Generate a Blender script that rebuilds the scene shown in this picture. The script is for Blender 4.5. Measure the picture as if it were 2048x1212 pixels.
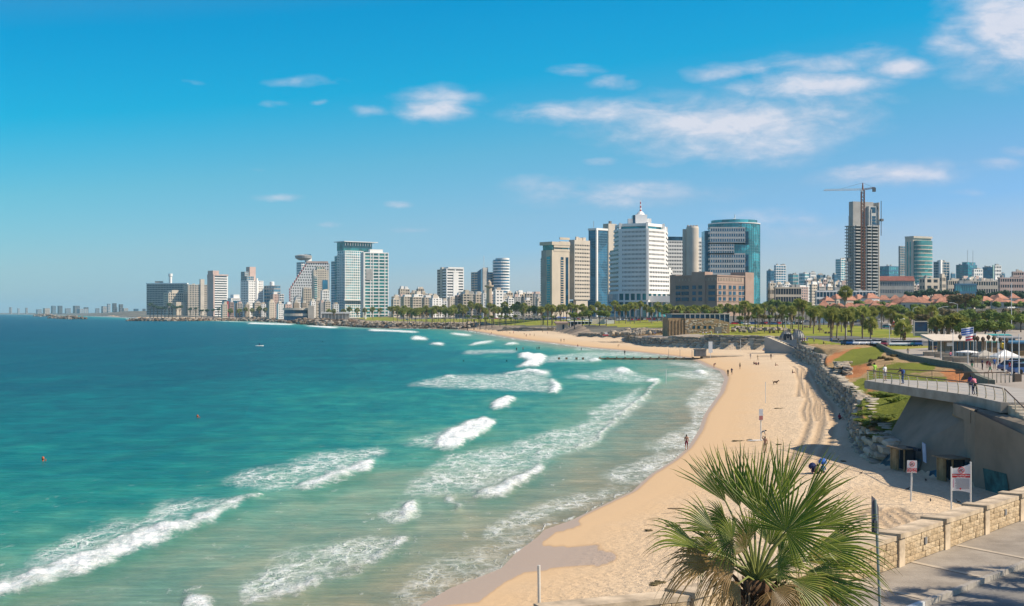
import bpy, bmesh, math, random
import numpy as np
from mathutils import Vector, Matrix
R = math.radians
random.seed(7)
SC = bpy.context.scene
COL = SC.collection
for o in list(bpy.data.objects): bpy.data.objects.remove(o)

# ------------------------------------------------------------------ camera, sky, sun, exposure
HC, F, HZ = 15.0, 2600.0, 625.0          # eye height (m), focal length and horizon row in 2048-px units
cam_d = bpy.data.cameras.new('camera'); cam = bpy.data.objects.new('camera', cam_d); COL.objects.link(cam)
cam.location = (0, 0, HC); cam.rotation_euler = (R(90), 0, 0)
cam_d.sensor_width = 36.0; cam_d.lens = 36.0 * F / 2048; cam_d.shift_y = (HZ - 606) / 2048
cam_d.clip_start = 0.5; cam_d.clip_end = 60000
SC.camera = cam
SUN_AZ, SUN_EL = 99.0, 43.0               # azimuth clockwise from +Y
w = bpy.data.worlds.new('World'); SC.world = w; w.use_nodes = True
sun_d = bpy.data.lights.new('sun', 'SUN'); sun = bpy.data.objects.new('sun', sun_d); COL.objects.link(sun)
sun_d.energy = 5.0; sun_d.angle = R(0.53); sun_d.color = (1.0, 0.86, 0.67)
sun.location = (300, 0, 300); sun.rotation_euler = (R(90 - SUN_EL), 0, R(-SUN_AZ) + math.pi)
sd = Vector((math.sin(R(SUN_AZ)) * math.cos(R(SUN_EL)), math.cos(R(SUN_AZ)) * math.cos(R(SUN_EL)), math.sin(R(SUN_EL))))
sun.rotation_euler = sd.to_track_quat('Z', 'Y').to_euler()
SC.view_settings.view_transform = 'Standard'; SC.view_settings.look = 'None'
SC.view_settings.exposure = 0.40; SC.view_settings.gamma = 1.0; SC.view_settings.use_curve_mapping = False
SC.cycles.max_bounces = 6; SC.cycles.diffuse_bounces = 3; SC.cycles.glossy_bounces = 3; SC.cycles.transmission_bounces = 3
SC.cycles.volume_bounces = 0; SC.cycles.transparent_max_bounces = 8; SC.cycles.use_denoising = True
SC.cycles.sample_clamp_indirect = 6.0
SKY_STRENGTH = 0.075
HAZE = 4.6e-5

def px(x, d): return (x - 1024) / F * d                 # lateral metres of column x at depth d
def gd(y, z): return (HC - z) * F / (y - HZ)            # depth at which ground of height z meets row y
def gp(x, y, z): d = gd(y, z); return (px(x, d), d, z)
def hz(y, d): return HC - (y - HZ) * d / F              # height seen at row y and depth d
def lerp(a, b, t): return a + (b - a) * t
def sl(c):                                              # sRGB 0-255 -> linear
    return tuple(((v / 255) / 12.92 if v / 255 <= .04045 else ((v / 255 + .055) / 1.055) ** 2.4) for v in c)

class NT:
    """small helper for node trees"""
    def __init__(s, tree): s.t = tree; s.n = tree.nodes; s.l = tree.links
    def add(s, typ, inp=None, **kw):
        n = s.n.new(typ)
        for k, v in kw.items(): setattr(n, k, v)
        for k, v in (inp or {}).items():
            if isinstance(v, bpy.types.NodeSocket): s.l.new(v, n.inputs[k])
            elif v is not None: n.inputs[k].default_value = v
        return n
    def math(s, op, a, b=None, c=None, clamp=False):
        n = s.n.new('ShaderNodeMath'); n.operation = op; n.use_clamp = clamp
        for i, v in enumerate((a, b, c)):
            if v is None: continue
            if isinstance(v, bpy.types.NodeSocket): s.l.new(v, n.inputs[i])
            else: n.inputs[i].default_value = v
        return n.outputs[0]
    def mix(s, f, a, b, blend='MIX'):
        n = s.n.new('ShaderNodeMix'); n.data_type = 'RGBA'; n.blend_type = blend; n.clamp_factor = True
        for i, v in ((0, f), (6, a), (7, b)):
            if isinstance(v, bpy.types.NodeSocket): s.l.new(v, n.inputs[i])
            elif i == 0: n.inputs[0].default_value = v
            else: n.inputs[i].default_value = (*v[:3], 1)
        return n.outputs[2]
    def noise(s, vec, scale, detail=3, rough=.55, dist=0):
        return s.add('ShaderNodeTexNoise', {'Vector': vec, 'Scale': scale, 'Detail': detail, 'Roughness': rough, 'Distortion': dist}).outputs['Fac']
    def maprange(s, v, a, b, c=0, d=1, smooth=False):
        n = s.add('ShaderNodeMapRange', {'Value': v, 'From Min': a, 'From Max': b, 'To Min': c, 'To Max': d})
        if smooth: n.interpolation_type = 'SMOOTHSTEP'
        return n.outputs[0]
    def ramp(s, fac, stops, interp='LINEAR'):
        n = s.n.new('ShaderNodeValToRGB'); s.l.new(fac, n.inputs[0]); cr = n.color_ramp; cr.interpolation = interp
        while len(cr.elements) < len(stops): cr.elements.new(.5)
        for e, (p, c) in zip(cr.elements, stops): e.position = p; e.color = (*c[:3], 1)
        return n.outputs[0]

# ---- world: Nishita sky plus thin clouds placed by azimuth and elevation
def build_world():
    t = NT(w.node_tree); t.n.clear()
    out = t.add('ShaderNodeOutputWorld')
    sky = t.add('ShaderNodeTexSky'); sky.sky_type = 'NISHITA'; sky.sun_disc = False
    sky.sun_elevation = R(SUN_EL); sky.sun_rotation = R(SUN_AZ); sky.air_density = 1.0; sky.dust_density = 0.35; sky.ozone_density = 2.6
    tc = t.add('ShaderNodeTexCoord').outputs['Generated']
    sp = t.add('ShaderNodeSeparateXYZ', {0: tc}); X, Y, Z = sp.outputs
    az = t.math('ARCTAN2', X, Y); el = t.math('ARCSINE', Z)
    hs = t.add('ShaderNodeHueSaturation', {'Hue': 0.5, 'Saturation': 1.0, 'Value': 1.0, 'Color': sky.outputs[0]})
    # aerial brightening low over the town: paler towards the sun side
    p = t.math('SUBTRACT', el, t.math('MULTIPLY', t.math('MINIMUM', t.math('MAXIMUM', az, -.5), .5), .11))
    g = t.ramp(t.maprange(p, 0, .4), [(0, (.98/1.5, 1.03/1.5, 1.32/1.5)), (.06, (.86/1.5, 1.0/1.5, 1.38/1.5)), (.12, (.64/1.5, .98/1.5, 1.44/1.5)), (.18, (.64/1.5, .99/1.5, 1.32/1.5)), (.31, (.42/1.5, 1.06/1.5, 1.26/1.5)), (.45, (.04/1.5, 1.1/1.5, 1.36/1.5)), (.6, (.0, 1.06/1.5, 1.4/1.5)), (.8, (.3, 1.05/1.5, 1.35/1.5)), (1, (.7, 1.25/1.5, 1.45/1.5))])
    col = t.mix(1.0, hs.outputs[0], g, 'MULTIPLY')
    bg = t.add('ShaderNodeBackground', {'Color': col, 'Strength': t.math('MULTIPLY', t.maprange(az, -.45, .05, .90, 1.0), SKY_STRENGTH * 1.5)})
    wv = t.add('ShaderNodeCombineXYZ', {0: t.math('MULTIPLY', az, 1.0), 1: t.math('MULTIPLY', el, 2.0), 2: 0.0}).outputs[0]
    n1 = t.math('SUBTRACT', t.noise(wv, 16, 6, .58), .5); n2 = t.math('SUBTRACT', t.noise(wv, 5.5, 3, .5), .5)
    n3 = t.add('ShaderNodeTexNoise', {'Vector': wv, 'Scale': 9.0, 'Detail': 5, 'Roughness': .6}).outputs['Color']
    s3 = t.add('ShaderNodeSeparateXYZ', {0: n3})
    azw = t.math('ADD', az, t.math('MULTIPLY', t.math('SUBTRACT', s3.outputs[0], .5), .05))
    elw = t.math('ADD', el, t.math('MULTIPLY', t.math('SUBTRACT', s3.outputs[1], .5), .02))
    clouds = [(1240,222,215,26,.9),(1440,245,240,54,1.0),(1480,292,170,38,.85),(1590,240,165,46,.72), (1300,262,190,24,.42), (1660,205,120,26,.6),(1620,172,140,28,.95),(1630,128,95,22,.7),
        (1725,108,65,30,.6),(1790,134,65,20,.9),(1465,141,75,16,.85),(1225,163,48,13,.6),(1150,143,48,11,.5),(2030,55,125,82,1.1),(1905,80,60,28,.75),
        (870,184,92,20,.7),(872,216,66,32,1.0),(742,220,38,13,.5),(620,160,80,12,.4),(1250,388,210,26,.62),(1110,370,100,20,.55),(1790,350,130,22,.85),
        (1715,340,60,12,.5),(1195,322,40,10,.45),(1325,323,52,10,.42),(2040,305,34,11,.6),(2000,333,60,12,.6),(555,398,45,9,.5),(787,410,32,8,.5),
        (820,462,55,7,.4),(650,453,28,6,.4),(1560,430,150,22,.42),(1600,460,300,30,.3),(1940,383,40,9,.4),(550,205,36,10,.35),(645,203,22,7,.35),(525,338,38,7,.3),(380,153,34,7,.3)]
    acc = None
    for (cx, cy, rx, ry, a) in clouds:
        ca = math.atan2(cx - 1024, F); ce = math.atan2((HZ - cy) * math.cos(ca), F)
        dx = t.math('MULTIPLY', t.math('SUBTRACT', azw, ca), F / rx); dy = t.math('MULTIPLY', t.math('SUBTRACT', elw, ce), F / ry)
        r2 = t.math('MULTIPLY_ADD', dy, dy, t.math('MULTIPLY', dx, dx))
        g = t.math('MULTIPLY', t.math('EXPONENT', t.math('MULTIPLY', r2, -1.0)), a)
        acc = g if acc is None else t.math('MAXIMUM', acc, t.math('MULTIPLY_ADD', acc, .25, g)) if False else t.math('MAXIMUM', acc, g)
    # the same sort of scattered cloud goes on outside the picture
    outside = t.maprange(t.math('ABSOLUTE', az), .44, .6, 0, 1)
    above = t.math('MAXIMUM', outside, t.maprange(el, .28, .4, 0, 1))
    gen = t.math('MULTIPLY', t.maprange(t.noise(wv, 2.6, 4, .5), .5, .75, 0, .9), above)
    acc = t.math('MAXIMUM', acc, gen)
    fine = t.add('ShaderNodeMapping', {'Vector': wv, 'Scale': (1, 1.25, 1)}).outputs[0]
    nf = t.math('SUBTRACT', t.noise(fine, 30, 9, .62, .3), .5)
    den = t.math('ADD', acc, t.math('MULTIPLY', t.math('ADD', t.math('MULTIPLY', nf, 1.2), t.math('MULTIPLY', n1, .9)), t.maprange(acc, .03, .4, 0, 1)))
    fac = t.maprange(den, .14, 1.05, 0, .80)
    fac = t.math('MULTIPLY', fac, t.maprange(el, 0, .03, 0, 1))
    ccol = t.mix(t.maprange(t.math('ADD', den, t.math('MULTIPLY', nf, 1.6)), .3, 1.1), sl((176, 182, 200)), sl((210, 206, 213)))
    bgc = t.add('ShaderNodeBackground', {'Color': ccol, 'Strength': 1.0})
    mx = t.add('ShaderNodeMixShader', {0: fac}); t.l.new(bg.outputs[0], mx.inputs[1]); t.l.new(bgc.outputs[0], mx.inputs[2])
    t.l.new(mx.outputs[0], out.inputs[0])
build_world()

# ------------------------------------------------------------------ materials
MATS = {}
def mat(name, col, rough=.8, var=.12, scale=.5, bump=0, bscale=8, metal=0, spec=.3, col2=None, coat=0, detail=4):
    if name in MATS: return MATS[name]
    m = bpy.data.materials.new(name); m.use_nodes = True; t = NT(m.node_tree)
    b = t.n['Principled BSDF']
    tc = t.add('ShaderNodeTexCoord').outputs['Object']
    n = t.noise(tc, scale, detail, .6)
    c2 = col2 if col2 else tuple(max(0, v * (1 - var * 1.6)) for v in col)
    c1 = col if col2 else tuple(v * (1 + var * .6) for v in col)
    f = t.maprange(n, .32, .68)
    t.l.new(t.mix(f, c2, c1), b.inputs['Base Color'])
    b.inputs['Roughness'].default_value = rough; b.inputs['Metallic'].default_value = metal
    b.inputs['Specular IOR Level'].default_value = spec; b.inputs['Coat Weight'].default_value = coat
    if bump:
        bn = t.add('ShaderNodeBump', {'Strength': bump, 'Distance': .05, 'Height': t.noise(tc, bscale, 5, .6)})
        t.l.new(bn.outputs[0], b.inputs['Normal'])
    MATS[name] = m; return m
def C(r, g, b): return sl((r, g, b))
def glassmat(name, col, rough=.12, var=.35, scale=.25, lo=.5, metal=.0, spec=.6):
    """window glass as seen from outside: dark tint, mirror-like, slightly different pane to pane"""
    if name in MATS: return MATS[name]
    m = bpy.data.materials.new(name); m.use_nodes = True; t = NT(m.node_tree); b = t.n['Principled BSDF']
    tc = t.add('ShaderNodeTexCoord').outputs['Object']
    v = t.add('ShaderNodeTexVoronoi', {'Vector': tc, 'Scale': scale}).outputs['Color']
    s = t.add('ShaderNodeSeparateColor', {0: v}).outputs[0]
    t.l.new(t.mix(s, tuple(x * lo for x in col), tuple(min(1, x * (1 + var)) for x in col)), b.inputs['Base Color'])
    b.inputs['Roughness'].default_value = rough; b.inputs['Specular IOR Level'].default_value = spec; b.inputs['Metallic'].default_value = metal
    MATS[name] = m; return m

# ------------------------------------------------------------------ mesh and object helpers
class MB:
    """collects boxes, prisms, tubes ... for ONE mesh object"""
    def __init__(s): s.v = []; s.f = []; s.mi = []; s.cur = 0
    def add(s, vs, fs):
        k = len(s.v); s.v += [tuple(p) for p in vs]; s.f += [tuple(i + k for i in f) for f in fs]; s.mi += [s.cur] * len(fs); return s
    def box(s, x0, y0, z0, x1, y1, z1, M=None):
        vs = [(x0,y0,z0),(x1,y0,z0),(x1,y1,z0),(x0,y1,z0),(x0,y0,z1),(x1,y0,z1),(x1,y1,z1),(x0,y1,z1)]
        if M is not None: vs = [M @ Vector(p) for p in vs]
        return s.add(vs, [(0,3,2,1),(4,5,6,7),(0,1,5,4),(1,2,6,5),(2,3,7,6),(3,0,4,7)])
    def prism(s, pts, z0, z1, M=None, caps=True):
        """extrude a counter-clockwise outline"""
        n = len(pts); z0s = z0 if hasattr(z0, '__len__') else [z0] * n; z1s = z1 if hasattr(z1, '__len__') else [z1] * n
        vs = [(p[0], p[1], z0s[i]) for i, p in enumerate(pts)] + [(p[0], p[1], z1s[i]) for i, p in enumerate(pts)]
        if M is not None: vs = [M @ Vector(p) for p in vs]
        fs = [(i, (i + 1) % n, (i + 1) % n + n, i + n) for i in range(n)]
        if caps: fs += [tuple(range(n - 1, -1, -1)), tuple(range(n, 2 * n))]
        return s.add(vs, fs)
    def tube(s, pts, rad, n=6, caps=True):
        pts = [Vector(p) for p in pts]; rs = rad if hasattr(rad, '__len__') else [rad] * len(pts); vs = []
        for i, p in enumerate(pts):
            a = pts[max(0, i - 1)]; b = pts[min(len(pts) - 1, i + 1)]; d = (b - a).normalized()
            u = d.orthogonal().normalized() if abs(d.z) < .95 else Vector((1, 0, 0)); u = (u - d * u.dot(d)).normalized(); v = d.cross(u)
            for k in range(n):
                an = 2 * math.pi * k / n; vs.append(p + (u * math.cos(an) + v * math.sin(an)) * rs[i])
        fs = [(i * n + k, i * n + (k + 1) % n, (i + 1) * n + (k + 1) % n, (i + 1) * n + k) for i in range(len(pts) - 1) for k in range(n)]
        if caps: fs += [tuple(range(n - 1, -1, -1)), tuple(range((len(pts) - 1) * n, len(pts) * n))]
        return s.add(vs, fs)
    def lathe(s, prof, n=16, c=(0, 0, 0)):
        vs = [(c[0] + r * math.cos(2 * math.pi * k / n), c[1] + r * math.sin(2 * math.pi * k / n), c[2] + z) for r, z in prof for k in range(n)]
        m = len(prof)
        fs = [(i * n + k, i * n + (k + 1) % n, (i + 1) * n + (k + 1) % n, (i + 1) * n + k) for i in range(m - 1) for k in range(n)]
        fs += [tuple(range(n - 1, -1, -1)), tuple(range((m - 1) * n, m * n))]
        return s.add(vs, fs)
    def sheet(s, pts):
        return s.add(pts, [tuple(range(len(pts)))])
    def mesh(s, name, *ms, smooth=False):
        me = bpy.data.meshes.new(name); me.from_pydata(s.v, [], s.f)
        for m in ms: me.materials.append(m)
        if len(ms) > 1: me.polygons.foreach_set('material_index', s.mi)
        if smooth: me.polygons.foreach_set('use_smooth', [True] * len(s.f))
        me.update(); return me
    def obj(s, name, m, parent=None, loc=None, rz=0, smooth=False, **kw):
        ms = m if isinstance(m, (list, tuple)) else (m,)
        return link(name, s.mesh(name, *ms, smooth=smooth), parent, loc, rz, **kw)
def link(name, me, parent=None, loc=None, rz=0, label=None, cat=None, group=None, kind=None, scale=None):
    o = bpy.data.objects.new(name, me); COL.objects.link(o)
    if parent: o.parent = parent
    if loc is not None: o.location = loc
    if rz: o.rotation_euler = (0, 0, rz)
    if scale is not None: o.scale = scale if hasattr(scale, '__len__') else (scale,) * 3
    if label: o['label'] = label
    if cat: o['category'] = cat
    if group: o['group'] = group
    if kind: o['kind'] = kind
    return o
def empty(name, loc=(0, 0, 0), rz=0, label=None, cat=None, group=None, scale=None):
    return link(name, None, None, loc, rz, label, cat, group, scale=scale)
def copy_tree(o, parent=None):
    c = o.copy(); COL.objects.link(c); c.parent = parent
    for ch in o.children: copy_tree(ch, c)
    return c
ORD = ['first', 'second', 'third', 'fourth', 'fifth', 'sixth', 'seventh', 'eighth', 'ninth', 'tenth', 'eleventh', 'twelfth', 'thirteenth', 'fourteenth',
       'fifteenth', 'sixteenth', 'seventeenth', 'eighteenth', 'nineteenth', 'twentieth', 'twenty-first', 'twenty-second', 'twenty-third', 'twenty-fourth',
       'twenty-fifth', 'twenty-sixth', 'twenty-seventh', 'twenty-eighth', 'twenty-ninth', 'thirtieth']
# ------------------------------------------------------------------ terrain: one polar-spaced height field, split into sea, beach, slope, lawns, paving
def poly_in(px_, py_, poly):
    x, y = px_, py_; ins = np.zeros(x.shape, bool); n = len(poly); j = n - 1
    xs = [p[0] for p in poly]; ys = [p[1] for p in poly]
    bb = (x >= min(xs)) & (x <= max(xs)) & (y >= min(ys)) & (y <= max(ys))
    if not bb.any(): return ins
    xx = x[bb]; yy = y[bb]; r = np.zeros(xx.shape, bool)
    for i in range(n):
        xi, yi = poly[i][:2]; xj, yj = poly[j][:2]
        if yi != yj:
            c = ((yi > yy) != (yj > yy)) & (xx < (xj - xi) * (yy - yi) / (yj - yi) + xi)
            r ^= c
        j = i
    ins[bb] = r; return ins
def line_dist(X, Y, pl):
    best = np.full(X.shape, 1e12, np.float32)
    for a, b in zip(pl[:-1], pl[1:]):
        dx, dy = b[0] - a[0], b[1] - a[1]; L = dx * dx + dy * dy + 1e-9
        t = np.clip(((X - a[0]) * dx + (Y - a[1]) * dy) / L, 0, 1)
        d = (X - a[0] - t * dx) ** 2 + (Y - a[1] - t * dy) ** 2
        best = np.minimum(best, d)
    return np.sqrt(best)
def vnoise(X, Y, seed=0):
    """smooth value noise, about -1..1, wavelength 1"""
    xi = np.floor(X).astype(np.int64); yi = np.floor(Y).astype(np.int64); fx = X - xi; fy = Y - yi
    fx = fx * fx * (3 - 2 * fx); fy = fy * fy * (3 - 2 * fy)
    def h(a, b):
        n = (a * 374761393 + b * 668265263 + seed * 1442695041) & 0x7fffffff
        n = ((n ^ (n >> 13)) * 1274126177) & 0x7fffffff
        return ((n ^ (n >> 16)) & 0xffff) / 32767.5 - 1
    return (h(xi, yi) * (1 - fx) + h(xi + 1, yi) * fx) * (1 - fy) + (h(xi, yi + 1) * (1 - fx) + h(xi + 1, yi + 1) * fx) * fy
def fbm(X, Y, oc=4, seed=0):
    s = 0; a = 1; t = 0
    for i in range(oc): s = s + a * vnoise(X * 2 ** i, Y * 2 ** i, seed + i); t += a; a *= .5
    return s / t

# waterline (z = 0), near to far
_sh = [(835,1215),(900,1177),(945,1160),(1003,1137),(1030,1108),(1078,1072),(1088,1060),(1140,1042),(1215,1006),(1264,983),(1300,950),(1345,922),(1376,895),(1398,860),(1408,830),(1440,785),(1449,757),(1440,742),
       (1415,733),(1392,722),(1375,716),(1290,706),(1220,699),(1160,694),(1100,686),(1040,679),(985,669),(955,663),(930,660),(900,658),(850,657.5),(800,657.5),(760,656.5),(700,653),(660,650.5),(600,646.5),(560,644.5),
       (500,642.5),(440,641),(380,640),(300,638),(250,635.5),(150,631.5),(60,629.6),(0,629)]
SHORE = [(-60, 10), (-24, 40), (-15, 55)] + [gp(x, y, 0)[:2] for x, y in _sh] + [(-7000, 14000), (-16000, 26000)]
# foot of the retaining walls / inner edge of the beach
BOUND = [(-40, 12), (-20, 19), (-6, 25.6), (-2.4, 27.2), (1.7, 29.7), (3.6, 30.7), (10.9, 39.0), (17.9, 47.2), (37.2, 72.4), (37.6, 94.0), (36.6, 101.5), (33.2, 118.0), (33.9, 126.7), (36.9, 142), (42.5, 164), (46.6, 182.8),
         (49.7, 199.4), (53.2, 218), (62.4, 268), (70.3, 300), (74.7, 319), (79.5, 356), (88, 408), (97, 440), (92.3, 468), (77.9, 481), (69.2, 501), (55.8, 531.8), (52.6, 605), (57.9, 675), (36.3, 731),
         (27.7, 949), (-9, 975), (-36.7, 1137), (-72, 1270), (-120, 1360), (-197, 1540), (-349, 2080), (-489, 2350), (-629, 2720), (-1013, 3400), (-2150, 6400), (-3374, 9000), (-4096, 10400), (-7384, 14500), (-16000, 26500)]
LANDPOLY = BOUND + [(30000, 26500), (30000, 8)]
BEACHPOLY = SHORE + [(30000, 26500), (30000, 8)]
CTRL = [(-200,25,7.5),(1200,30,7.5),(1700,35,7.5),(2048,40,7.5),(2048,55,7.5),(2150,70,7.5),(2250,90,7.9),(2300,60,7.5),(2700,60,7.5),(2010,108,7.95),(2060,120,8),(2048,130,7.95),(2048,150,7.5),(2048,175,7.0),(2048,200,6.4),(2000,150,7.4),(2300,150,7.6),(2300,200,6.4),
        (1968,146,7.5),(1955,171,6.95),(1940,201,6.45),(1868,230,6.35),(1824,257,6.3),(1798,283,6.3),(1764,353,6.4),(1960,143,7.1),(1944,168,6.4),(1920,198,5.95),(1850,226,5.85),(1806,253,5.8),(1778,279,5.8),(1748,345,5.9),
        (1632,319,4.5),(1655,250,3.9),(1668,232,3.8),(1700,201,3.7),(1716,169,3.6),(1731,134,3.4),(1762,125,3.3),(1790,128,3.9),(1820,128,4.6),(1870,130,6.0),(1850,160,5.4),(1800,190,5.0),(1750,235,5.0),(1700,285,5.2),
        (1640,340,5.8),(1690,330,6.2),(1720,350,6.2),(1600,365,4.9),(1700,390,6.2),(1640,400,6.1),(1600,430,6.3),(1560,462,6.5),(1500,480,6.4),(1437,500,6.1),(1384,520,5.4),(1300,548,4.9),(1262,600,4.2),(1262,680,4.0),(1153,740,3.6),
        (1100,960,3.6),(1000,990,3.6),(940,1170,3.2),(980,1350,8.3),(1150,1200,8.5),(1200,900,7),(880,1300,3.2),(830,1700,8),(750,1600,4),(760,1900,7),(700,1700,4.2),(600,2200,4.5),(560,2600,6),(440,3000,6),(300,3800,6),(250,4500,20),(0,11000,6),
        (1300,700,6.2),(1250,900,7.5),(1400,560,6.3),(1400,650,7.0),(1600,600,6.8),(1500,800,8.5),(1700,600,7.4),(1900,330,6.5),(1900,450,7.4),(2048,400,7.4),(2300,400,8),(1300,1000,10),(1500,1200,12),(1900,700,12),(1800,1000,17),
        (2048,900,18),(2048,1500,25),(1700,1500,18),(1700,3000,20),(1200,1600,13),(900,2200,12),(600,3200,8),(2300,3000,30),(1200,6000,18),(600,8000,12),(1700,12000,25)]
_cu = np.array([((x - 1024) / F * 2.2, math.log(d), z) for x, d, z in CTRL])
def z_up(X, Y):
    u = (X / np.maximum(Y, 1)) * 2.2; v = np.log(np.maximum(Y, 1)); num = 0; den = 0
    for a, b, z in _cu:
        ww = 1.0 / (((u - a) ** 2 + (v - b) ** 2) + 2e-5) ** 1.7
        num = num + ww * z; den = den + ww
    return num / den
def z_beach(X, Y, ds):
    b = 1.5 * (1 - np.exp(-np.maximum(ds, 0) / 11.0)); return np.where(ds > 0, b, np.maximum(ds * .06, -3))
def ramp_w(Y):   # width of the rise at the inner edge of the beach
    return np.interp(Y, [0, 90, 100, 118, 127, 250, 430, 500, 700, 1000, 2000, 9000], [.5, .5, 3.2, 4.2, 1.2, 2.0, 3.5, 3.5, 6, 20, 50, 200])
def ground_z(X, Y):
    """height of the built terrain at one point"""
    X = np.array([X], float); Y = np.array([Y], float)
    inb = poly_in(X, Y, BEACHPOLY); ds = line_dist(X, Y, SHORE) * np.where(inb, 1, -1)
    inl = poly_in(X, Y, LANDPOLY); dl = line_dist(X, Y, BOUND)
    zb = z_beach(X, Y, ds); t = np.where(inl, np.clip(dl / ramp_w(Y), 0, 1), 0); return float((zb + (np.maximum(z_up(X, Y), zb) - zb) * t)[0])

def build_land():
    us = np.linspace(-.52, .60, 1080)
    rows = [14.0]
    while rows[-1] < 620: rows.append(rows[-1] * 1.0095)
    while rows[-1] < 26000: rows.append(rows[-1] * 1.02)
    ds_ = np.array(rows); nr, nc = len(ds_), len(us)
    Y = np.repeat(ds_[:, None], nc, 1); X = us[None, :] * Y
    inb = poly_in(X, Y, BEACHPOLY); dS = line_dist(X, Y, SHORE) * np.where(inb, 1, -1)
    inl = poly_in(X, Y, LANDPOLY); dL = line_dist(X, Y, BOUND) * np.where(inl, 1, -1)
    # the sand's edge wavers: wet tongues
    zb = z_beach(X, Y, dS)
    t = np.where(inl, np.clip(dL / ramp_w(Y), 0, 1), 0); t = t * t * (3 - 2 * t) * .15 + t * .85
    zu = z_up(X, Y)
    zu = zu + np.where((Y > 130) & (Y < 400), fbm(X / 9, Y / 9, 3) * .22 * np.clip((7.3 - zu) / 2, 0, 1), 0)
    Z = zb + (np.maximum(zu, zb) - zb) * t
    Z = Z + np.where(~inl & inb, fbm(X / 3.1, Y / 3.1, 3, 5) * .05 * np.clip(dS / 10, 0, 1), 0)
    Z = np.where((X > 37.9) & (X < 44) & (Y > 73) & (Y < 100.3), np.minimum(Z, 5.85), Z)
    PX = 1024 + X / Y * F; PY = HZ + (HC - Z) / Y * F
    # ---------- sea attributes
    SX = 1024 + X / Y * F; SY = HZ + HC / Y * F
    RX, RY = SX, SY; am = np.interp(SY, [640, 700, 850, 1200], [.6, 1.3, 3, 6]); SX = RX + am * 3.2 * fbm(RX / 34, RY / (am * 3), 4, 31); SY = RY + am * .9 * fbm(RX / 22, RY / (am * 3), 4, 41)
    D = [[(-5,1199),(60,1174),(150,1145),(240,1114),(330,1080),(400,1050),(430,1035),(470,1010),(524,992),(520,987),(500,992),(455,1002),(425,1020),(380,1035),(330,1045),(270,1062),(200,1092),(120,1120),(60,1145),(-5,1172)],
         [(583,975),(640,972),(700,950),(757,930),(750,920),(725,926),(700,936),(670,943),(640,955),(600,966)],
         [(860,895),(905,898),(945,877),(992,848),(975,835),(935,843),(900,860),(872,878)],
         [(943,993),(1000,992),(1040,972),(1088,938),(1078,930),(1040,950),(1000,972),(960,983)],
         [(470,1215),(600,1184),(700,1144),(780,1103),(815,1075),(805,1070),(775,1092),(700,1131),(600,1171),(430,1215)],
         [(372,1218),(378,1195),(400,1187),(420,1205),(420,1218)], [(785,1040),(815,1042),(843,1018),(835,1003),(815,1005),(805,1022)],
         [(882,1003),(905,1007),(908,995),(890,992)], [(900,1015),(920,1017),(914,1007)], [(983,818),(1015,815),(1032,798),(1018,791),(988,803)],
         [(1033,734),(1075,734),(1097,715),(1080,707),(1042,711),(1055,722)], [(1038,717),(1070,712),(1060,705),(1040,707)],
         [(1010,746),(1060,738),(1095,745),(1092,752),(1050,743),(1010,750)], [(1093,786),(1116,787),(1122,770),(1098,756),(1106,772)],
         [(885,756),(908,755),(906,751),(888,751)], [(1228,742),(1245,734),(1270,746),(1250,749)], [(1290,765),(1320,765),(1318,759),(1296,758)],
         [(935,692),(985,685),(985,681),(950,686)], [(1010,691),(1037,689),(1030,685),(1012,687)], [(822,678),(857,681),(850,674),(828,671)],
         [(1180,723),(1202,723),(1200,717),(1182,717)], [(1385,744),(1412,752),(1414,744),(1400,740)],
         [(640,654.5),(668,656.5),(680,655.5),(660,652.5),(620,650.5),(610,652)], [(735,661),(800,664),(835,665.5),(838,663),(800,660.5),(740,658)], [(495,647.5),(585,650),(585,648),(500,645)],
         [(860,689),(886,692),(886,687),(866,686)],[(900,668),(940,672),(942,669),(905,665)]]
    Lc = [[(-5,1172),(60,1145),(200,1092),(330,1045),(455,1002),(440,998),(380,1016),(310,1020),(290,1038),(240,1040),(180,1058),(90,1100),(-5,1155)], [(295,1017),(340,1000),(480,998),(440,1012),(380,1022)],
          [(440,968),(480,945),(560,930),(640,906),(760,895),(785,903),(740,925),(640,957),(570,977),(500,975)], [(795,886),(870,866),(935,843),(890,880),(865,893)],
          [(820,962),(900,908),(1080,882),(1200,862),(1190,892),(1120,908),(1040,950),(960,984),(880,988),(800,990)], [(1050,910),(1190,888),(1305,790),(1235,800),(1180,840),(1020,885)],
          [(1170,825),(1290,770),(1240,830),(1200,850)], [(480,1172),(560,1110),(660,1085),(795,1072),(780,1100),(700,1134),(600,1174),(470,1205)], [(745,1032),(800,1008),(848,1003),(842,1030),(800,1047)],
          [(812,770),(900,750),(1040,750),(1110,758),(1118,785),(1050,781),(940,778),(850,773)], [(900,765),(990,748),(1100,738),(1100,752),(1000,760)], [(1115,754),(1180,745),(1240,733),(1270,745),(1328,762),(1250,765)],
          [(1088,724),(1100,711),(1180,704),(1265,704),(1335,714),(1200,713),(1190,724)], [(1380,908),(1320,908),(1240,935),(1180,958),(1280,970),(1350,925)], [(1398,865),(1370,800),(1430,755),(1450,760),(1440,795),(1402,855)],
          [(1280,895),(1390,845),(1404,870),(1372,903)], [(1325,748),(1400,738),(1447,748),(1449,765),(1330,752)], [(1100,1000),(1180,985),(1262,975),(1262,985),(1185,1010),(1100,1040),(1040,1055),(960,1080),(980,1050)],
          [(760,1215),(850,1130),(1000,1075),(1090,1050),(1060,1100),(1000,1150),(940,1180),(870,1215)], [(925,708),(1035,705),(1030,699),(935,700)], [(1330,725),(1400,725),(1440,742),(1380,735)], [(1150,700),(1260,704),(1200,700),(1150,695)]]
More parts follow.
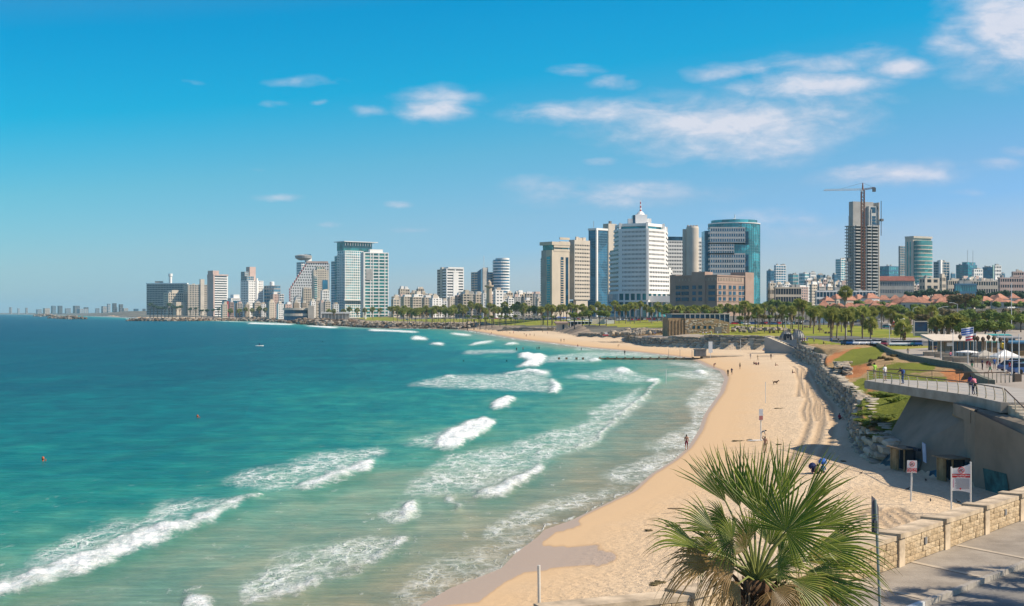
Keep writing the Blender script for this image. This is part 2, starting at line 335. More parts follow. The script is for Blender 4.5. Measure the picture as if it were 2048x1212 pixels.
    def mask(polys, soft):
        m = np.zeros(X.shape, np.float32)
        for p in polys: m = np.maximum(m, poly_in(SX, SY, p).astype(np.float32))
        for _ in range(soft): m[1:-1] = (m[:-2] + m[1:-1] * 2 + m[2:]) / 4; m[:, 1:-1] = (m[:, :-2] + m[:, 1:-1] * 2 + m[:, 2:]) / 4
        return m
    dense = mask(D, 5); lace = mask(Lc, 8)
    face = np.zeros_like(dense)  # mask for the shade painted on the wave fronts
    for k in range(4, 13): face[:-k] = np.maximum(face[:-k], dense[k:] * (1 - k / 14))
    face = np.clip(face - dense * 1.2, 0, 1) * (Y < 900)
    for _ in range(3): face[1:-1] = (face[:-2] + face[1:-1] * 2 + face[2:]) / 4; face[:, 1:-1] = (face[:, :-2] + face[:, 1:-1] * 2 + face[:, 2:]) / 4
    lace = lace * np.where(poly_in(SX, SY, [(740,1230),(850,1125),(1000,1070),(1300,960),(1420,860),(1460,740),(1480,1230)]), .5, .85)
    for pl, wd in (([(835,1215),(900,1177),(945,1160),(1003,1136),(1030,1105),(1078,1068),(1086,1056)], 1.6), ([(1080,1053),(1140,1040),(1215,1003),(1265,981)], 1.4), ([(905,1215),(950,1185),(942,1165)], 1.2),
                   ([(1265,981),(1345,922),(1378,898),(1400,862),(1410,832),(1441,787),(1450,760)], 1.6), ([(930,661),(1040,680),(1160,695),(1290,707),(1375,717)], 1.0), ([(430,1218),(600,1180),(700,1140),(780,1100),(813,1073)], 3.4), ([(0,1197),(150,1143),(330,1079),(470,1009),(522,991)], 4), ([(1080,904),(1150,894),(1192,884),(1213,860),(1245,826),(1292,789),(1314,765)], 4.5), ([(585,974),(640,970),(700,950),(755,927)], 3), ([(943,993),(1000,991),(1040,971),(1086,936)], 3), ([(440,642.2),(600,647.6),(700,654)], .9),([(250,636.6),(330,639.8),(440,641.6)], .8)):
        m = np.exp(-(line_dist(SX, SY, pl) / wd) ** 2) * .8; dense = np.maximum(dense, m * (.6 + .4 * fbm(X / 1.5, Y / 3, 2, 9)))
    Zs = dense * np.interp(Y, [60, 150, 600], [.16, .3, .6]) * (Y < 700)
    sw = np.interp(-dS, [0, 8, 40, 200], [0, .04, .22, .35])
    ph = X * .42 + fbm(X / 30, Y / 60, 2, 3) * 3.2 + Y * .03
    Zs = Zs + sw * (np.abs(np.sin(ph * .5)) ** .7 * -1 + .65) * (Y < 900) * (.6 + .4 * fbm(X / 40, Y / 25, 2, 11)) * .8
    Zs = Zs + fbm(X / 2.2, Y / 3.5, 3, 21) * .05 * np.clip(-dS / 6, 0, 1) * (Y < 400)
    Zs = Zs + dense * fbm(X / 1.1, Y / 2.0, 3, 71) * .3 * (Y < 500)
    Zs = np.where(dS > -1.5, Zs * np.clip(-dS / 1.5, 0, 1), Zs)
    RX0, RY0 = RX, RY
    # ---------- zones (by where the ground is seen; used only to choose which sheet a face belongs to)
    zone = np.zeros(X.shape, np.int8)                       # 0 sea only, 1 sand, 2 dunes/hillside, 3 lawn, 4 paving, 5 asphalt, 6 town ground, 7 rocky shore
    zone[inb] = 1; zone[inl] = 6
    zone[inb & ~inl & (Y > 1120)] = 7; zone[inb & ~inl & (Y > 3100)] = 6
    zone[inl & (Y < 105)] = 4
    zone[inl & (Y >= 105) & (Y < 400)] = 2
    zone[inl & (Y >= 400) & (Y < 700)] = 4
    prom = [(1753,683),(1790,703),(1816,711),(1860,721),(1930,734),(1950,745),(1964,765),(1975,800),(2048,900),(2048,1300),(6000,3000),(6000,640),(1760,640)]
    # inner promenade edge in plan
    pe = [(38.4, 100), (40.5, 106), (45.5, 126.4), (51.5, 145), (60.3, 171), (69.5, 201), (73, 230), (77.3, 257), (82.3, 283), (98.5, 353), (98, 420), (4000, 420), (4000, 100)]
    zone[inl & poly_in(X, Y, pe)] = 4
    up = inl & (Y > 300)
    for z_, P in ((3, [(1375,668),(1440,664),(1500,650),(1640,645),(1715,650),(1860,672),(1860,676),(1690,676),(1640,682),(1560,671),(1440,672)]), (3, [(1455,650),(1520,648),(1600,652),(1600,672),(1440,672)]),
                  (3, [(1600,676),(1680,676),(1860,688),(1900,694),(1780,700),(1745,688),(1600,688)]), (3, [(1590,682),(1745,686),(1750,690),(1640,690),(1600,687)]),
                  (5, [(1400,641),(1560,640),(1720,642),(1860,660),(1860,668),(1700,651),(1500,650),(1400,648)]), (5, [(1600,672),(1700,672),(1880,684),(1880,692),(1690,690),(1640,680)]),
                  (5, [(1200,640),(1400,640),(1400,646),(1200,646)]), (2, [(1250,665),(1340,655),(1340,670),(1260,672)]), (2, [(1590,690),(1745,690),(1760,712),(1600,712)])):
        zone[up & (Y < 1100) & poly_in(PX, PY, P)] = z_
    for P in ([(770,641),(870,638),(980,638),(1180,641),(1250,646),(1130,652),(990,651),(870,652),(800,648)], [(700,634),(790,635),(800,644),(730,641)], [(1050,640),(1340,644),(1340,656),(1250,656),(1180,650)]):
        zone[inl & (Y > 640) & (Y < 2200) & poly_in(PX, PY, P)] = 3
    zone[inl & (Y > 700) & (dL < np.interp(Y, [700, 1100, 1500], [8, 25, 50])) & (Y < 3000)] = 7
    zone[inb & (Y > 4300)] = 6
    zone[inl & (Y > 2300) & (Y < 4300) & (dL < 22) & (PX < 440)] = 1
    # road next to the foreground promenade: kerb line in plan
    kerb = [(0.0, 21.7), (10.3, 33.4), (15.5, 39.3), (26.5, 51.8), (60, 90), (90, 100), (90, 5), (0, 5)]
    zone[inl & (Y < 100) & poly_in(X, Y, kerb)] = 5
    Z = np.where(inl & (Y < 72), np.minimum(Z, 7.44), Z); Z = np.where((zone == 5) & (Y < 105), Z - .25, Z)
    zone[(Y > 100) & (Y < 137) & (X > 36) & inl & (Z > 7.0) & (zone == 2)] = 4
    # ---------- masks for the materials
    hillm = np.zeros(X.shape, np.float32); red = np.zeros(X.shape, np.float32)
    for P in ([(1660,726),(1700,700),(1755,692),(1770,700),(1760,715),(1720,730),(1680,732)], [(1698,780),(1706,765),(1728,755),(1740,778),(1720,790)], [(1722,800),(1760,785),(1830,787),(1850,800),(1800,880),(1770,872),(1730,830)],
              [(1735,745),(1790,725),(1870,727),(1870,740),(1800,750),(1900,755),(1870,770),(1740,770)], [(1760,690),(1820,698),(1780,700)]):
        hillm = np.maximum(hillm, poly_in(PX, PY, P))
    for P in ([(1640,724),(1670,705),(1720,693),(1730,697),(1690,712),(1660,728),(1650,732)], [(1690,742),(1700,728),(1738,725),(1740,740),(1720,755),(1690,757)], [(1880,742),(1925,736),(1955,755),(1960,768),(1900,768)],
              [(1725,835),(1760,830),(1765,870),(1740,866)], [(1700,772),(1760,772),(1740,785),(1700,790)]):
        red = np.maximum(red, poly_in(PX, PY, P) * .85)
    for _ in range(4):
        for m in (hillm, red): m[1:-1] = (m[:-2] + m[1:-1] * 2 + m[2:]) / 4; m[:, 1:-1] = (m[:, :-2] + m[:, 1:-1] * 2 + m[:, 2:]) / 4
    gate = ((Y > 120) & (Y < 400)).astype(np.float32); hillm *= gate; red *= gate
    wetp = [(955,1220),(1010,1175),(1050,1155),(1140,1150),(1200,1153),(1238,1140),(1222,1126),(1190,1119),(1203,1109),(1150,1108),(1085,1097),(1082,1090),(1110,1070),(1165,1058),(1155,1045),(1180,1005),(1262,978),(1000,1000),(800,1220)]
    wet = np.maximum(poly_in(RX, RY, wetp).astype(np.float32), np.clip(1 - dS / np.interp(Y, [60, 100, 200, 600], [.3, .6, 1.3, 4]), 0, 1))
    damp = np.clip(1 - (dS - 1) / np.interp(Y, [60, 120, 200, 600], [11, 12, 13, 22]), 0, 1)
    for _ in range(2): wet[1:-1] = (wet[:-2] + wet[1:-1] * 2 + wet[2:]) / 4; wet[:, 1:-1] = (wet[:, :-2] + wet[:, 1:-1] * 2 + wet[:, 2:]) / 4
    track = np.zeros(X.shape, np.float32)
    def rz4(L): return [(1340 + a / 4.329, 680 + b / 4.329) for a, b in L]
    for base in ([(1060,225),(1090,245),(1100,300),(1130,380),(1150,440),(1210,540),(1200,600),(1205,680),(1165,800),(1120,890),(1040,990),(980,1060)], [(1150,250),(1175,290),(1205,350),(1225,440),(1290,520),(1325,580),(1318,700),(1290,800),(1260,880),(1190,960),(1120,1060)],
                 [(1140,240),(1100,480),(1190,490),(1145,600),(1170,690)], [(1230,440),(1270,560),(1290,690)], [(1560,1560),(1700,1480),(1780,1520),(1880,1620)],[(1620,1500),(1760,1450),(1870,1520),(1960,1600)]):
        for off in (0, 1):
            pts = [gp(a, b, 1.3)[:2] for a, b in rz4(base)]; pts = [(a + off * 1.5, b) for a, b in pts]
            track = np.maximum(track, np.exp(-(line_dist(X, Y, pts) / .42) ** 2))
    ruts = track
    vid = np.arange(nr * nc).reshape(nr, nc)
    quads = np.stack([vid[:-1, :-1], vid[:-1, 1:], vid[1:, 1:], vid[1:, :-1]], -1).reshape(-1, 4)
    zf = np.maximum(np.maximum(zone[:-1, :-1], zone[1:, 1:]), np.maximum(zone[:-1, 1:], zone[1:, :-1])).reshape(-1)
    z0 = zone[:-1, :-1].reshape(-1)
    def sheet(name, sel, ZZ, m, attrs=None, smooth=True):
        q = quads[sel]; used, inv = np.unique(q, return_inverse=True); q = inv.reshape(-1, 4)
        co = np.stack([X.ravel()[used], Y.ravel()[used], ZZ.ravel()[used]], -1).astype(np.float32)
        me = bpy.data.meshes.new(name); me.vertices.add(len(co)); me.vertices.foreach_set('co', co.ravel())
        me.loops.add(q.size); me.loops.foreach_set('vertex_index', q.ravel().astype(np.int32))
        me.polygons.add(len(q)); me.polygons.foreach_set('loop_start', np.arange(0, q.size, 4, dtype=np.int32)); me.polygons.foreach_set('loop_total', np.full(len(q), 4, np.int32))
        me.update(calc_edges=True); me.polygons.foreach_set('use_smooth', np.full(len(q), smooth)); me.materials.append(m)
        if attrs is not None:
            a = me.color_attributes.new('m', 'FLOAT_COLOR', 'POINT'); c = np.ones((len(co), 4), np.float32)
            for i, arr in enumerate(attrs): c[:, i] = arr.ravel()[used]
            a.data.foreach_set('color', c.ravel())
        me.validate(); return link(name, me, kind='structure')
    sh_ = poly_in(RX, RY, [(-700,1440),(0,1205),(300,1100),(520,1000),(760,930),(1090,938),(1320,765),(1460,740),(1700,1300),(-700,1440)]).astype(np.float32)
    for _ in range(14): sh_[1:-1] = (sh_[:-2] + sh_[1:-1] * 2 + sh_[2:]) / 4; sh_[:, 1:-1] = (sh_[:, :-2] + sh_[:, 1:-1] * 2 + sh_[:, 2:]) / 4
    sdep = -dS * (1 - .4 * sh_)
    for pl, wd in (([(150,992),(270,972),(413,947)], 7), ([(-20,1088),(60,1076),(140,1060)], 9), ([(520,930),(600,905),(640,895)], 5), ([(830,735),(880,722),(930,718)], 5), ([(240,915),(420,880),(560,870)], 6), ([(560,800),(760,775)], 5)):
        face = np.maximum(face, np.exp(-(line_dist(RX, RY + am * 2 * fbm(RX / 60, RY / 30, 2, 51), pl) / (wd * 1.3)) ** 2) * .34 * np.clip(.5 + fbm(RX / 30, RY / 8, 3, 61), 0, 1))  # unbroken swell fronts take the same painted tint
    smin = (dS[:-1, :-1].reshape(-1) < 1.2) | (dS[1:, 1:].reshape(-1) < 1.2)
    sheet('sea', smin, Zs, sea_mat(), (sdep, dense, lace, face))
    isl = (zf > 0) & (dS[:-1, :-1].reshape(-1) > -2.5)
    zc = np.where(z0 == 0, zf, z0)
    sheet('beach', isl & (zc == 1) , Z, sand_mat(), (wet, damp, ruts))
    sheet('dune_slope', isl & (zc == 2), Z, hill_mat(), (hillm, red))
    sheet('lawn', isl & (zc == 3), Z, lawn_mat())
    sheet('promenade_paving', isl & (zc == 4), Z, mat('paving', C(158, 148, 136), .85, .1, .35, bump=.25, bscale=3))
    sheet('road', isl & (zc == 5), Z, mat('asphalt', (.13, .128, .122), .9, .18, .8, bump=.3, bscale=12))
    sheet('town_ground', isl & (zc == 6), Z, mat('town_ground', (.16, .15, .12), .95, .4, .03))
    sheet('rocky_shore', isl & (zc == 7), Z, mat('rock_ground', (.32, .25, .18), .95, .45, .12, bump=.5, bscale=.4))

def attr(t):
    
    s = t.add('ShaderNodeSeparateColor', {0: t.add('ShaderNodeAttribute', attribute_name='m').outputs['Color']}); return s.outputs
def sea_mat():
    m = bpy.data.materials.new('sea_water'); m.use_nodes = True; t = NT(m.node_tree); b = t.n['Principled BSDF']
    s, dn, lc = attr(t)
    fc = t.add('ShaderNodeAttribute', attribute_name='m').outputs['Alpha']
    pos = t.add('ShaderNodeNewGeometry').outputs['Position']
    st = t.add('ShaderNodeMapping', {'Vector': pos, 'Scale': (1, .55, 1)}).outputs[0]
    big = t.noise(st, .035, 4, .55); mid = t.noise(st, .22, 4, .6); fine = t.noise(pos, 2.2, 3, .6)
    far_st = t.add('ShaderNodeMapping', {'Vector': pos, 'Scale': (.6, .12, 1)}).outputs[0]
    farn = t.noise(far_st, .05, 5, .6)
    sn = t.math('MULTIPLY', s, t.maprange(t.math('ADD', t.math('MULTIPLY', big, .6), t.math('MULTIPLY', mid, .4)), .32, .68, .45, 1.7))
    lg = t.math('DIVIDE', t.math('LOGARITHM', t.math('MAXIMUM', t.math('ADD', sn, 4.0), 4.0), math.e), 8.0)      # ln(4..3000)/8
    def P(v): return math.log(v + 4) / 8
    col = t.ramp(lg, [(P(0), (.30, .23, .14)), (P(7), (.24, .29, .20)), (P(14), (.17, .30, .20)), (P(26), (.075, .27, .19)), (P(44), (.015, .215, .175)), (P(75), (.001, .15, .148)), (P(150), (.0, .088, .108)), (P(420), (.0, .052, .088)), (P(1600), (.0, .038, .084))])
    col = t.mix(t.maprange(t.math('ADD', t.math('MULTIPLY', mid, .5), t.math('MULTIPLY', farn, .5)), .36, .6, .0, .8), col, t.mix(1, col, (.45, .68, .78), 'MULTIPLY'))
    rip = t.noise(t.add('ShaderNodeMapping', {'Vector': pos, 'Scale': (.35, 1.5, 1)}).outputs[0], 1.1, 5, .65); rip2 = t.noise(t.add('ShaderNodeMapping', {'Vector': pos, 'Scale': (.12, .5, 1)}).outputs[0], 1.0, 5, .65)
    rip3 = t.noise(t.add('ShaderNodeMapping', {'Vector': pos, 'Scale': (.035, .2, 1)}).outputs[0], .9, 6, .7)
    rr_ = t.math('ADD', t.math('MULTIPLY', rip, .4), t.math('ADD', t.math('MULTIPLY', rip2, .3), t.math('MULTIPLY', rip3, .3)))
    col = t.mix(t.maprange(rr_, .5, .60, 0, .5), col, t.mix(1, col, (.5, .66, .72), 'MULTIPLY')); col = t.mix(t.maprange(rr_, .5, .40, 0, .7), col, t.mix(1, col, (1.6, 1.5, 1.5), 'MULTIPLY'))  # sky glints and darker facets of the ripples painted into the water colour
    col = t.mix(t.math('MULTIPLY', fc, .8), col, (.03, .165, .095))  # painted shadow side of the waves: darker green ahead of the crests
    # foam: dense where waves break, lace behind them
    wrp = t.add('ShaderNodeTexNoise', {'Vector': pos, 'Scale': .9, 'Detail': 3}).outputs['Color']
    wp = t.add('ShaderNodeVectorMath', {0: pos, 1: t.add('ShaderNodeVectorMath', {0: wrp, 'Scale': 1.6}, operation='SCALE').outputs[0]}, operation='ADD').outputs[0]
    wp = t.add('ShaderNodeMapping', {'Vector': wp, 'Scale': (1.0, .42, 1)}).outputs[0]
    v1 = t.add('ShaderNodeTexVoronoi', {'Vector': wp, 'Scale': .85}, feature='DISTANCE_TO_EDGE').outputs['Distance']
    v2 = t.add('ShaderNodeTexVoronoi', {'Vector': wp, 'Scale': 2.3}, feature='DISTANCE_TO_EDGE').outputs['Distance']
    web = t.math('MAXIMUM', t.maprange(v1, 0, .22, 1, 0), t.math('MULTIPLY', t.maprange(v2, 0, .2, 1, 0), .75))
    pn = t.noise(wp, .55, 5, .65)
    lf = t.math('MULTIPLY', web, t.math('MULTIPLY', lc, t.maprange(pn, .3, .62, 0, 1.35)))
    lf = t.maprange(lf, .08, .9, 0, .72)
    dn2 = t.math('ADD', dn, t.math('MULTIPLY', t.math('SUBTRACT', t.noise(wp, .7, 8, .8), .5), 2.8))
    df = t.maprange(dn2, .2, .95, 0, 1); df = t.math('MULTIPLY', df, t.maprange(dn, .02, .15))
    # scattered whitecaps of loose foam between breakers near the shore
    strk = t.math('MULTIPLY', t.maprange(t.noise(t.add('ShaderNodeMapping', {'Vector': pos, 'Scale': (.9, .35, 1)}).outputs[0], .8, 6, .75), .6, .72, 0, .5), t.maprange(s, 8, 55, 1, 0))
    strk = t.math('MULTIPLY', strk, t.maprange(s, 0, 3, 0, 1))
    foam = t.math('MAXIMUM', df, t.math('MAXIMUM', lf, strk))
    col = t.mix(t.math('MULTIPLY', t.math('MAXIMUM', lc, dn), .18), col, (.34, .46, .40))
    col = t.mix(foam, col, t.mix(t.maprange(t.noise(pos, 1.7, 6, .7), .35, .6), (.60, .70, .72), (.90, .90, .88)))
    t.l.new(col, b.inputs['Base Color'])
    t.l.new(t.maprange(foam, 0, .6, .3, .8), b.inputs['Roughness'])
    b.inputs['IOR'].default_value = 1.33
    t.l.new(t.maprange(foam, 0, .5, .06, .1), b.inputs['Specular IOR Level'])
    h = t.math('ADD', t.math('MULTIPLY', rip, 1.0), t.math('MULTIPLY', rip2, 1.4))
    h = t.math('ADD', h, t.math('MULTIPLY', foam, t.math('MULTIPLY', t.noise(pos, 3.5, 5, .7), .8)))
    bn = t.add('ShaderNodeBump', {'Strength': .75, 'Distance': .35, 'Height': h}); t.l.new(bn.outputs[0], b.inputs['Normal'])
    return m
def sand_mat():
    m = bpy.data.materials.new('beach_sand'); m.use_nodes = True; t = NT(m.node_tree); b = t.n['Principled BSDF']
    wet, damp, rut = attr(t)
    pos = t.add('ShaderNodeNewGeometry').outputs['Position']
    n = t.noise(pos, .12, 5, .6); g = t.noise(pos, 2.5, 5, .7); sp = t.noise(pos, 9, 2, .5)
    dry = t.mix(t.maprange(n, .35, .65), (.60, .46, .31), (.68, .54, .38))
    dry = t.mix(t.maprange(g, .35, .7, 0, .5), dry, (.42, .32, .21))
    dry = t.mix(t.maprange(sp, .66, .72, 0, .45), dry, (.20, .15, .10))
    smooth = (.60, .42, .245)
    col = t.mix(t.maprange(t.math('ADD', damp, t.math('MULTIPLY', t.math('SUBTRACT', n, .5), .8)), .1, .75), dry, smooth)
    w2 = t.math('ADD', wet, t.math('MULTIPLY', t.math('SUBTRACT', t.noise(pos, .5, 3, .5), .5), .25))
    wf = t.maprange(w2, .3, .68, 0, 1, True)
    col = t.mix(t.math('MULTIPLY', t.maprange(w2, .12, .5), .55), col, (.40, .25, .13))
    col = t.mix(wf, col, (.43, .33, .25))
    t.l.new(t.mix(t.math('MULTIPLY', rut, .75), col, (.36, .26, .165)), b.inputs['Base Color'])
    t.l.new(t.maprange(wf, 0, 1, .95, .5), b.inputs['Roughness'])
    t.l.new(t.maprange(wf, 0, 1, .15, .14), b.inputs['Specular IOR Level'])
    foot = t.add('ShaderNodeTexVoronoi', {'Vector': pos, 'Scale': 1.5}).outputs['Distance']
    hh = t.math('ADD', t.math('MULTIPLY', foot, .6), t.noise(pos, 3.0, 5, .65))
    hh = t.math('MULTIPLY', hh, t.maprange(damp, .2, .8, 1, .06))
    hh = t.math('SUBTRACT', hh, t.math('MULTIPLY', rut, 1.1))
    bn = t.add('ShaderNodeBump', {'Strength': .9, 'Distance': .2, 'Height': hh}); t.l.new(bn.outputs[0], b.inputs['Normal'])
    return m
def hill_mat():
    m = bpy.data.materials.new('dune_ground'); m.use_nodes = True; t = NT(m.node_tree); b = t.n['Principled BSDF']
    gr, red, _ = attr(t)
    pos = t.add('ShaderNodeNewGeometry').outputs['Position']
    n = t.noise(pos, .35, 5, .65); f = t.noise(pos, 2.2, 5, .7)
    base = t.mix(t.maprange(n, .35, .65), (.46, .32, .17), (.30, .20, .10))
    base = t.mix(t.maprange(f, .5, .75, 0, .6), base, (.16, .14, .06))
    nn = t.math('MULTIPLY', t.math('SUBTRACT', t.noise(pos, .45, 8, .78), .5), 2.6)
    rf = t.maprange(t.math('ADD', red, nn), .35, .6, 0, 1, True); gf = t.maprange(t.math('ADD', gr, nn), .3, .55, 0, 1, True)
    base = t.mix(rf, base, t.mix(f, (.52, .23, .10), (.36, .14, .05)))
    base = t.mix(gf, base, t.mix(f, (.075, .105, .015), (.26, .265, .04)))
    t.l.new(base, b.inputs['Base Color']); b.inputs['Roughness'].default_value = .95; b.inputs['Specular IOR Level'].default_value = .1
    bn = t.add('ShaderNodeBump', {'Strength': .9, 'Distance': .4, 'Height': t.noise(pos, 1.6, 6, .7)}); t.l.new(bn.outputs[0], b.inputs['Normal'])
    return m
def lawn_mat():
    m = bpy.data.materials.new('lawn_grass'); m.use_nodes = True; t = NT(m.node_tree); b = t.n['Principled BSDF']
    pos = t.add('ShaderNodeNewGeometry').outputs['Position']
    n = t.noise(pos, .045, 5, .65); f = t.noise(pos, .6, 5, .7)
    c = t.mix(t.maprange(n, .35, .62), (.17, .22, .025), (.33, .31, .05)); c = t.mix(t.maprange(n, .58, .7), c, (.38, .27, .12))
    t.l.new(t.mix(t.maprange(f, .35, .75, 0, .5), c, (.10, .12, .015)), b.inputs['Base Color'])
    b.inputs['Roughness'].default_value = .95; b.inputs['Specular IOR Level'].default_value = .1
    bn = t.add('ShaderNodeBump', {'Strength': .6, 'Distance': .3, 'Height': f}); t.l.new(bn.outputs[0], b.inputs['Normal'])
    return m
build_land()
# ------------------------------------------------------------------ the town
WHITE = mat('white_render', (.80, .78, .74), .7, .06, .05); CREAM = mat('cream_render', (.58, .51, .42), .75, .1, .06); TAN = mat('tan_stone', (.56, .48, .38), .8, .1, .06)
SAND = mat('sand_stone', (.46, .38, .29), .85, .12, .08); PINK = mat('pink_render', (.55, .40, .34), .8, .1, .06); BROWN = mat('brown_stone', (.36, .255, .20), .8, .12, .08)
GREY = mat('grey_concrete', (.38, .37, .35), .85, .15, .1); DGREY = mat('dark_grey_concrete', (.15, .15, .15), .85, .15, .1); REDM = mat('red_paint', (.45, .05, .05), .6, .1, .2)
RUST = mat('rusty_steel', (.26, .10, .05), .7, .2, .5); STEELW = mat('white_steel', (.7, .7, .68), .4, .05, .5); BLUEP = mat('blue_panel', (.06, .16, .26), .5, .15, .1)
ROOFRED = mat('red_roof_tiles', (.44, .21, .14), .85, .25, .4); BROOF = mat('brick_red_roof', (.25, .09, .07), .85, .15, .2)
G_DARK = glassmat('dark_window_glass', (.03, .042, .055), spec=.25, rough=.25); G_BLUE = glassmat('blue_curtain_glass', (.03, .15, .25), .1, .5, .12); G_TEAL = glassmat('teal_curtain_glass', (.035, .24, .29), .1, .5, .14)
G_GREEN = glassmat('green_curtain_glass', (.03, .18, .18), .1, .5, .14); G_NAVY = glassmat('navy_curtain_glass', (.012, .065, .12), .15, .5, .2, spec=.35); G_PALE = glassmat('pale_window_glass', (.16, .2, .23))

class Bld:
    """a building standing on its near corner: local x runs along the face that looks right, local y along the face that looks left"""
    def __init__(s, name, label, x0, xc, x1, d, zb, th, cat='building', group=None, maxl=90):
        s.d = d; s.zb = zb; s.th = th; a = R(th); s.cx = px(xc, d)
        rd = (math.cos(a), math.sin(a)); ld = (-math.sin(a), math.cos(a))
        def hit(x, e):      # distance along e from the corner until column x
            k = (x - 1024) / F; den = e[0] - k * e[1]
            return abs((k * d - s.cx) / den) if abs(den) > 1e-3 else 20
        s.Lr = hit(x1, rd) if x1 > xc + .5 else 22; s.Ll = hit(x0, ld) if x0 < xc - .5 else 22
        s.Lr = min(s.Lr, 200); s.Ll = min(s.Ll, maxl) if x0 > xc - .5 else min(s.Ll, 200)
        s.root = empty(name, (s.cx, d, zb), a, label, cat, group); s.p = {}
    def z(s, y): return hz(y, s.d) - s.zb
    def mb(s, part, m, kind=None):
        k = (part, m.name)
        if k not in s.p: s.p[k] = (MB(), m, kind)
        return s.p[k][0]
    def grid(s, x0, y0, x1, y1, z0, z1, floors, cr, cl, wall, glass, band=.45, pier=.3, proud=.3, top=1.0, base=0):
        """glass core, floor bands all round, piers on all four sides"""
        s.mb('glazing', glass, 'stuff').box(x0 + proud, y0 + proud, z0, x1 - proud, y1 - proud, z1 - .05)
        W = s.mb('facade_grid', wall, 'stuff'); fh = (z1 - z0 - top) / floors; bh = fh * band
        for i in range(floors + 1):
            zz = z0 + i * fh; h = bh if i < floors else top
            W.box(x0, y0, zz - (0 if i else 0), x1, y1, zz + h)
        for n, L, ax in ((cr, x1 - x0, 0), (cl, y1 - y0, 1)):
            if not n: continue
            for k in range(n + 1):
                wd = L / n * pier; c = L * k / n; a0 = max(0.02, min(L - wd - .02, c - wd / 2)); a1 = a0 + wd; e = .06
                if ax == 0:
                    W.box(x0 + a0, y0 + e, z0, x0 + a1, y0 + proud + .1, z1 - .1); W.box(x0 + a0, y1 - proud - .1, z0, x0 + a1, y1 - e, z1 - .1)
                else:
                    W.box(x0 + e, y0 + a0, z0, x0 + proud + .1, y0 + a1, z1 - .1); W.box(x1 - proud - .1, y0 + a0, z0, x1 - e, y0 + a1, z1 - .1)
    def box(s, part, m, x0, y0, x1, y1, z0, z1, kind=None):
        if kind: s.mb(part, m, kind).box(x0, y0, z0, x1, y1, z1)
        else: mb = MB(); mb.box(x0, y0, z0, x1, y1, z1); mb.obj(part, m, s.root)
    def roofbits(s, x0, y0, x1, y1, z, seed=1, n=4, m=None):
        r = random.Random(seed); M_ = s.mb('roof_plant', m or GREY, 'stuff')
        for _ in range(n):
            w_ = r.uniform(1.5, 5); dd = r.uniform(1.5, 5); xx = r.uniform(x0 + 1, max(x0 + 1.1, x1 - w_ - 1)); yy = r.uniform(y0 + 1, max(y0 + 1.1, y1 - dd - 1)); M_.box(xx, yy, z - .2, xx + w_, yy + dd, z + r.uniform(1.2, 3.5))
    def done(s):
        for (part, _), (mb, m, kind) in s.p.items(): mb.obj(part, m, s.root, **({'kind': kind} if kind else {}))
        return s.root
def cyl_pts(cx, cy, r, n=28, a0=0, a1=360): 
    return [(cx + r * math.cos(R(lerp(a0, a1, k / n))), cy + r * math.sin(R(lerp(a0, a1, k / n)))) for k in range(n + (0 if a1 - a0 >= 360 else 1))]

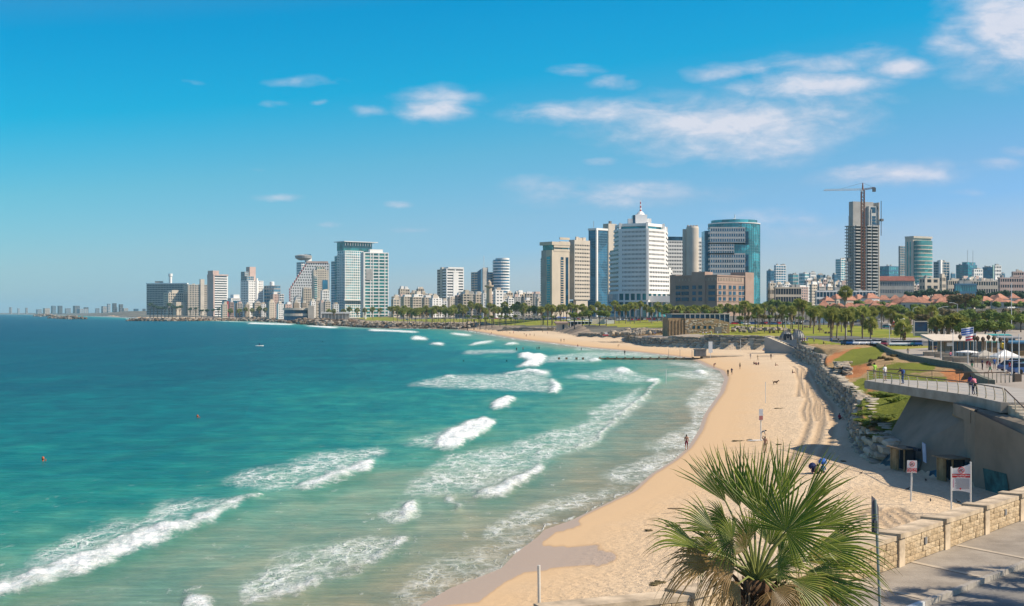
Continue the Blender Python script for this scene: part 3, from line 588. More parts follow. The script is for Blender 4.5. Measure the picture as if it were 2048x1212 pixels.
def hotels_left():
    b = Bld('slab_hotel', 'long grey slab hotel with a round chimney tower on its roof, far up the coast', 293, 374, 376, 3700, 8, 78); z = b.z(568)
    b.grid(0, 0, b.Lr, b.Ll, 0, z, 14, 2, 26, GREY, G_DARK, .38, .22); b.box('roof', WHITE, -1, -1, b.Lr + 1, b.Ll + 1, z, z + 3)
    b.box('penthouse', CREAM, 4, b.Ll * .6, b.Lr - 4, b.Ll * .8, z + 3, z + 9); c = b.mb('chimney', WHITE); c.lathe([(4.5, z), (4.5, b.z(553)), (6, b.z(552)), (6, b.z(547))], 14, (b.Lr / 2, b.Ll * .42, 0)); b.done()
    b = Bld('stepped_hotel', 'small beige stepped hotel in front of the grey slab hotel', 327, 337, 367, 3300, 8, 40); z = b.z(586)
    b.grid(0, 0, b.Lr, b.Ll, 0, z, 9, 7, 4, CREAM, G_DARK, .35, .35); b.box('penthouse', CREAM, b.Lr * .25, 2, b.Lr * .7, b.Ll - 2, z, b.z(580)); b.box('podium', TAN, b.Lr * .3, -18, b.Lr + 12, 0, 0, b.z(604)); b.roofbits(0, 0, b.Lr, b.Ll, z, 2); b.done()
    b = Bld('ribbed_hotel', 'beige ribbed hotel with a pale lift shaft between its two wings', 367, 376, 415, 3300, 7, 35); z = b.z(569)
    b.grid(0, 0, b.Lr, b.Ll, 0, z, 14, 12, 4, CREAM, G_DARK, .2, .38); b.box('lift_shaft', CREAM, b.Lr * .62, -3, b.Lr * .82, 5, 0, b.z(558)); b.roofbits(0, 0, b.Lr, b.Ll, z, 3, 6, CREAM); b.done()
    b = Bld('pink_tower', 'pink stone tower hotel with white balcony bands on its right side', 415, 427, 456, 3200, 6, 42); z = b.z(551)
    b.grid(0, 0, b.Lr, b.Ll, 0, z, 17, 1, 0, WHITE, G_DARK, .5, .08); b.box('side_wall', PINK, -.6, -.5, 3, b.Ll + .5, 0, z + 1); b.box('crown', PINK, -.5, 2, b.Lr * .4, b.Ll - 2, z, b.z(541)); b.box('roof', PINK, -.8, -.8, b.Lr + .5, b.Ll + .8, z, z + 3); b.done()
    b = Bld('white_hotel', 'white punched-window hotel with a brown stair tower rising behind it', 481, 497, 527, 2800, 6, 46); z = b.z(561)
    b.grid(0, 0, b.Lr, b.Ll, 0, z, 15, 9, 5, WHITE, G_DARK, .5, .5); b.grid(1, b.Ll * .25, b.Lr * .5, b.Ll - 1, z, b.z(552), 2, 4, 4, GREY, G_BLUE, .3, .2)
    b.box('stair_tower', PINK, b.Lr * .32, b.Ll * .45, b.Lr * .72, b.Ll * .9, z, b.z(533)); b.grid(b.Lr * .02, b.Ll * .5, b.Lr * .3, b.Ll, z, b.z(543), 4, 2, 2, GREY, G_BLUE); b.box('side_wing', WHITE, b.Lr * .5, -2, b.Lr * .52 + 3, 2, 0, b.z(556)); b.done()
    b = Bld('glass_hotel', 'grey-green glass hotel with a rounded corner and a white drum on top', 528, 548, 561, 2800, 6, 40); z = b.z(571)
    b.grid(0, 0, b.Lr, b.Ll, 0, z, 9, 4, 4, GREY, G_BLUE, .35, .12); b.mb('roof_drum', WHITE).lathe([(5, z), (5, b.z(564)), (4, b.z(563))], 14, (b.Lr * .3, b.Ll * .4, 0)); b.done()
    b = Bld('pink_flats', 'narrow pink apartment block in front of the glass hotel', 540, 546, 559, 2350, 5, 30); z = b.z(588)
    b.grid(0, 0, b.Lr, b.Ll, 0, z, 9, 4, 3, PINK, G_DARK, .6, .6); b.box('roof_box', WHITE, 2, 2, 9, 9, z, z + 4); b.done()
    b = Bld('balcony_flats', 'white apartment block with dark stacked balconies beside the pink flats', 557, 559, 568, 2300, 5, 30); z = b.z(588)
    b.grid(0, 0, b.Lr, b.Ll, 0, z, 10, 2, 2, WHITE, G_NAVY, .4, .15); b.done()
    b = Bld('blue_hall', 'low blue-grey hall on the beachfront left of the white hotel', 444, 452, 481, 2900, 5, 30); z = b.z(601)
    b.grid(0, 0, b.Lr, b.Ll, 0, z, 3, 5, 3, BLUEP, G_BLUE, .4, .2); b.box('red_panel', REDM, 2, -.4, 7, 0, 0, z - 2); b.done()
    b = Bld('stepped_flats', 'white stepped flats on the slope left of the white hotel', 455, 462, 482, 3100, 8, 32)
    b.grid(0, 0, b.Lr, b.Ll, 0, b.z(596), 6, 5, 3, WHITE, G_DARK, .5, .5); b.box('upper_floor', WHITE, b.Lr * .3, 3, b.Lr * .9, b.Ll, b.z(596), b.z(589)); b.done()

def sail_towers():
    # stepped triangular hotel
    d = 2400; b = Bld('stepped_tower', 'white stepped hotel tower whose left edge climbs in red-trimmed stairs', 576, 580, 658, d, 6, 12); Lr = b.Lr; fl = 20; z = b.z(526); fh = z / fl
    W = b.mb('facade_grid', WHITE, 'stuff'); G = b.mb('glazing', G_DARK, 'stuff'); RD = b.mb('red_trim', REDM, 'stuff')
    for i in range(fl):
        y = lerp(625, 526, (i + .5) / fl); xs = 0 if y > 572 else (572 - y) / (572 - 526) * (33 / 78)
        x0 = xs * Lr; z0 = i * fh
        G.box(x0 + .4, .5, z0, Lr, 22, z0 + fh); W.box(x0, 0, z0, Lr, 22.4, z0 + fh * .5); RD.box(x0 - .9, -.2, z0 - .1, x0 + .6, 21, z0 + fh * .62)
        n = int((Lr - x0) / 4.2)
        for k in range(n + 1): c = x0 + (Lr - x0) * k / max(1, n); W.box(c - 1.1, .12, z0 + .02, c + 1.1, 1, z0 + fh + .01)
    b.box('roof_band', PINK, Lr * .42, -.6, Lr * .98, 23, z, b.z(522)); b.box('side_wall', GREY, Lr, 0, Lr + 1, 22, 0, z); b.done()
    b = Bld('disc_tower', 'slim glass tower topped by a wide round disc, behind the stepped tower', 593, 603, 624, 2550, 6, 35); z = b.z(524)
    b.grid(0, 0, b.Lr, b.Ll, 0, z, 22, 5, 4, WHITE, G_BLUE, .4, .15); b.mb('disc', GREY).lathe([(9, b.z(520)), (16, b.z(516)), (17, b.z(511)), (9, b.z(509))], 20, (b.Lr * .35, b.Ll * .35, 0)); b.box('white_fin', WHITE, b.Lr * .45, -1, b.Lr * .95, 6, 0, b.z(515)); b.box('roof_box', G_BLUE, b.Lr * .4, 0, b.Lr * .9, 7, b.z(515), b.z(508)); b.done()
    b = Bld('cream_tower', 'cream apartment tower with a dark glazed balcony strip in front of the stepped tower', 624, 627, 657, 2200, 5, 22); z = b.z(540)
    b.grid(0, 0, b.Lr, b.Ll, 0, z, 22, 7, 3, CREAM, G_DARK, .55, .55); b.box('glazed_strip', G_GREEN, b.Lr * .05, -.4, b.Lr * .25, .2, 4, b.z(555)); b.box('glazed_strip', G_BLUE, b.Lr * .6, -.5, b.Lr * .95, .2, 4, b.z(560)); b.grid(b.Lr * .25, 2, b.Lr * .8, b.Ll, z, b.z(533), 1, 3, 2, CREAM, G_GREEN)
    for i in range(20): b.box('balcony', WHITE, b.Lr * .05, -1.3, b.Lr * .25, 0, 3 + i * (z - 10) / 20, 4 + i * (z - 10) / 20, 'stuff')
    b.done()
    for (nm, lb, x0, xc, x1, d, yt, wl, fl, cr) in (('beige_flats', 'beige flats with rounded top in front of the stepped tower', 604, 607, 624, 2150, 577, TAN, 12, 4), ('white_flats', 'white flats with blue balconies before the cream tower', 641, 644, 659, 2120, 581, WHITE, 10, 4),
            ('blue_flats', 'low blue-fronted flats at the foot of the stepped tower', 588, 592, 604, 2200, 594, WHITE, 8, 3), ('small_flats', 'small cream flats at the foot of the cream tower', 630, 633, 641, 2100, 600, CREAM, 6, 3)):
        b = Bld(nm, lb, x0, xc, x1, d, 5, 24); z = b.z(yt); b.grid(0, 0, b.Lr, b.Ll, 0, z, fl, cr, 3, wl, G_DARK, .4, .4); b.roofbits(0, 0, b.Lr, b.Ll, z, d, 3, CREAM); b.done()
    # twin glass and white towers
    b = Bld('terraced_glass_tower', 'white gridded glass tower stepping up to a teal crown under a thin flat disc', 661, 690, 727, 2250, 6, 38); z = b.z(501)
    b.grid(0, 0, b.Lr, b.Ll * .52, 0, z, 26, 9, 4, WHITE, G_TEAL, .32, .3)
    b.grid(.6, b.Ll * .52, b.Lr * .8, b.Ll * .74, 0, b.z(511), 24, 6, 2, GREY, G_TEAL, .22, .1); b.grid(1.2, b.Ll * .74, b.Lr * .8, b.Ll, 0, b.z(521), 22, 6, 2, WHITE, G_BLUE, .2, .08)
    b.grid(b.Lr * .0, b.Ll * .1, b.Lr * 1.55, b.Ll * .55, z, b.z(484), 3, 14, 5, G_TEAL, G_GREEN, .12, .08, top=.6)
    b.mb('crown_disc', STEELW).box(-3, -3, b.z(483.5), b.Lr * 1.75, b.Ll * .65, b.z(482))
    for k in range(12): b.box('crown_strut', STEELW, b.Lr * 1.5 * k / 11, -1, b.Lr * 1.5 * k / 11 + .5, -.5, b.z(491), b.z(483), 'stuff')
    for i in range(24): b.box('balcony', WHITE, -1.6, b.Ll * .1, -.02, b.Ll * .3, 6 + i * z / 26, 7.1 + i * z / 26, 'stuff'); b.box('balcony', WHITE, -1.6, b.Ll * .42, -.03, b.Ll * .52, 5 + i * z / 26, 6.1 + i * z / 26, 'stuff')
    b.box('podium', WHITE, -4, -5, b.Lr + 4, -.4, b.z(601), b.z(598)); b.done()
    b = Bld('gridded_tower', 'teal glass tower wrapped in a bold white grid, tallest block on the left shore', 722, 727, 777, 2200, 6, 26); z = b.z(506); Lr = b.Lr
    b.box('glazing', G_GREEN, .6, .6, Lr - .6, b.Ll, 0, z - .1); W = b.mb('facade_grid', WHITE, 'stuff'); fl = 20
    for i in range(fl + 1): W.box(0, 0, z * i / fl - .1, Lr, b.Ll + .2, z * i / fl + (z / fl) * .27)
    for f in (0, .035, .27, .37, .6, .84, .975): W.box(Lr * f, -.25, 0, Lr * f + 1.3, 1, z + 1)
    for k in range(6): W.box(-.2, b.Ll * k / 5, 0, .8, b.Ll * k / 5 + 1.4, z + .5)
    b.box('plain_panel', GREY, Lr * .1, -.35, Lr * .36, .3, b.z(560), b.z(538)); b.box('roof_box', WHITE, Lr * .28, 3, Lr * .8, b.Ll - 2, z, b.z(498)); b.done()
    b = Bld('round_pavilion', 'low oval seafront pavilion with a dark window band and pale square pier', 560, 566, 617, 1900, 5.5, 5); z = b.z(616); Lr = b.Lr
    def oval(g): return [(Lr * .5 + (Lr * .5 + g) * math.cos(a), 9 + (9 + g) * math.sin(a)) for a in np.linspace(0, 2 * math.pi, 28, endpoint=False)]
    b.mb('base', BLUEP).prism(oval(-1), -4, b.z(632)); b.mb('slab', CREAM).prism(oval(.5), b.z(632), b.z(627)); b.mb('window_band', G_NAVY).prism(oval(-1.5), b.z(627), b.z(620)); b.mb('roof', CREAM).prism(oval(1), b.z(620), z); b.box('pier', CREAM, Lr * .98, -1, Lr * 1.22, 8, -2, b.z(611)); b.done()
    b = Bld('long_canopy', 'long low white canopy roof on the seafront right of the pavilion', 640, 642, 700, 1800, 5, 3); b.box('roof', WHITE, 0, 0, b.Lr, 10, b.z(627), b.z(624)); b.box('back_wall', GREY, 1, 6, b.Lr - 1, 7, -1, b.z(627.2))
    for k in range(9): b.box('post', WHITE, b.Lr * k / 8.2, .5, b.Lr * k / 8.2 + .4, .9, -1, b.z(627.2))
    b.done()
    b = Bld('square_pylon', 'white square pylon standing at the foot of the gridded tower', 729, 730, 733, 1800, 5, 20); b.box('shaft', WHITE, 0, 0, b.Lr, b.Ll if b.Ll < 5 else 2.4, 0, b.z(614)); b.done()

def middle_towers():
    b = Bld('banded_hotel', 'white banded hotel tower with a narrower shaded wing on its left', 874, 893, 928, 2100, 8, 30); z = b.z(537); Lr, Ll = b.Lr, b.Ll
    b.grid(0, 0, Lr, Ll * .55, 0, z, 17, 2, 1, WHITE, G_DARK, .55, .1); b.box('centre_pier', WHITE, Lr * .38, -.6, Lr * .68, .3, 0, z - 6); b.box('crown', WHITE, Lr * .1, -.3, Lr * .98, Ll * .5, z, b.z(534))
    b.grid(.3, Ll * .55, Lr * .6, Ll, 0, b.z(538), 17, 2, 3, CREAM, G_DARK, .5, .12); b.box('lift_shaft', CREAM, -.8, Ll * .42, Lr * .5, Ll * .62, 0, b.z(534)); b.done()
    b = Bld('blade_tower', 'twin banded office tower split by a tall blue-grey blade with a mast', 942, 962, 986, 2200, 8, 40); z = b.z(544); Lr, Ll = b.Lr, b.Ll
    b.grid(0, .0, Lr, Ll, 0, z, 18, 3, 3, TAN, G_BLUE, .42, .1); b.mb('blade', BLUEP).prism([(-1.2, -1.2), (Lr * .55, -1.2), (Lr * .55, 3), (-1.2, Ll * .3)], 0, [b.z(538), b.z(534), b.z(534), b.z(543)]); b.box('blade_face', GREY, Lr * .1, -1.6, Lr * .5, -1.1, 0, b.z(535))
    b.mb('mast', STEELW).tube([(Lr * .3, 2, b.z(536)), (Lr * .3, 2, b.z(511))], .35, 5); b.done()
    b = Bld('minaret', 'slender sandstone minaret with a balcony ring behind the seafront palms', 974, 977, 981, 1500, 9, 30, 'minaret'); z0 = b.z(562)
    b.mb('shaft', SAND).lathe([(3.4, 0), (3.2, b.z(575)), (5.2, b.z(573)), (5.2, b.z(570.5)), (2.6, b.z(570)), (2.4, b.z(564)), (.3, b.z(560))], 12, (2, 2, 0)); b.done()
    b = Bld('oval_tower', 'rounded white balcony tower right of the blade tower', 994, 1003, 1029, 2200, 8, 30); r = (1029 - 994) / 2 * 2200 / F; cx, cy = (1011.5 - 1003) * 2200 / F, r
    z = b.z(519)
    for i in range(20):
        zz = z * i / 20; rr = r
        b.mb('glazing', G_BLUE, 'stuff').prism(cyl_pts(cx, cy, rr - 1.2, 24), zz, zz + z / 20); b.mb('balcony_ring', WHITE, 'stuff').prism(cyl_pts(cx + .5, cy, rr, 24), zz, zz + z / 20 * .45)
    b.mb('roof', WHITE).prism(cyl_pts(cx + 3, cy, r * .8, 24), z, z + 3); b.done()

def main_towers():
    b = Bld('tan_tower', 'tan hotel tower with dark vertical slots and sea-green balcony edge', 1080, 1104, 1139, 1180, 11, 40); z = b.z(483); Lr, Ll = b.Lr, b.Ll; fl = 22
    b.box('wall', TAN, 0, 0, Lr, Ll * .55, 0, b.z(500)); b.box('wall', GREY, -.1, Ll * .5, Lr, Ll - 2, 0, b.z(500))
    b.box('glazed_strip', G_TEAL, -.35, Ll * .14, 0, Ll * .42, 6, b.z(513)); b.box('top_glazing', G_GREEN, .8, .8, Lr - .5, Ll - 3, b.z(500), z - 3); b.box('roof', TAN, -.5, -.6, Lr + .3, Ll, z - 3, z)
    for i in range(4): b.box('top_louvre', TAN, Lr * (.45 if i > 1 else .1), -.3, Lr, .7, b.z(500) + i * 3.6 - 1, b.z(500) + i * 3.6 + 1.1)
    for i in range(fl):
        zz = 6 + i * (b.z(510) - 8) / fl
        for f in (.5, .78): b.box('slot_window', G_NAVY, Lr * f, -.2, Lr * f + 3.2, .05, zz, zz + 2.6, 'stuff')
        b.box('slot_sill', TAN, Lr * .49, -.5, Lr * .49 + 4, 0, zz - .8, zz - .1, 'stuff')
        for hh in (0, .5): b.box('balcony', G_TEAL, .3, Ll - 3 + hh, Lr * .5, Ll - .5, zz, zz + 1.4, 'stuff'); b.box('balcony', WHITE, .2, Ll - 2.6, 1.2, Ll - .3, zz + 1.5, zz + 1.9, 'stuff')
        b.box('strip_bar', TAN, -.5, Ll * .14, -.3, Ll * .42, zz, zz + .35, 'stuff')
    b.done()
    b = Bld('cream_banded_tower', 'cream office slab with rows of small dark windows beside the tan tower', 1139, 1149, 1180, 1200, 11, 42); z = b.z(480); Lr, Ll = b.Lr, b.Ll
    b.grid(0, 0, Lr, Ll, 16, z, 14, 9, 0, CREAM, G_DARK, .62, .3, top=4); b.box('side_wall', GREY, -.4, -.2, .4, Ll + .2, 16, z + .3); b.box('podium_legs', CREAM, 3, 1, Lr - 2, Ll - 2, 0, 16); b.roofbits(0, 0, Lr, Ll, z, 5, 4, CREAM); b.done()
    b = Bld('blue_glass_tower', 'dark blue glass tower with a white corner fin and concrete lift shaft', 1177, 1193, 1215, 1225, 11, 44); z = b.z(460); Lr, Ll = b.Lr, b.Ll
    b.grid(0, 0, Lr, Ll, 0, z, 34, 8, 7, mat('blue_metal', (.12, .24, .34), .5), G_BLUE, .16, .07, top=.5); b.box('corner_fin', WHITE, -.6, -.8, 1.3, .8, 0, z); b.box('roof', WHITE, -.4, -.4, Lr + .4, Ll + .4, z, b.z(456))
    b.mb('mast', GREY).tube([(4, Ll * .7, z), (4, Ll * .7, b.z(441))], .3, 4); b.done()
    b = Bld('lift_shaft_tower', 'plain cream concrete shaft tower between the blue glass tower and the white octagon', 1206, 1217, 1233, 1390, 11, 42); z = b.z(447); b.box('shaft', CREAM, 0, 0, b.Lr, b.Ll, 0, z); b.mb('rooftop_unit', DGREY).box(b.Lr * .35, b.Ll * .3, z, b.Lr * .6, b.Ll * .5, z + 3); b.done()
    # white octagonal tower: facets given by their corners
    d = 1250; lab = 'large white faceted tower with window bands, teal crown and red-white mast'
    root = empty('octagon_tower', (px(1295, d), d, 11), 0, lab, 'building')
    def P(x, dd): return ((x - 1024) / F * dd - px(1295, d), dd - d)
    zz = lambda y: hz(y, d) - 11
    W = MB(); G = MB(); NAV = MB()
    lower = [P(1218, 1296), P(1237, 1262), P(1295, 1250), P(1342, 1282), P(1345, 1330), P(1235, 1340)]; upper = [P(1227, 1285), P(1237, 1262), P(1295, 1250), P(1332, 1275), P(1336, 1325), P(1240, 1330)]
    def shrink(poly, g):
        cx = sum(p[0] for p in poly) / len(poly); cy = sum(p[1] for p in poly) / len(poly)
        return [(cx + (p[0] - cx) * (1 - g / math.hypot(p[0] - cx, p[1] - cy)), cy + (p[1] - cy) * (1 - g / math.hypot(p[0] - cx, p[1] - cy))) for p in poly]
    fl = 14; z0, z1 = zz(587), zz(461); fh = (z1 - z0) / fl
    for i in range(fl):
        a = z0 + i * fh; poly = lower if a + fh < zz(529) else upper
        polyL = lower if a + fh < zz(495) else upper
        poly = [polyL[0]] + [poly[1], poly[2], poly[3], poly[4]] + [polyL[5]]
        W.prism(poly, a, a + fh * .56); G.prism(shrink(poly, .9), a + fh * .56, a + fh)
        for k, n in ((1, 18), (2, 12)):
            p, q = Vector(poly[k]), Vector(poly[k + 1]); e = (q - p); L = e.length; e.normalize(); nrm = Vector((e.y, -e.x))
            if k == 1: e0, e1 = .12, .97
            else: e0, e1 = .08, .92
            for j in range(n + 1):
                c = p + e * L * lerp(e0, e1, j / n); M = Matrix.Translation((c.x, c.y, 0)) @ Matrix.Rotation(math.atan2(e.y, e.x), 4, 'Z'); W.box(-.36, .06, a + fh * .5, .36, 1.1, a + fh, M)
            for f0, f1 in ((0, e0), (e1, 1)):
                c = p + e * L * f0; M = Matrix.Translation((c.x, c.y, 0)) @ Matrix.Rotation(math.atan2(e.y, e.x), 4, 'Z'); W.box(.05, .05, a + fh * .5, L * (f1 - f0) - .05, 1.1, a + fh, M)
    W.prism(upper, z1, z1 + 2.2)
    M = Matrix.Translation((*P(1295, 1249.4), 0)); W.box(-1.2, -.2, zz(600), 1.2, 2, z1 + 2, M)
    W.obj('facade_grid', WHITE, root, kind='stuff'); G.obj('glazing', G_DARK, root, kind='stuff')
    c = MB(); c.prism(shrink(upper, 5), z1 + 2.2, zz(446)); c.obj('crown_glazing', G_TEAL, root)
    c = MB(); c.prism(shrink(upper, 3), zz(451), zz(445.5))
    for k in range(5):
        p = shrink(upper, 2.5)[k]; c.box(p[0] - 1, p[1] - 1, z1 + 1, p[0] + 1, p[1] + 1, zz(444))
    c.obj('crown_band', WHITE, root)
    c = MB(); cx, cy = P(1281, 1290); s_ = d / F; c.box(cx - 12 * s_, cy - 8, zz(446), cx + 12 * s_, cy + 8, zz(424)); c.box(cx + 12.1 * s_, cy - 6, zz(446), cx + 21 * s_, cy + 7, zz(432)); c.box(cx - 26 * s_, cy - 5, zz(446), cx - 17 * s_, cy + 5, zz(432)); c.lathe([(5, zz(424)), (2.5, zz(418)), (1.5, zz(416))], 10, (cx, cy, 0)); c.obj('roof_core', WHITE, root)
    c = MB(); c.box(cx - 17 * s_, cy - 7, zz(446), cx - 12.1 * s_, cy + 6, zz(425)); c.obj('roof_stair', G_NAVY, root)
    for i in range(6):
        c = MB(); c.tube([(cx, cy, zz(417 - i * 4)), (cx, cy, zz(417 - (i + 1) * 4))], .9 - i * .1, 6); c.obj('mast', REDM if i % 2 == 0 else WHITE, root)
    c = MB(); c.prism(shrink(lower, 4), 0, z0); c.obj('base_glazing', G_TEAL, root)
    c = MB(); c.prism(lower, zz(604), zz(600)); 
    for k in range(5):
        p, q = Vector(lower[k]), Vector(lower[k + 1])
        for j in range(5): v = p.lerp(q, j / 5); c.box(v.x - .8, v.y, 0, v.x + .8, v.y + 2, z0 + .1)
    c.box(P(1297, 1252)[0], -1 + 4, zz(604), P(1340, 1255)[0], 30, zz(592)); c.obj('base_frame', WHITE, root)
    b = Bld('blue_podium', 'low blue-clad podium linking the cream slab and the white octagon', 1142, 1144, 1236, 1240, 11, 4); z = b.z(601)
    b.grid(0, 0, b.Lr, 30, 0, z, 3, 14, 3, BLUEP, G_BLUE, .6, .2); b.done()
    b = Bld('white_slab', 'white banded slab behind the brown hotel with a dark blue top storey', 1332, 1333, 1413, 1520, 12, 14); z = b.z(481); Lr = b.Lr
    b.grid(0, 0, Lr, 25, 0, z, 20, 24, 3, WHITE, G_DARK, .55, .3); b.grid(1, 1, Lr * .55, 24, z, b.z(473), 1, 10, 3, G_NAVY, G_NAVY, .3, .1, top=.4); b.box('stair_box', WHITE, Lr * .8, 2, Lr * .98, 20, z, b.z(474)); b.done()
    b = Bld('cylinder_shaft', 'tall plain cream cylinder shaft standing out of the white slab', 1373, 1385, 1398, 1490, 12, 0); r = 12.5 * 1490 / F
    b.mb('shaft', CREAM).lathe([(r, 0), (r, b.z(456)), (r * .92, b.z(453))], 26, (0, 0, 0)); b.box('side_fin', CREAM, -r * 1.5, 1, -r * .9, 5, 0, b.z(458))
    for k in range(4): b.mb('dish', GREY).lathe([(1.2, b.z(453)), (1.6, b.z(451)), (.4, b.z(450))], 8, (-5 + k * 3.3, 0, 0))
    b.done()
    # round teal glass tower with a cream banded slab let into its left side
    d = 1340; r = 52 * d / F; cx, cy = px(1477, d), d + r; z0 = 12; zt = hz(446, d) - z0
    root = empty('round_glass_tower', (cx, cy, z0), 0, 'round teal glass tower with a cream window slab set into its left half', 'building')
    g = MB(); g.prism(cyl_pts(0, 0, r, 56), 0, zt); g.obj('glazing', G_TEAL, root)
    g = MB()
    for i in range(34): g.prism(cyl_pts(0, 0, r + .12, 56), zt * i / 34, zt * i / 34 + .3)
    for k in range(56): x, y = r * math.cos(k / 56 * 2 * math.pi), r * math.sin(k / 56 * 2 * math.pi); g.box(x * 1.004 - .1, y * 1.004 - .1, 0, x * 1.004 + .1, y * 1.004 + .1, zt)
    g.obj('mullions', mat('teal_metal', (.08, .2, .24), .4), root, kind='stuff')
    g = MB(); g.prism(cyl_pts(0, 0, r + .5, 56), zt, zt + 1); g.obj('cornice', STEELW, root)
    g = MB(); g.prism(cyl_pts(0, 0, r * .9, 48), zt, hz(438, d) - z0); g.obj('crown_ring', G_TEAL, root)
    H = lambda y: hz(y, d) - z0
    xl, xr_ = px(1420, d) - cx, px(1490, d) - cx; yf = -r * .98
    def slab(xa, xb, ya, yb, fl):
        W.box(xa, yf - 2, H(yb), xb, yf + 16, H(yb) + 1.4)
        for i in range(fl):
            a = lerp(H(yb), H(ya), i / fl); h = (H(ya) - H(yb)) / fl; W.box(xa, yf - 2, a, xb, yf + 16, a + h * .42); G.box(xa + .5, yf - 1.4, a + h * .42, xb - .5, yf + 15, a + h)
            n = max(2, int((xb - xa) / 2.4))
            for j in range(n + 1): c_ = lerp(xa, xb - .7, j / n); W.box(c_, yf - 1.94, a + h * .5, c_ + .7, yf - 1, a + h - .01)
        W.box(xa, yf - 2, H(ya), xb, yf + 16, H(ya) + 1.5)
    W = MB(); G = MB(); slab(xl, xr_, 457, 488, 3); slab(xl, px(1468, d) - cx, 488.5, 509, 3); slab(xl, xr_, 509.5, 600, 9)
    W.obj('slab_facade', mat('pale_grey_panel', (.55, .56, .54), .7), root, kind='stuff'); G.obj('slab_glazing', G_BLUE, root, kind='stuff')
    for ya, yb in ((545, 509), (488, 463)): g = MB(); g.box(px(1490.5, d) - cx, yf - .6, H(ya), px(1497, d) - cx, yf + 6, H(yb)); g.obj('recess', G_NAVY, root)
    g = MB(); g.box(px(1413, d) - cx, -r * .5, 0, px(1428, d) - cx, r * .3, H(460)); g.obj('rear_wing', G_BLUE, root)
    g = MB(); g.tube([(0, -5, H(438)), (0, -5, H(426))], .5, 5); g.lathe([(.6, H(438)), (2, H(435)), (.4, H(434))], 8, (-1, -5, 0)); g.obj('mast', STEELW, root)
    # brown hotel
    d = 1130; root = None
    b = Bld('brown_hotel', 'bulky brown stone hotel with square paired windows and higher corner blocks', 1341, 1434, 1505, d, 10, 50, maxl=120); Lr, Ll = b.Lr, b.Ll; z = b.z(552)
    WL = b.mb('wall', BROWN); WL.box(0, 0, 0, Lr, Ll, z); WL.box(Lr * .76, -1.2, 0, Lr + .5, 14, b.z(542)); WL.box(-1.2, Ll * .24, 0, 12, Ll * .52, b.z(543)); WL.box(-.5, Ll * .88, 0, 10, Ll + .4, b.z(548))
    for yy in (566, 578.5, 590, 602): b.mb('string_course', BROWN).box(-.35, -.35, b.z(yy) - .25, Lr + .3, Ll + .3, b.z(yy) + .25)
    for yy in (574, 586, 598):
        for f in (.04, .16, .32, .44, .60, .70): b.mb('window', G_NAVY, 'stuff').box(Lr * f, -.28, b.z(yy + 3.8), Lr * f + 4.6, .1, b.z(yy - 3.8)); b.mb('window_sill', SAND, 'stuff').box(Lr * f - .3, -.7, b.z(yy + 4.5), Lr * f + 4.9, .05, b.z(yy + 3.9))
        for f in (.04, .1, .3, .43, .6, .68, .78, .86): b.mb('window', G_NAVY, 'stuff').box(-.45 if not .24 < f < .52 else -1.5, Ll * f, b.z(yy + 3.6), .1, Ll * f + 3.6, b.z(yy - 3.6))
    for k in range(16): b.mb('crenel', SAND, 'stuff').box(Lr * (.04 + k * .043), -.5, b.z(561), Lr * (.04 + k * .043) + .9, 0, b.z(555))
    for k in range(12): b.mb('crenel', SAND, 'stuff').box(-.5, Ll * (.02 + k * .07), b.z(561), 0, Ll * (.02 + k * .07) + .9, b.z(556))
    b.mb('parapet', BROWN).box(-.6, -.6, z, Lr + .6, Ll + .6, z + 1.2); b.done()

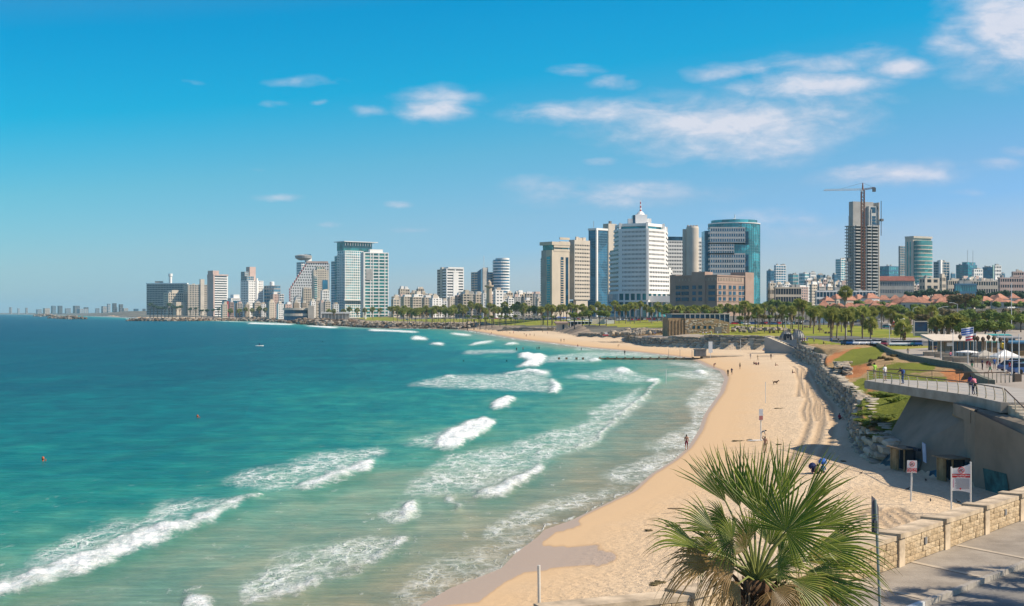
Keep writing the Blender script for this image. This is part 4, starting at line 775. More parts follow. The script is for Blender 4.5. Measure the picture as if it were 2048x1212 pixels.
def crane_tower():
    d = 1500; b = Bld('unfinished_tower', 'unfinished concrete high-rise with open floors and bare core, crane alongside', 1692, 1709, 1757, d, 16, 22, maxl=60); Lr = b.Lr; Ll = min(b.Ll, 34); z = b.z(452); fl = 27; fh = z / fl
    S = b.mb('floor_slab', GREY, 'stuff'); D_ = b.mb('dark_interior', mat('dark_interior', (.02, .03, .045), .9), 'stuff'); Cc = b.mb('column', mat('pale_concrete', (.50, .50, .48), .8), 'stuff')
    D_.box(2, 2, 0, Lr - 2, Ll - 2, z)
    for i in range(fl + 1):
        S.box(0, 0, i * fh - .25, Lr, Ll, i * fh + .15)
        for f0, f1 in ((.04, .26), (.52, .68), (.74, .95)): Cc.box(Lr * f0, -1.3, i * fh, Lr * f1, .3, i * fh + 1.25)
        for k in range(5): S.box(-1.3, Ll * k / 5 + 1, i * fh, 0, Ll * k / 5 + 4, i * fh + 1)
    for f in (0, .27, .38, .49, .7, .97): Cc.box(Lr * f, .1, 0, Lr * f + .9, 1.5, z + (20 if f > .6 else 0))
    for k in range(6): Cc.box(.1, Ll * k / 5.4, 0, 1, Ll * k / 5.4 + .9, z)
    b.box('core', GREY, Lr * .05, 5, Lr * .9, Ll * .8, z, b.z(402)); b.box('core', mat('pale_concrete', (.50, .50, .48)), Lr * .62, 1, Lr * .96, 8, z, b.z(411)); b.box('core_window', G_NAVY, Lr * .7, .7, Lr * .9, 1.2, b.z(424), b.z(413)); b.box('side_panel', CREAM, Lr, -.5, Lr + 1.2, Ll * .6, 0, b.z(403))
    for k in range(4): b.box('core_window', G_NAVY, Lr * .72, .6, Lr * .9, 1.2, b.z(433 + k * 6) - 1.3, b.z(433 + k * 6) + 1.3)
    b.mb('hoist_mast', DGREY).tube([(-7, 1, 0), (-7, 1, b.z(432))], .5, 4); b.mb('hoist_mast', DGREY).tube([(Lr + 3, -1, b.z(470)), (Lr + 3, -1, b.z(400))], .5, 4); b.box('hoist_cabin', DGREY, Lr + 1.6, -3, Lr + 5, 0, b.z(441), b.z(436)); b.box('hoist_cabin', DGREY, -9, 0, -5, 3, b.z(523), b.z(517)); b.done()
    # tower crane
    x0 = px(1725.5, d - 8); r = empty('tower_crane', (x0, d - 8, 16), 0, 'rust-red lattice tower crane rising in front of the unfinished high-rise', 'crane'); zt = hz(381, d - 8) - 16
    m = MB(); w_ = 1.7
    for sx in (-1, 1):
        for sy in (-1, 1): m.tube([(sx * w_, sy * w_, 0), (sx * w_, sy * w_, zt)], .42, 4)
    n = 34
    for i in range(n):
        a, c = zt * i / n, zt * (i + 1) / n
        for q in ((-1, -1, 1, -1), (1, -1, 1, 1), (1, 1, -1, 1), (-1, 1, -1, -1)): m.tube([(q[0] * w_, q[1] * w_, a), (q[2] * w_, q[3] * w_, c)], .26, 3, False); m.tube([(q[0] * w_, q[1] * w_, c), (q[2] * w_, q[3] * w_, c)], .2, 3, False)
    m.obj('mast', RUST, r, kind='stuff')
    m = MB(); L1 = px(1648, d) - px(1725.5, d); a_ = lambda x: px(x, d) - px(1725.5, d); zj = zt
    def truss(xa, xb, za, zb_, hh, nn, rad):
        for i in range(nn):
            f0, f1 = i / nn, (i + 1) / nn; A = (lerp(xa, xb, f0), lerp(za, zb_, f0)); B = (lerp(xa, xb, f1), lerp(za, zb_, f1))
            for sy in (-.8, .8): m.tube([(A[0], sy, A[1]), (B[0], sy, B[1])], rad, 4, False); m.tube([(A[0], sy, A[1]), ((A[0] + B[0]) / 2, 0, (A[1] + B[1]) / 2 + hh)], rad * .6, 3, False); m.tube([(B[0], sy, B[1]), ((A[0] + B[0]) / 2, 0, (A[1] + B[1]) / 2 + hh)], rad * .6, 3, False)
            if i < nn - 1: m.tube([((A[0] + B[0]) / 2, 0, (A[1] + B[1]) / 2 + hh), ((A[0] + B[0]) / 2 + (xb - xa) / nn, 0, (A[1] + B[1]) / 2 + hh + (zb_ - za) / nn)], rad, 4, False)
    truss(L1, 0, zj - .2, zj + .5, 1.6, 16, .3); m.obj('jib', STEELW, r, kind='stuff')
    m = MB(); truss(0, a_(1751), zj + .4, zj + 2.6, 1.5, 6, .32); m.obj('counter_jib', RUST, r, kind='stuff')
    m = MB(); m.box(a_(1745), -1.4, zj - 1.4, a_(1751), 1.4, zj + 3.2); m.obj('counterweight', DGREY, r)
    m = MB(); m.tube([(0, 0, zj), (0, 0, hz(367, d) - 16)], [1.3, .5], 4); m.obj('apex', RUST, r); m = MB(); m.box(-2.6, -2, zj - 1.8, -.5, 0, zj + .8); m.obj('cabin', STEELW, r)
    m = MB(); m.tube([(0, 0, hz(367, d) - 16), (L1 * .55, 0, zj + 2)], .14, 3); m.tube([(0, 0, hz(367, d) - 16), (a_(1747), 0, zj + 3.4)], .14, 3); m.obj('tie_cable', DGREY, r)

def right_city():
    b = Bld('twin_slab', 'slim purple-grey slab standing left of the round green-glass tower', 1797, 1800, 1811, 2250, 20, 30); b.grid(0, 0, b.Lr, b.Ll, 0, b.z(492), 26, 3, 4, GREY, G_BLUE, .3, .2); b.done()
    d = 2200; b = Bld('green_round_tower', 'round-fronted green glass tower with cream frame and parapet', 1810, 1826, 1863, d, 20, 30); z = b.z(476); Lr, Ll = b.Lr, b.Ll
    b.box('wall', CREAM, 0, Ll * .0, Lr - .5, Ll, 0, z); b.box('glazed_strip', G_GREEN, -.3, Ll * .25, 0, Ll * .4, 3, z - 6); b.box('glazed_strip', G_GREEN, -.3, Ll * .6, 0, Ll * .75, 3, z - 6)
    arc = [(Lr * .5 + Lr * .46 * math.cos(a), -2 + 8 * -abs(math.sin(a)) ) for a in np.linspace(math.pi, 2 * math.pi, 14)]
    arc = [(Lr * .06, 2)] + arc + [(Lr * .94, 2)]; b.mb('curved_glazing', G_GREEN).prism(arc, 0, b.z(481))
    for i in range(17): 
        zz = 4 + i * (b.z(484) - 4) / 17; g = [(Lr * .5 + (x - Lr * .5) * 1.02, y - .4) for x, y in arc]; b.mb('floor_band', CREAM, 'stuff').prism(g, zz, zz + 1.3)
    b.box('parapet', CREAM, -.4, -2, Lr, Ll + .3, z, b.z(472)); b.done()
    specs = [  # name, label, x0, xc, x1, d, ytop, zb, th, wall, glass, floors, cr, cl
        ('blue_office', 'dark blue office block left of a white slab, just right of the round teal tower', 1533, 1541, 1553, 2600, 541, 18, 30, BLUEP, G_BLUE, 14, 4, 3),
        ('white_office', 'white slab office tower, tallest right beside the round teal tower', 1548, 1552, 1572, 2500, 530, 18, 26, WHITE, G_BLUE, 18, 4, 2),
        ('teal_office', 'small teal office block standing alone above the low roofs', 1576, 1586, 1597, 2800, 548, 18, 35, GREY, G_TEAL, 10, 4, 3),
        ('banded_office', 'teal and white banded office block left of two pale slabs', 1598, 1610, 1619, 2700, 546, 18, 35, WHITE, G_TEAL, 11, 3, 4),
        ('pale_slab', 'pale slab flats between the banded office and the crane tower', 1618, 1621, 1632, 2600, 545, 18, 25, WHITE, G_PALE, 12, 4, 2),
        ('grey_office', 'grey-blue office with setback roof left of the crane tower', 1633, 1641, 1651, 2800, 549, 18, 35, GREY, G_BLUE, 10, 3, 3),
        ('cream_flats', 'cream flats rising behind the long concrete terrace', 1652, 1655, 1663, 2500, 553, 18, 25, CREAM, G_DARK, 8, 3, 3),
        ('glass_high_rise', 'pale blue high-rise with a white right edge behind the hoist mast', 1671, 1682, 1693, 2800, 518, 18, 40, WHITE, G_TEAL, 22, 2, 5),
        ('low_glass_office', 'low blue glass office at the foot of the pale blue high-rise', 1664, 1669, 1676, 2700, 549, 18, 35, BLUEP, G_BLUE, 9, 3, 3),
        ('teal_block', 'broad teal glass block left of the slim purple-grey slab', 1758, 1778, 1797, 2700, 532, 20, 40, BLUEP, G_TEAL, 10, 5, 4),
        ('black_glass_tower', 'near-black glass tower with a pale vertical pier up its middle', 1867, 1881, 1899, 2500, 523, 20, 42, GREY, G_NAVY, 18, 3, 4),
        ('tiny_blue_tower', 'tiny distant blue tower right of the black glass tower', 1901, 1904, 1911, 3600, 547, 22, 30, BLUEP, G_BLUE, 12, 3, 3),
        ('teal_mirror_block', 'wide teal mirror-glass block carrying two thin roof masts', 1912, 1936, 1954, 2500, 529, 20, 42, BLUEP, G_TEAL, 14, 5, 6),
        ('white_steps', 'stepped white block in front of the teal mirror-glass block', 1944, 1948, 1966, 2300, 538, 20, 26, WHITE, G_PALE, 11, 4, 3),
        ('teal_corner_block', 'teal block with a pale green corner edge right of the stepped white block', 1965, 1986, 1990, 2500, 534, 20, 50, BLUEP, G_BLUE, 13, 2, 6),
        ('white_grid_block', 'white gridded block attached to the teal corner block', 1988, 1990, 2003, 2450, 531, 20, 22, WHITE, G_DARK, 12, 4, 2),
        ('far_blue_stub', 'small distant blue block just left of the brown office', 2002, 2005, 2010, 3400, 547, 20, 30, BLUEP, G_BLUE, 8, 2, 2),
        ('brown_office', 'long brown office with ribbon windows at the right edge', 1996, 2000, 2075, 1500, 555, 20, 8, PINK, G_DARK, 5, 16, 3),
        ('brown_upper_office', 'upper brown office storeys set back above the ribbon-window office', 2023, 2026, 2085, 1650, 543, 20, 8, PINK, G_DARK, 8, 14, 3),
        ('layered_office', 'cream layered office with deep ribbon windows below the round green tower', 1838, 1850, 1880, 1500, 556, 17, 22, CREAM, G_DARK, 5, 2, 2),
        ('layered_tower_end', 'plain beige stair block at the right end of the layered office', 1879, 1884, 1892, 1490, 553, 17, 30, TAN, G_DARK, 5, 2, 1),
        ('blue_shed', 'low pale blue building with a flat shining roof among the trees', 1908, 1911, 1954, 1300, 567, 16, 8, BLUEP, G_TEAL, 3, 9, 2),
        ('red_roof_block', 'long grey apartment block under a dark red roof right of the crane tower', 1756, 1758, 1828, 1560, 562, 16, 6, GREY, G_PALE, 4, 20, 2),
        ('concrete_frame', 'unfinished low concrete frame with bare columns below the white slab office', 1548, 1551, 1603, 1250, 574, 14, 10, TAN, mat('dark_interior', (.02, .03, .045)), 3, 10, 3),
        ('long_terrace', 'long low terrace building with open dark ground floor before the crane tower', 1630, 1633, 1752, 1300, 581, 14, 5, WHITE, G_NAVY, 3, 18, 2),
        ('grey_gable', 'grey building with flat roof left of the red roofs', 1535, 1540, 1549, 1300, 577, 14, 25, SAND, G_DARK, 3, 3, 3),
        ('ochre_block', 'ochre low block between the layered office and the blue building', 1893, 1896, 1918, 1700, 560, 17, 15, TAN, G_DARK, 4, 5, 2),
        ('cream_row', 'cream low row behind the blue building', 1925, 1928, 1996, 1700, 561, 17, 8, CREAM, G_DARK, 4, 14, 2)]
    for (nm, lb, x0, xc, x1, d, yt, zb, th, wl, gl, fl, cr, cl) in specs:
        b = Bld(nm, lb, x0, xc, x1, d, zb, th); z = b.z(yt); Ll = min(b.Ll, 60)
        b.grid(0, 0, b.Lr, Ll, 0, z, fl, cr, cl, wl, gl, .5 if gl in (G_DARK, G_PALE) else .3, .3 if gl in (G_DARK, G_PALE) else .12, top=1.5)
        if nm == 'red_roof_block': b.mb('roof', BROOF).prism([(-1, -1), (b.Lr + 1, -1), (b.Lr + 1, Ll), (-1, Ll)], z, [z + .5, z + .5, z + 6, z + 6])
        elif nm == 'black_glass_tower': b.box('pier', WHITE, -1.2, -1.2, 5, 3, 0, b.z(520))
        elif nm == 'teal_corner_block': b.box('corner_edge', mat('pale_green_panel', (.35, .5, .42)), -.8, -.9, 3, 1, 0, b.z(530))
        elif nm == 'teal_mirror_block':
            for q in (.1, .7): mm = MB(); mm.tube([(b.Lr * q, 3, z), (b.Lr * q, 3, b.z(500))], .35, 4); mm.obj('mast', GREY, b.root)
            b.grid(0, 3, b.Lr, Ll * .5, z, b.z(524), 1, 3, 3, BLUEP, G_TEAL, .2, .1, top=.5)
        elif nm == 'glass_high_rise': b.box('edge_fin', WHITE, b.Lr - 4, -1, b.Lr, 4, 0, z)
        b.roofbits(0, 0, b.Lr, Ll, z, int(x0), 3 + int(b.Lr / 20), CREAM if x0 % 2 else GREY); b.done()

def low_rise():
    """the carpet of small blocks between the towers, then tiled houses, then the far shore"""
    r = random.Random(11); items = []
    WL = [WHITE, CREAM, TAN, WHITE, SAND, CREAM, GREY, PINK]; WN = ['white', 'cream', 'tan', 'white', 'sand-coloured', 'cream', 'grey', 'pink']
    def band(x0, x1, n, ylo, yhi, dlo, dhi, zb, wmin, wmax, where, ybase=None):
        xs = sorted(r.uniform(x0, x1) for _ in range(n))
        for i in range(n):
            x = x0 + (x1 - x0) * (i + r.uniform(.2, .8)) / n; items.append((x, r.uniform(ylo, yhi), r.uniform(dlo, dhi), zb, r.uniform(wmin, wmax), r.randrange(8), where))
    band(780, 872, 7, 588, 596, 2000, 2300, 8, 14, 24, 'between the gridded tower and the banded hotel'); band(782, 1080, 16, 593, 602, 1750, 1950, 8, 14, 26, 'in the row behind the seafront palms')
    band(795, 850, 5, 577, 586, 2300, 2500, 8, 12, 20, 'in the higher cluster left of the banded hotel'); band(905, 1000, 7, 580, 592, 1600, 1720, 8, 14, 24, 'around the foot of the blade tower')
    band(925, 1080, 9, 585, 595, 1950, 2200, 8, 14, 24, 'below the blade tower and oval tower'); band(1030, 1078, 4, 585, 590, 2200, 2400, 8, 16, 24, 'left of the tan tower')
    band(1535, 1700, 12, 560, 575, 1600, 2200, 17, 12, 24, 'behind the concrete frame'); band(1610, 1690, 7, 556, 566, 2200, 2500, 17, 9, 16, 'left of the crane tower below the offices'); band(1740, 1860, 8, 563, 573, 1700, 1900, 17, 14, 24, 'under the round green tower')
    band(1890, 2040, 11, 556, 570, 1700, 2100, 18, 14, 26, 'in front of the teal blocks on the right'); band(530, 680, 9, 600, 609, 1950, 2150, 5, 10, 18, 'at the feet of the stepped tower'); band(440, 530, 6, 604, 610, 2400, 2700, 5, 10, 18, 'on the beachfront below the white hotel')
    by = {}
    for it in sorted(items, key=lambda q: q[0]): by.setdefault((it[6], WN[it[5]]), []).append(it)
    for (where, cn), L in by.items():
        for i, (x, yt, d, zb, wd, ci, _) in enumerate(L):
            lb = f'{cn} low apartment block {where}' if len(L) == 1 else f'{ORD[i]} {cn} apartment block from the left {where}'
            b = Bld('apartment_block', lb, x - wd * .25, x, x + wd * .75, d, zb, r.uniform(15, 40), 'building', 'low apartment blocks of the town', maxl=40); z = b.z(yt); fl = max(3, int(z / 3.3))
            fl = min(fl, 9); b.grid(0, 0, b.Lr, b.Ll, 0, z, fl, max(2, int(b.Lr / 4)), max(2, int(b.Ll / 4)), WL[ci], G_DARK if r.random() < .7 else G_PALE, r.uniform(.4, .6), r.uniform(.2, .5), proud=.6)
            z2 = z + r.uniform(2.5, 5); q = r.uniform(.1, .4); b.box('upper_storey', WL[(ci + 1) % 8], b.Lr * q, 1, b.Lr * (q + .5), b.Ll * .8, z, z2); b.roofbits(0, 0, b.Lr, b.Ll, z, int(x * 7), 4, WHITE); b.done()
    # tiled houses
    hs = [(x, lerp(608, 598, r.random()), r.uniform(780, 980)) for x in np.linspace(1648, 1790, 9)] + [(x, r.uniform(586, 592), r.uniform(1000, 1150)) for x in np.linspace(1660, 2030, 18)] + [(x, r.uniform(592, 600), r.uniform(850, 960)) for x in np.linspace(1800, 2045, 12)]
    hs = sorted(hs); rows = {}
    for h in hs: rows.setdefault(('in front of the crane tower' if h[0] < 1760 else 'below the round green tower' if h[0] < 1880 else 'among the trees right of the big dark tree' if h[0] > 1960 else 'behind the big dark tree', 'front' if h[2] < 990 else 'back'), []).append(h)
    for (where, rw), L in rows.items():
        for i, (x, yt, d) in enumerate(L):
            zb = ground_z(px(x, d), d) - .5; wd = r.uniform(8, 13); dp = r.uniform(7, 10); zt = hz(yt, d) - zb; zt = max(5, min(11, zt)); zb = hz(yt, d) - zt; th = r.uniform(-.5, .6)
            rt = empty('tiled_house', (px(x, d), d, zb), th, f'{ORD[i]} tiled house of the {rw} row {where}', 'house', 'red tiled houses')
            e = zt * .62; m = MB(); m.box(-wd / 2, 0, -6, wd / 2, dp, e); m.obj('wall', r.choice([WHITE, CREAM, TAN, SAND]), rt)
            m = MB(); m.add([(-wd / 2 - .5, -.5, e), (wd / 2 + .5, -.5, e), (wd / 2 + .5, dp + .5, e), (-wd / 2 - .5, dp + .5, e), (-wd / 2 + dp * .45, dp / 2, zt), (wd / 2 - dp * .45, dp / 2, zt)], [(0, 1, 5, 4), (2, 3, 4, 5), (1, 2, 5), (3, 0, 4), (3, 2, 1, 0)]); m.obj('roof', ROOFRED, rt)
            m = MB()
            for k in range(3): m.box(-wd / 2 + wd * (k + .3) / 3, -.08, e * .35, -wd / 2 + wd * (k + .3) / 3 + 1.1, .05, e * .75)
            m.obj('window', G_DARK, rt, kind='stuff')
    # far shore, left
    far = [(18, 612, 9500, 6, 0), (36, 613, 9500, 5, 0), (52, 611, 9300, 5, 0), (75, 613, 9000, 12, 3), (105, 608, 8200, 10, 1), (118, 607, 8100, 10, 1), (132, 611, 7800, 14, 0), (150, 609, 8000, 14, 1), (170, 610, 7600, 10, 1), (192, 611, 7000, 10, 0), (206, 610, 6800, 12, 0), (228, 609, 6500, 10, 3), (248, 613, 6000, 12, 4),
           (270, 613, 5600, 10, 2), (285, 612, 5200, 8, 1), (90, 614, 8600, 14, 4), (160, 614, 7500, 22, 0), (216, 604, 6400, 7, 0), (227, 602, 6300, 9, 1), (240, 606, 6300, 9, 1)]
    for i, (x, yt, d, wd, ci) in enumerate(sorted(far)):
        yt += 2.5 + (i * 5) % 4
        b = Bld('distant_building', f'{ORD[i]} hazy distant building from the left on the far shore', x - wd * .3, x, x + wd * .7, d, 4, 12 + (i * 37) % 50, 'building', 'hazy buildings on the far northern shore', maxl=60); z = b.z(yt)
        b.grid(0, 0, b.Lr, b.Ll, 0, z, 6, 4, 4, [GREY, DGREY, BLUEP, GREY, SAND][ci], [G_DARK, G_BLUE][i % 2], .4, .3); b.done()  # walls mostly muted blue-grey, a distance haze painted into their colour
hotels_left(); sail_towers(); middle_towers(); main_towers(); crane_tower(); right_city(); low_rise()
# ------------------------------------------------------------------ boulder walls, groyne, lookout platform, promenade
STONE = mat('limestone', (.46, .38, .28), .9, .25, .6, bump=.7, bscale=2.2, col2=(.26, .21, .155)); STONE2 = mat('limestone_pale', (.56, .50, .40), .9, .2, .9, bump=.6, bscale=2.5, col2=(.36, .30, .22))
STONE3 = mat('limestone_grey', (.32, .28, .23), .9, .3, .5, bump=.7, bscale=2)
def rough_box(seed, sub=2, jit=.09):
    r = random.Random(seed); bm = bmesh.new(); bmesh.ops.create_cube(bm, size=1); bmesh.ops.subdivide_edges(bm, edges=bm.edges[:], cuts=1, use_grid_fill=True)
    for v in bm.verts:
        k = sum(abs(c) > .4 for c in v.co); f = {3: .80, 2: .92, 1: 1.0, 0: 1}[k]; v.co = v.co * f + Vector((r.uniform(-jit, jit), r.uniform(-jit, jit), r.uniform(-jit, jit)))
    me = bpy.data.meshes.new('stone'); bm.to_mesh(me); bm.free(); return me
STM = []
for i in range(9):
    me = rough_box(i); me.materials.append([STONE, STONE2, STONE3][i % 3]); STM.append(me)
def along(pl, step):
    """points and directions along a polyline"""
    out = []; carry = 0
    for a, b in zip(pl[:-1], pl[1:]):
        a, b = Vector(a), Vector(b); L = (b - a).length; u = (b - a) / L; s = carry
        while s < L: out.append((a + u * s, u, s)); s += step() if callable(step) else step
        carry = s - L
    return out
def stone_wall(name, label, pl, ztop, z0=.9, h=.6, ln=1.6, dp=1.7, back=.36, side=1, limit=290, seed=3, cat='wall', every=None):
    """pl runs so that the sea is on the left (side=1); stones nearest the camera first become parts"""
    r = random.Random(seed); root = empty(name, (pl[0][0], pl[0][1], 0), 0, label, cat); O = Vector((pl[0][0], pl[0][1])); sp = []
    top = max(ztop(Vector(p)) for p in pl); k = 0
    while z0 + k * h < top - .1:
        for p, u, _ in along(pl, lambda: ln * r.uniform(.75, 1.3)):
            if z0 + (k + .55) * h > ztop(p): continue
            n = Vector((-u.y, u.x)) * side           # towards the sea
            q = p - n * (k * back + dp * .5 - .1 + r.uniform(-.22, .22))
            sp.append((q, math.atan2(u.y, u.x) + r.uniform(-.12, .12), z0 + (k + .5) * h + r.uniform(-.06, .06), ln * r.uniform(.95, 1.35), dp * r.uniform(.9, 1.2), h * r.uniform(1.0, 1.25)))
        k += 1
    sp.sort(key=lambda s: s[0].y)
    for i, (q, a, z, l, d_, hh) in enumerate(sp[:limit]):
        o = link('stone', r.choice(STM), root, (q.x - O.x, q.y - O.y, z), a, scale=(l, d_, hh)); o.rotation_euler = (r.uniform(-.08, .08), r.uniform(-.06, .06), a)
    if len(sp) > limit:
        mb = MB()
        base = [[tuple(v.co) for v in m.vertices] for m in STM]; fc = [[tuple(p.vertices) for p in m.polygons] for m in STM]
        for q, a, z, l, d_, hh in sp[limit:]:
            i = r.randrange(9); M = Matrix.Translation((q.x - O.x, q.y - O.y, z)) @ Matrix.Rotation(a, 4, 'Z') @ Matrix.Diagonal((l, d_, hh, 1)); mb.cur = i % 3
            mb.add([M @ Vector(v) for v in base[i]], fc[i])
        mb.obj('far_stones', (STONE, STONE2, STONE3), root, kind='stuff')
    return root
def zt_near(p): return float(np.interp(p.y, [110, 130, 160, 200, 250, 300, 330, 360, 430], [3.3, 3.5, 3.7, 3.9, 4.2, 4.6, 4.7, 5.2, 6.0]))
near = [(79.5, 356), (74.7, 319), (70.3, 300), (62.4, 268), (53.2, 218), (49.7, 199.4), (46.6, 182.8), (42.5, 164), (36.9, 142), (33.9, 126.7), (33.0, 119)]
stone_wall('boulder_wall', 'long winding terraced boulder wall along the beach, nearest one running to the concrete lookout', near[::-1], zt_near, z0=.9, h=.62, ln=1.75, dp=1.6, back=.3)
stone_wall('bastion_wall', 'short curved boulder wall bulging from the red earth slope above the winding wall', [gp(1668, 752, 3.6)[:2], gp(1672, 742, 3.9)[:2], gp(1684, 734, 4.2)[:2], gp(1700, 738, 4.4)[:2], gp(1706, 746, 4.4)[:2]][::-1], lambda p: 5.6, z0=3.4, h=.5, ln=2.2, dp=1.4, back=.12, side=-1, seed=5)
# pale flagstones along the rim of the near wall
m = empty('rim_path', (0, 0, 0), 0, 'pale broken flagstones lining the rim between boulder wall and green slope', 'path'); rr = random.Random(4)
for p, u, _ in along([(a[0] + 1.9 + (.8 if a[1] < 170 else 0), a[1]) for a in near[3:]], lambda: rr.uniform(1.1, 1.8)):
    for q in range(1):
        o = link('flagstone', rr.choice([STM[1], STM[4], STM[7]]), m, (p.x + q * 1.1 + rr.uniform(-.2, .2), p.y + rr.uniform(-.4, .4), ground_z(p.x + q * 1.1, p.y) + .02), rr.uniform(-.5, .5), scale=(rr.uniform(1, 1.6), rr.uniform(.9, 1.5), .12))
far1 = [(79.5, 356), (88, 408), (97, 440), (92.3, 468), (77.9, 481), (69.2, 501), (55.8, 531.8), (52.6, 605), (57.9, 675)]
stone_wall('boulder_wall', 'tall terraced boulder wall rising behind the far beach below the stone building', [(93.5, 466), (77.9, 481), (69.2, 501), (55.8, 531.8), (54.2, 560)], lambda p: float(np.interp(p.y, [450, 480, 500, 520, 560], [6.9, 6.7, 6.0, 5.2, 4.9])), z0=1.0, h=.92, ln=3.4, dp=2.6, back=.62, seed=8)
stone_wall('boulder_wall', 'low boulder wall bending away beyond the tall terraced wall, left of the stone building', [(54.2, 562), (52.6, 605), (57.9, 672)], lambda p: 4.4, z0=1.0, h=.8, ln=3.6, dp=2.4, back=.5, seed=9)
stone_wall('boulder_wall', 'boulder wall at the foot of the beach stair between the two big terraced walls', [(80.0, 360), (88, 408), (96, 438), (97, 455)], lambda p: float(np.interp(p.y, [350, 400, 460], [5.0, 5.6, 6.6])), z0=1.0, h=.85, ln=2.6, dp=2.2, back=.5, seed=10, side=1)
stone_wall('boulder_wall', 'distant low boulder wall between the beach cafe and the low wall', [(57.9, 676), (36.3, 731)], lambda p: 3.7, z0=1.0, h=.85, ln=4.0, dp=2.4, back=.4, seed=11)
stone_wall('boulder_wall', 'farthest low grey wall along the beach left of the cafe', [(27.7, 945), (-9, 972)], lambda p: 3.6, z0=1.0, h=1.0, ln=5, dp=3, back=.4, seed=12)

# rocky foreshore and breakwaters: boulders nobody could count
def rocks(name, label, pts, spread, n, s0, s1, seed, z=.0, m=None):
    r = random.Random(seed); mb = MB(); base = [[tuple(v.co) for v in q.vertices] for q in STM]; fc = [[tuple(p.vertices) for p in q.polygons] for q in STM]
    seg = list(zip(pts[:-1], pts[1:])); ls = [math.hypot(b[0] - a[0], b[1] - a[1]) for a, b in seg]
    for _ in range(n):
        (a, b), = r.choices(seg, ls); f = r.random(); x = lerp(a[0], b[0], f); y = lerp(a[1], b[1], f); w_ = spread * r.uniform(-.5, .5) ; u = Vector((b[0] - a[0], b[1] - a[1])).normalized()
        x += u.y * w_; y += -u.x * w_; s_ = r.uniform(s0, s1); i = r.randrange(9); mb.cur = 0 if r.random() < .6 else 1
        M = Matrix.Translation((x, y, z + (1 - abs(w_) / spread * 2) * s_ * .8)) @ Matrix.Rotation(r.uniform(0, 6.3), 4, 'Z') @ Matrix.Rotation(r.uniform(-.4, .4), 4, 'X') @ Matrix.Diagonal((s_ * 1.3, s_, s_ * .8, 1)); mb.add([M @ Vector(v) for v in base[i]], fc[i])
    return mb.obj(name, m or (DROCK, STONE3), kind='stuff', label=label, cat='rocks')
DROCK = mat('dark_wet_rock', (.17, .12, .08), .9, .4, .2, bump=.6, bscale=1)
rk = [gp(x, y, .3)[:2] for x, y in ((945, 658), (900, 656.5), (850, 655.5), (800, 655.5), (760, 654.5), (700, 651.5), (660, 649), (600, 645), (560, 643), (500, 641.5))]
rocks('shore_rocks', 'rough brown boulders lining the shore below the lawn', rk[:6], 26, 1300, 1.2, 3.6, 1, 1.0); rocks('shore_rocks', 'brown boulders lining the shore below the towers on the left', rk[5:], 60, 700, 2.5, 6, 2, 1.0)
rocks('pale_shore_rocks', 'paler tumbled stones above the dark shore boulders', [(p[0] + 14, p[1] + 34) for p in rk[:6]], 46, 1100, 1.0, 3.0, 3, 2.6, (STONE, STONE3))
rocks('breakwater', 'long low breakwater of dark rocks left of the beach with white water at its tip', [gp(258, 641.8, .2)[:2], gp(330, 642.2, .2)[:2], gp(420, 641.8, .2)[:2], gp(500, 641.2, .2)[:2]], 16, 420, 2.5, 5, 4, .3)
rocks('breakwater', 'small offshore breakwater of brown rocks, farther left', [gp(108, 636.3, .2)[:2], gp(160, 638.5, .2)[:2]], 40, 160, 3, 7, 5, .5)
rocks('breakwater', 'tiny breakwater of rocks nearest the harbour mouth', [gp(78, 632.4, .2)[:2], gp(98, 633.2, .2)[:2]], 60, 70, 5, 9, 6, .5)
rocks('lawn_rocks', 'scattered brown boulders on the slope below the stone building', [gp(1262, 667, 5)[:2], gp(1335, 668, 5.4)[:2]], 30, 140, 1, 2.4, 7, 5.2, (STONE, STONE3))
rocks('lawn_rocks', 'scattered boulders on the lawn right of the stone building', [gp(1462, 660, 7.3)[:2], gp(1560, 662, 7.3)[:2]], 24, 70, .8, 1.8, 8, 7.2, (STONE, STONE3))

# groyne
WOODG = mat('weathered_timber', (.26, .19, .12), .9, .3, 1.2, bump=.4, bscale=3); WOOD = mat('timber', (.34, .23, .12), .8, .25, 1.2)
g = empty('groyne', (27.5, 414, 0), 0, 'long low timber and concrete groyne running from the beach into the surf', 'groyne'); rr = random.Random(2)
m = MB(); m.box(0, -.5, -1, 42, .6, .55); m.obj('beam', WOODG, g)
for k in range(16): m = MB(); m.box(k * 2.7 + rr.uniform(-.3, .3), -.95, -1, k * 2.7 + .6, -.45, rr.uniform(.75, 1.0)); m.obj('pile', WOODG, g)
m = MB(); m.box(33, -2, -.5, 46, 2.6, 1.25); m.obj('landing', STONE, g)
for i, x in enumerate((1118, 1133, 1153, 1166)):
    m = MB(); m.box(-.35, -.35, -1, .35, .35, .7); m.obj('mooring_pile', WOODG, None, (px(x, 414), 414, 0), label=f'{ORD[i]} dark pile from the left standing in the surf off the end of the groyne', cat='pile', group='piles off the groyne')
h = empty('beach_hut', (px(1390, 412), 412, 1.1), 0, 'small grey slatted hut at the landward end of the groyne', 'hut')
m = MB(); m.box(0, 0, 0, 3.6, 2.6, 2.1); m.obj('wall', GREY, h); m = MB(); m.box(-.2, -.2, 2.1, 3.8, 2.8, 2.3); m.obj('roof', DGREY, h)
for k in range(8): m = MB(); m.box(.15 + k * .43, -.06, .1, .3 + k * .43, -.01, 2.0); m.obj('slat', DGREY, h)
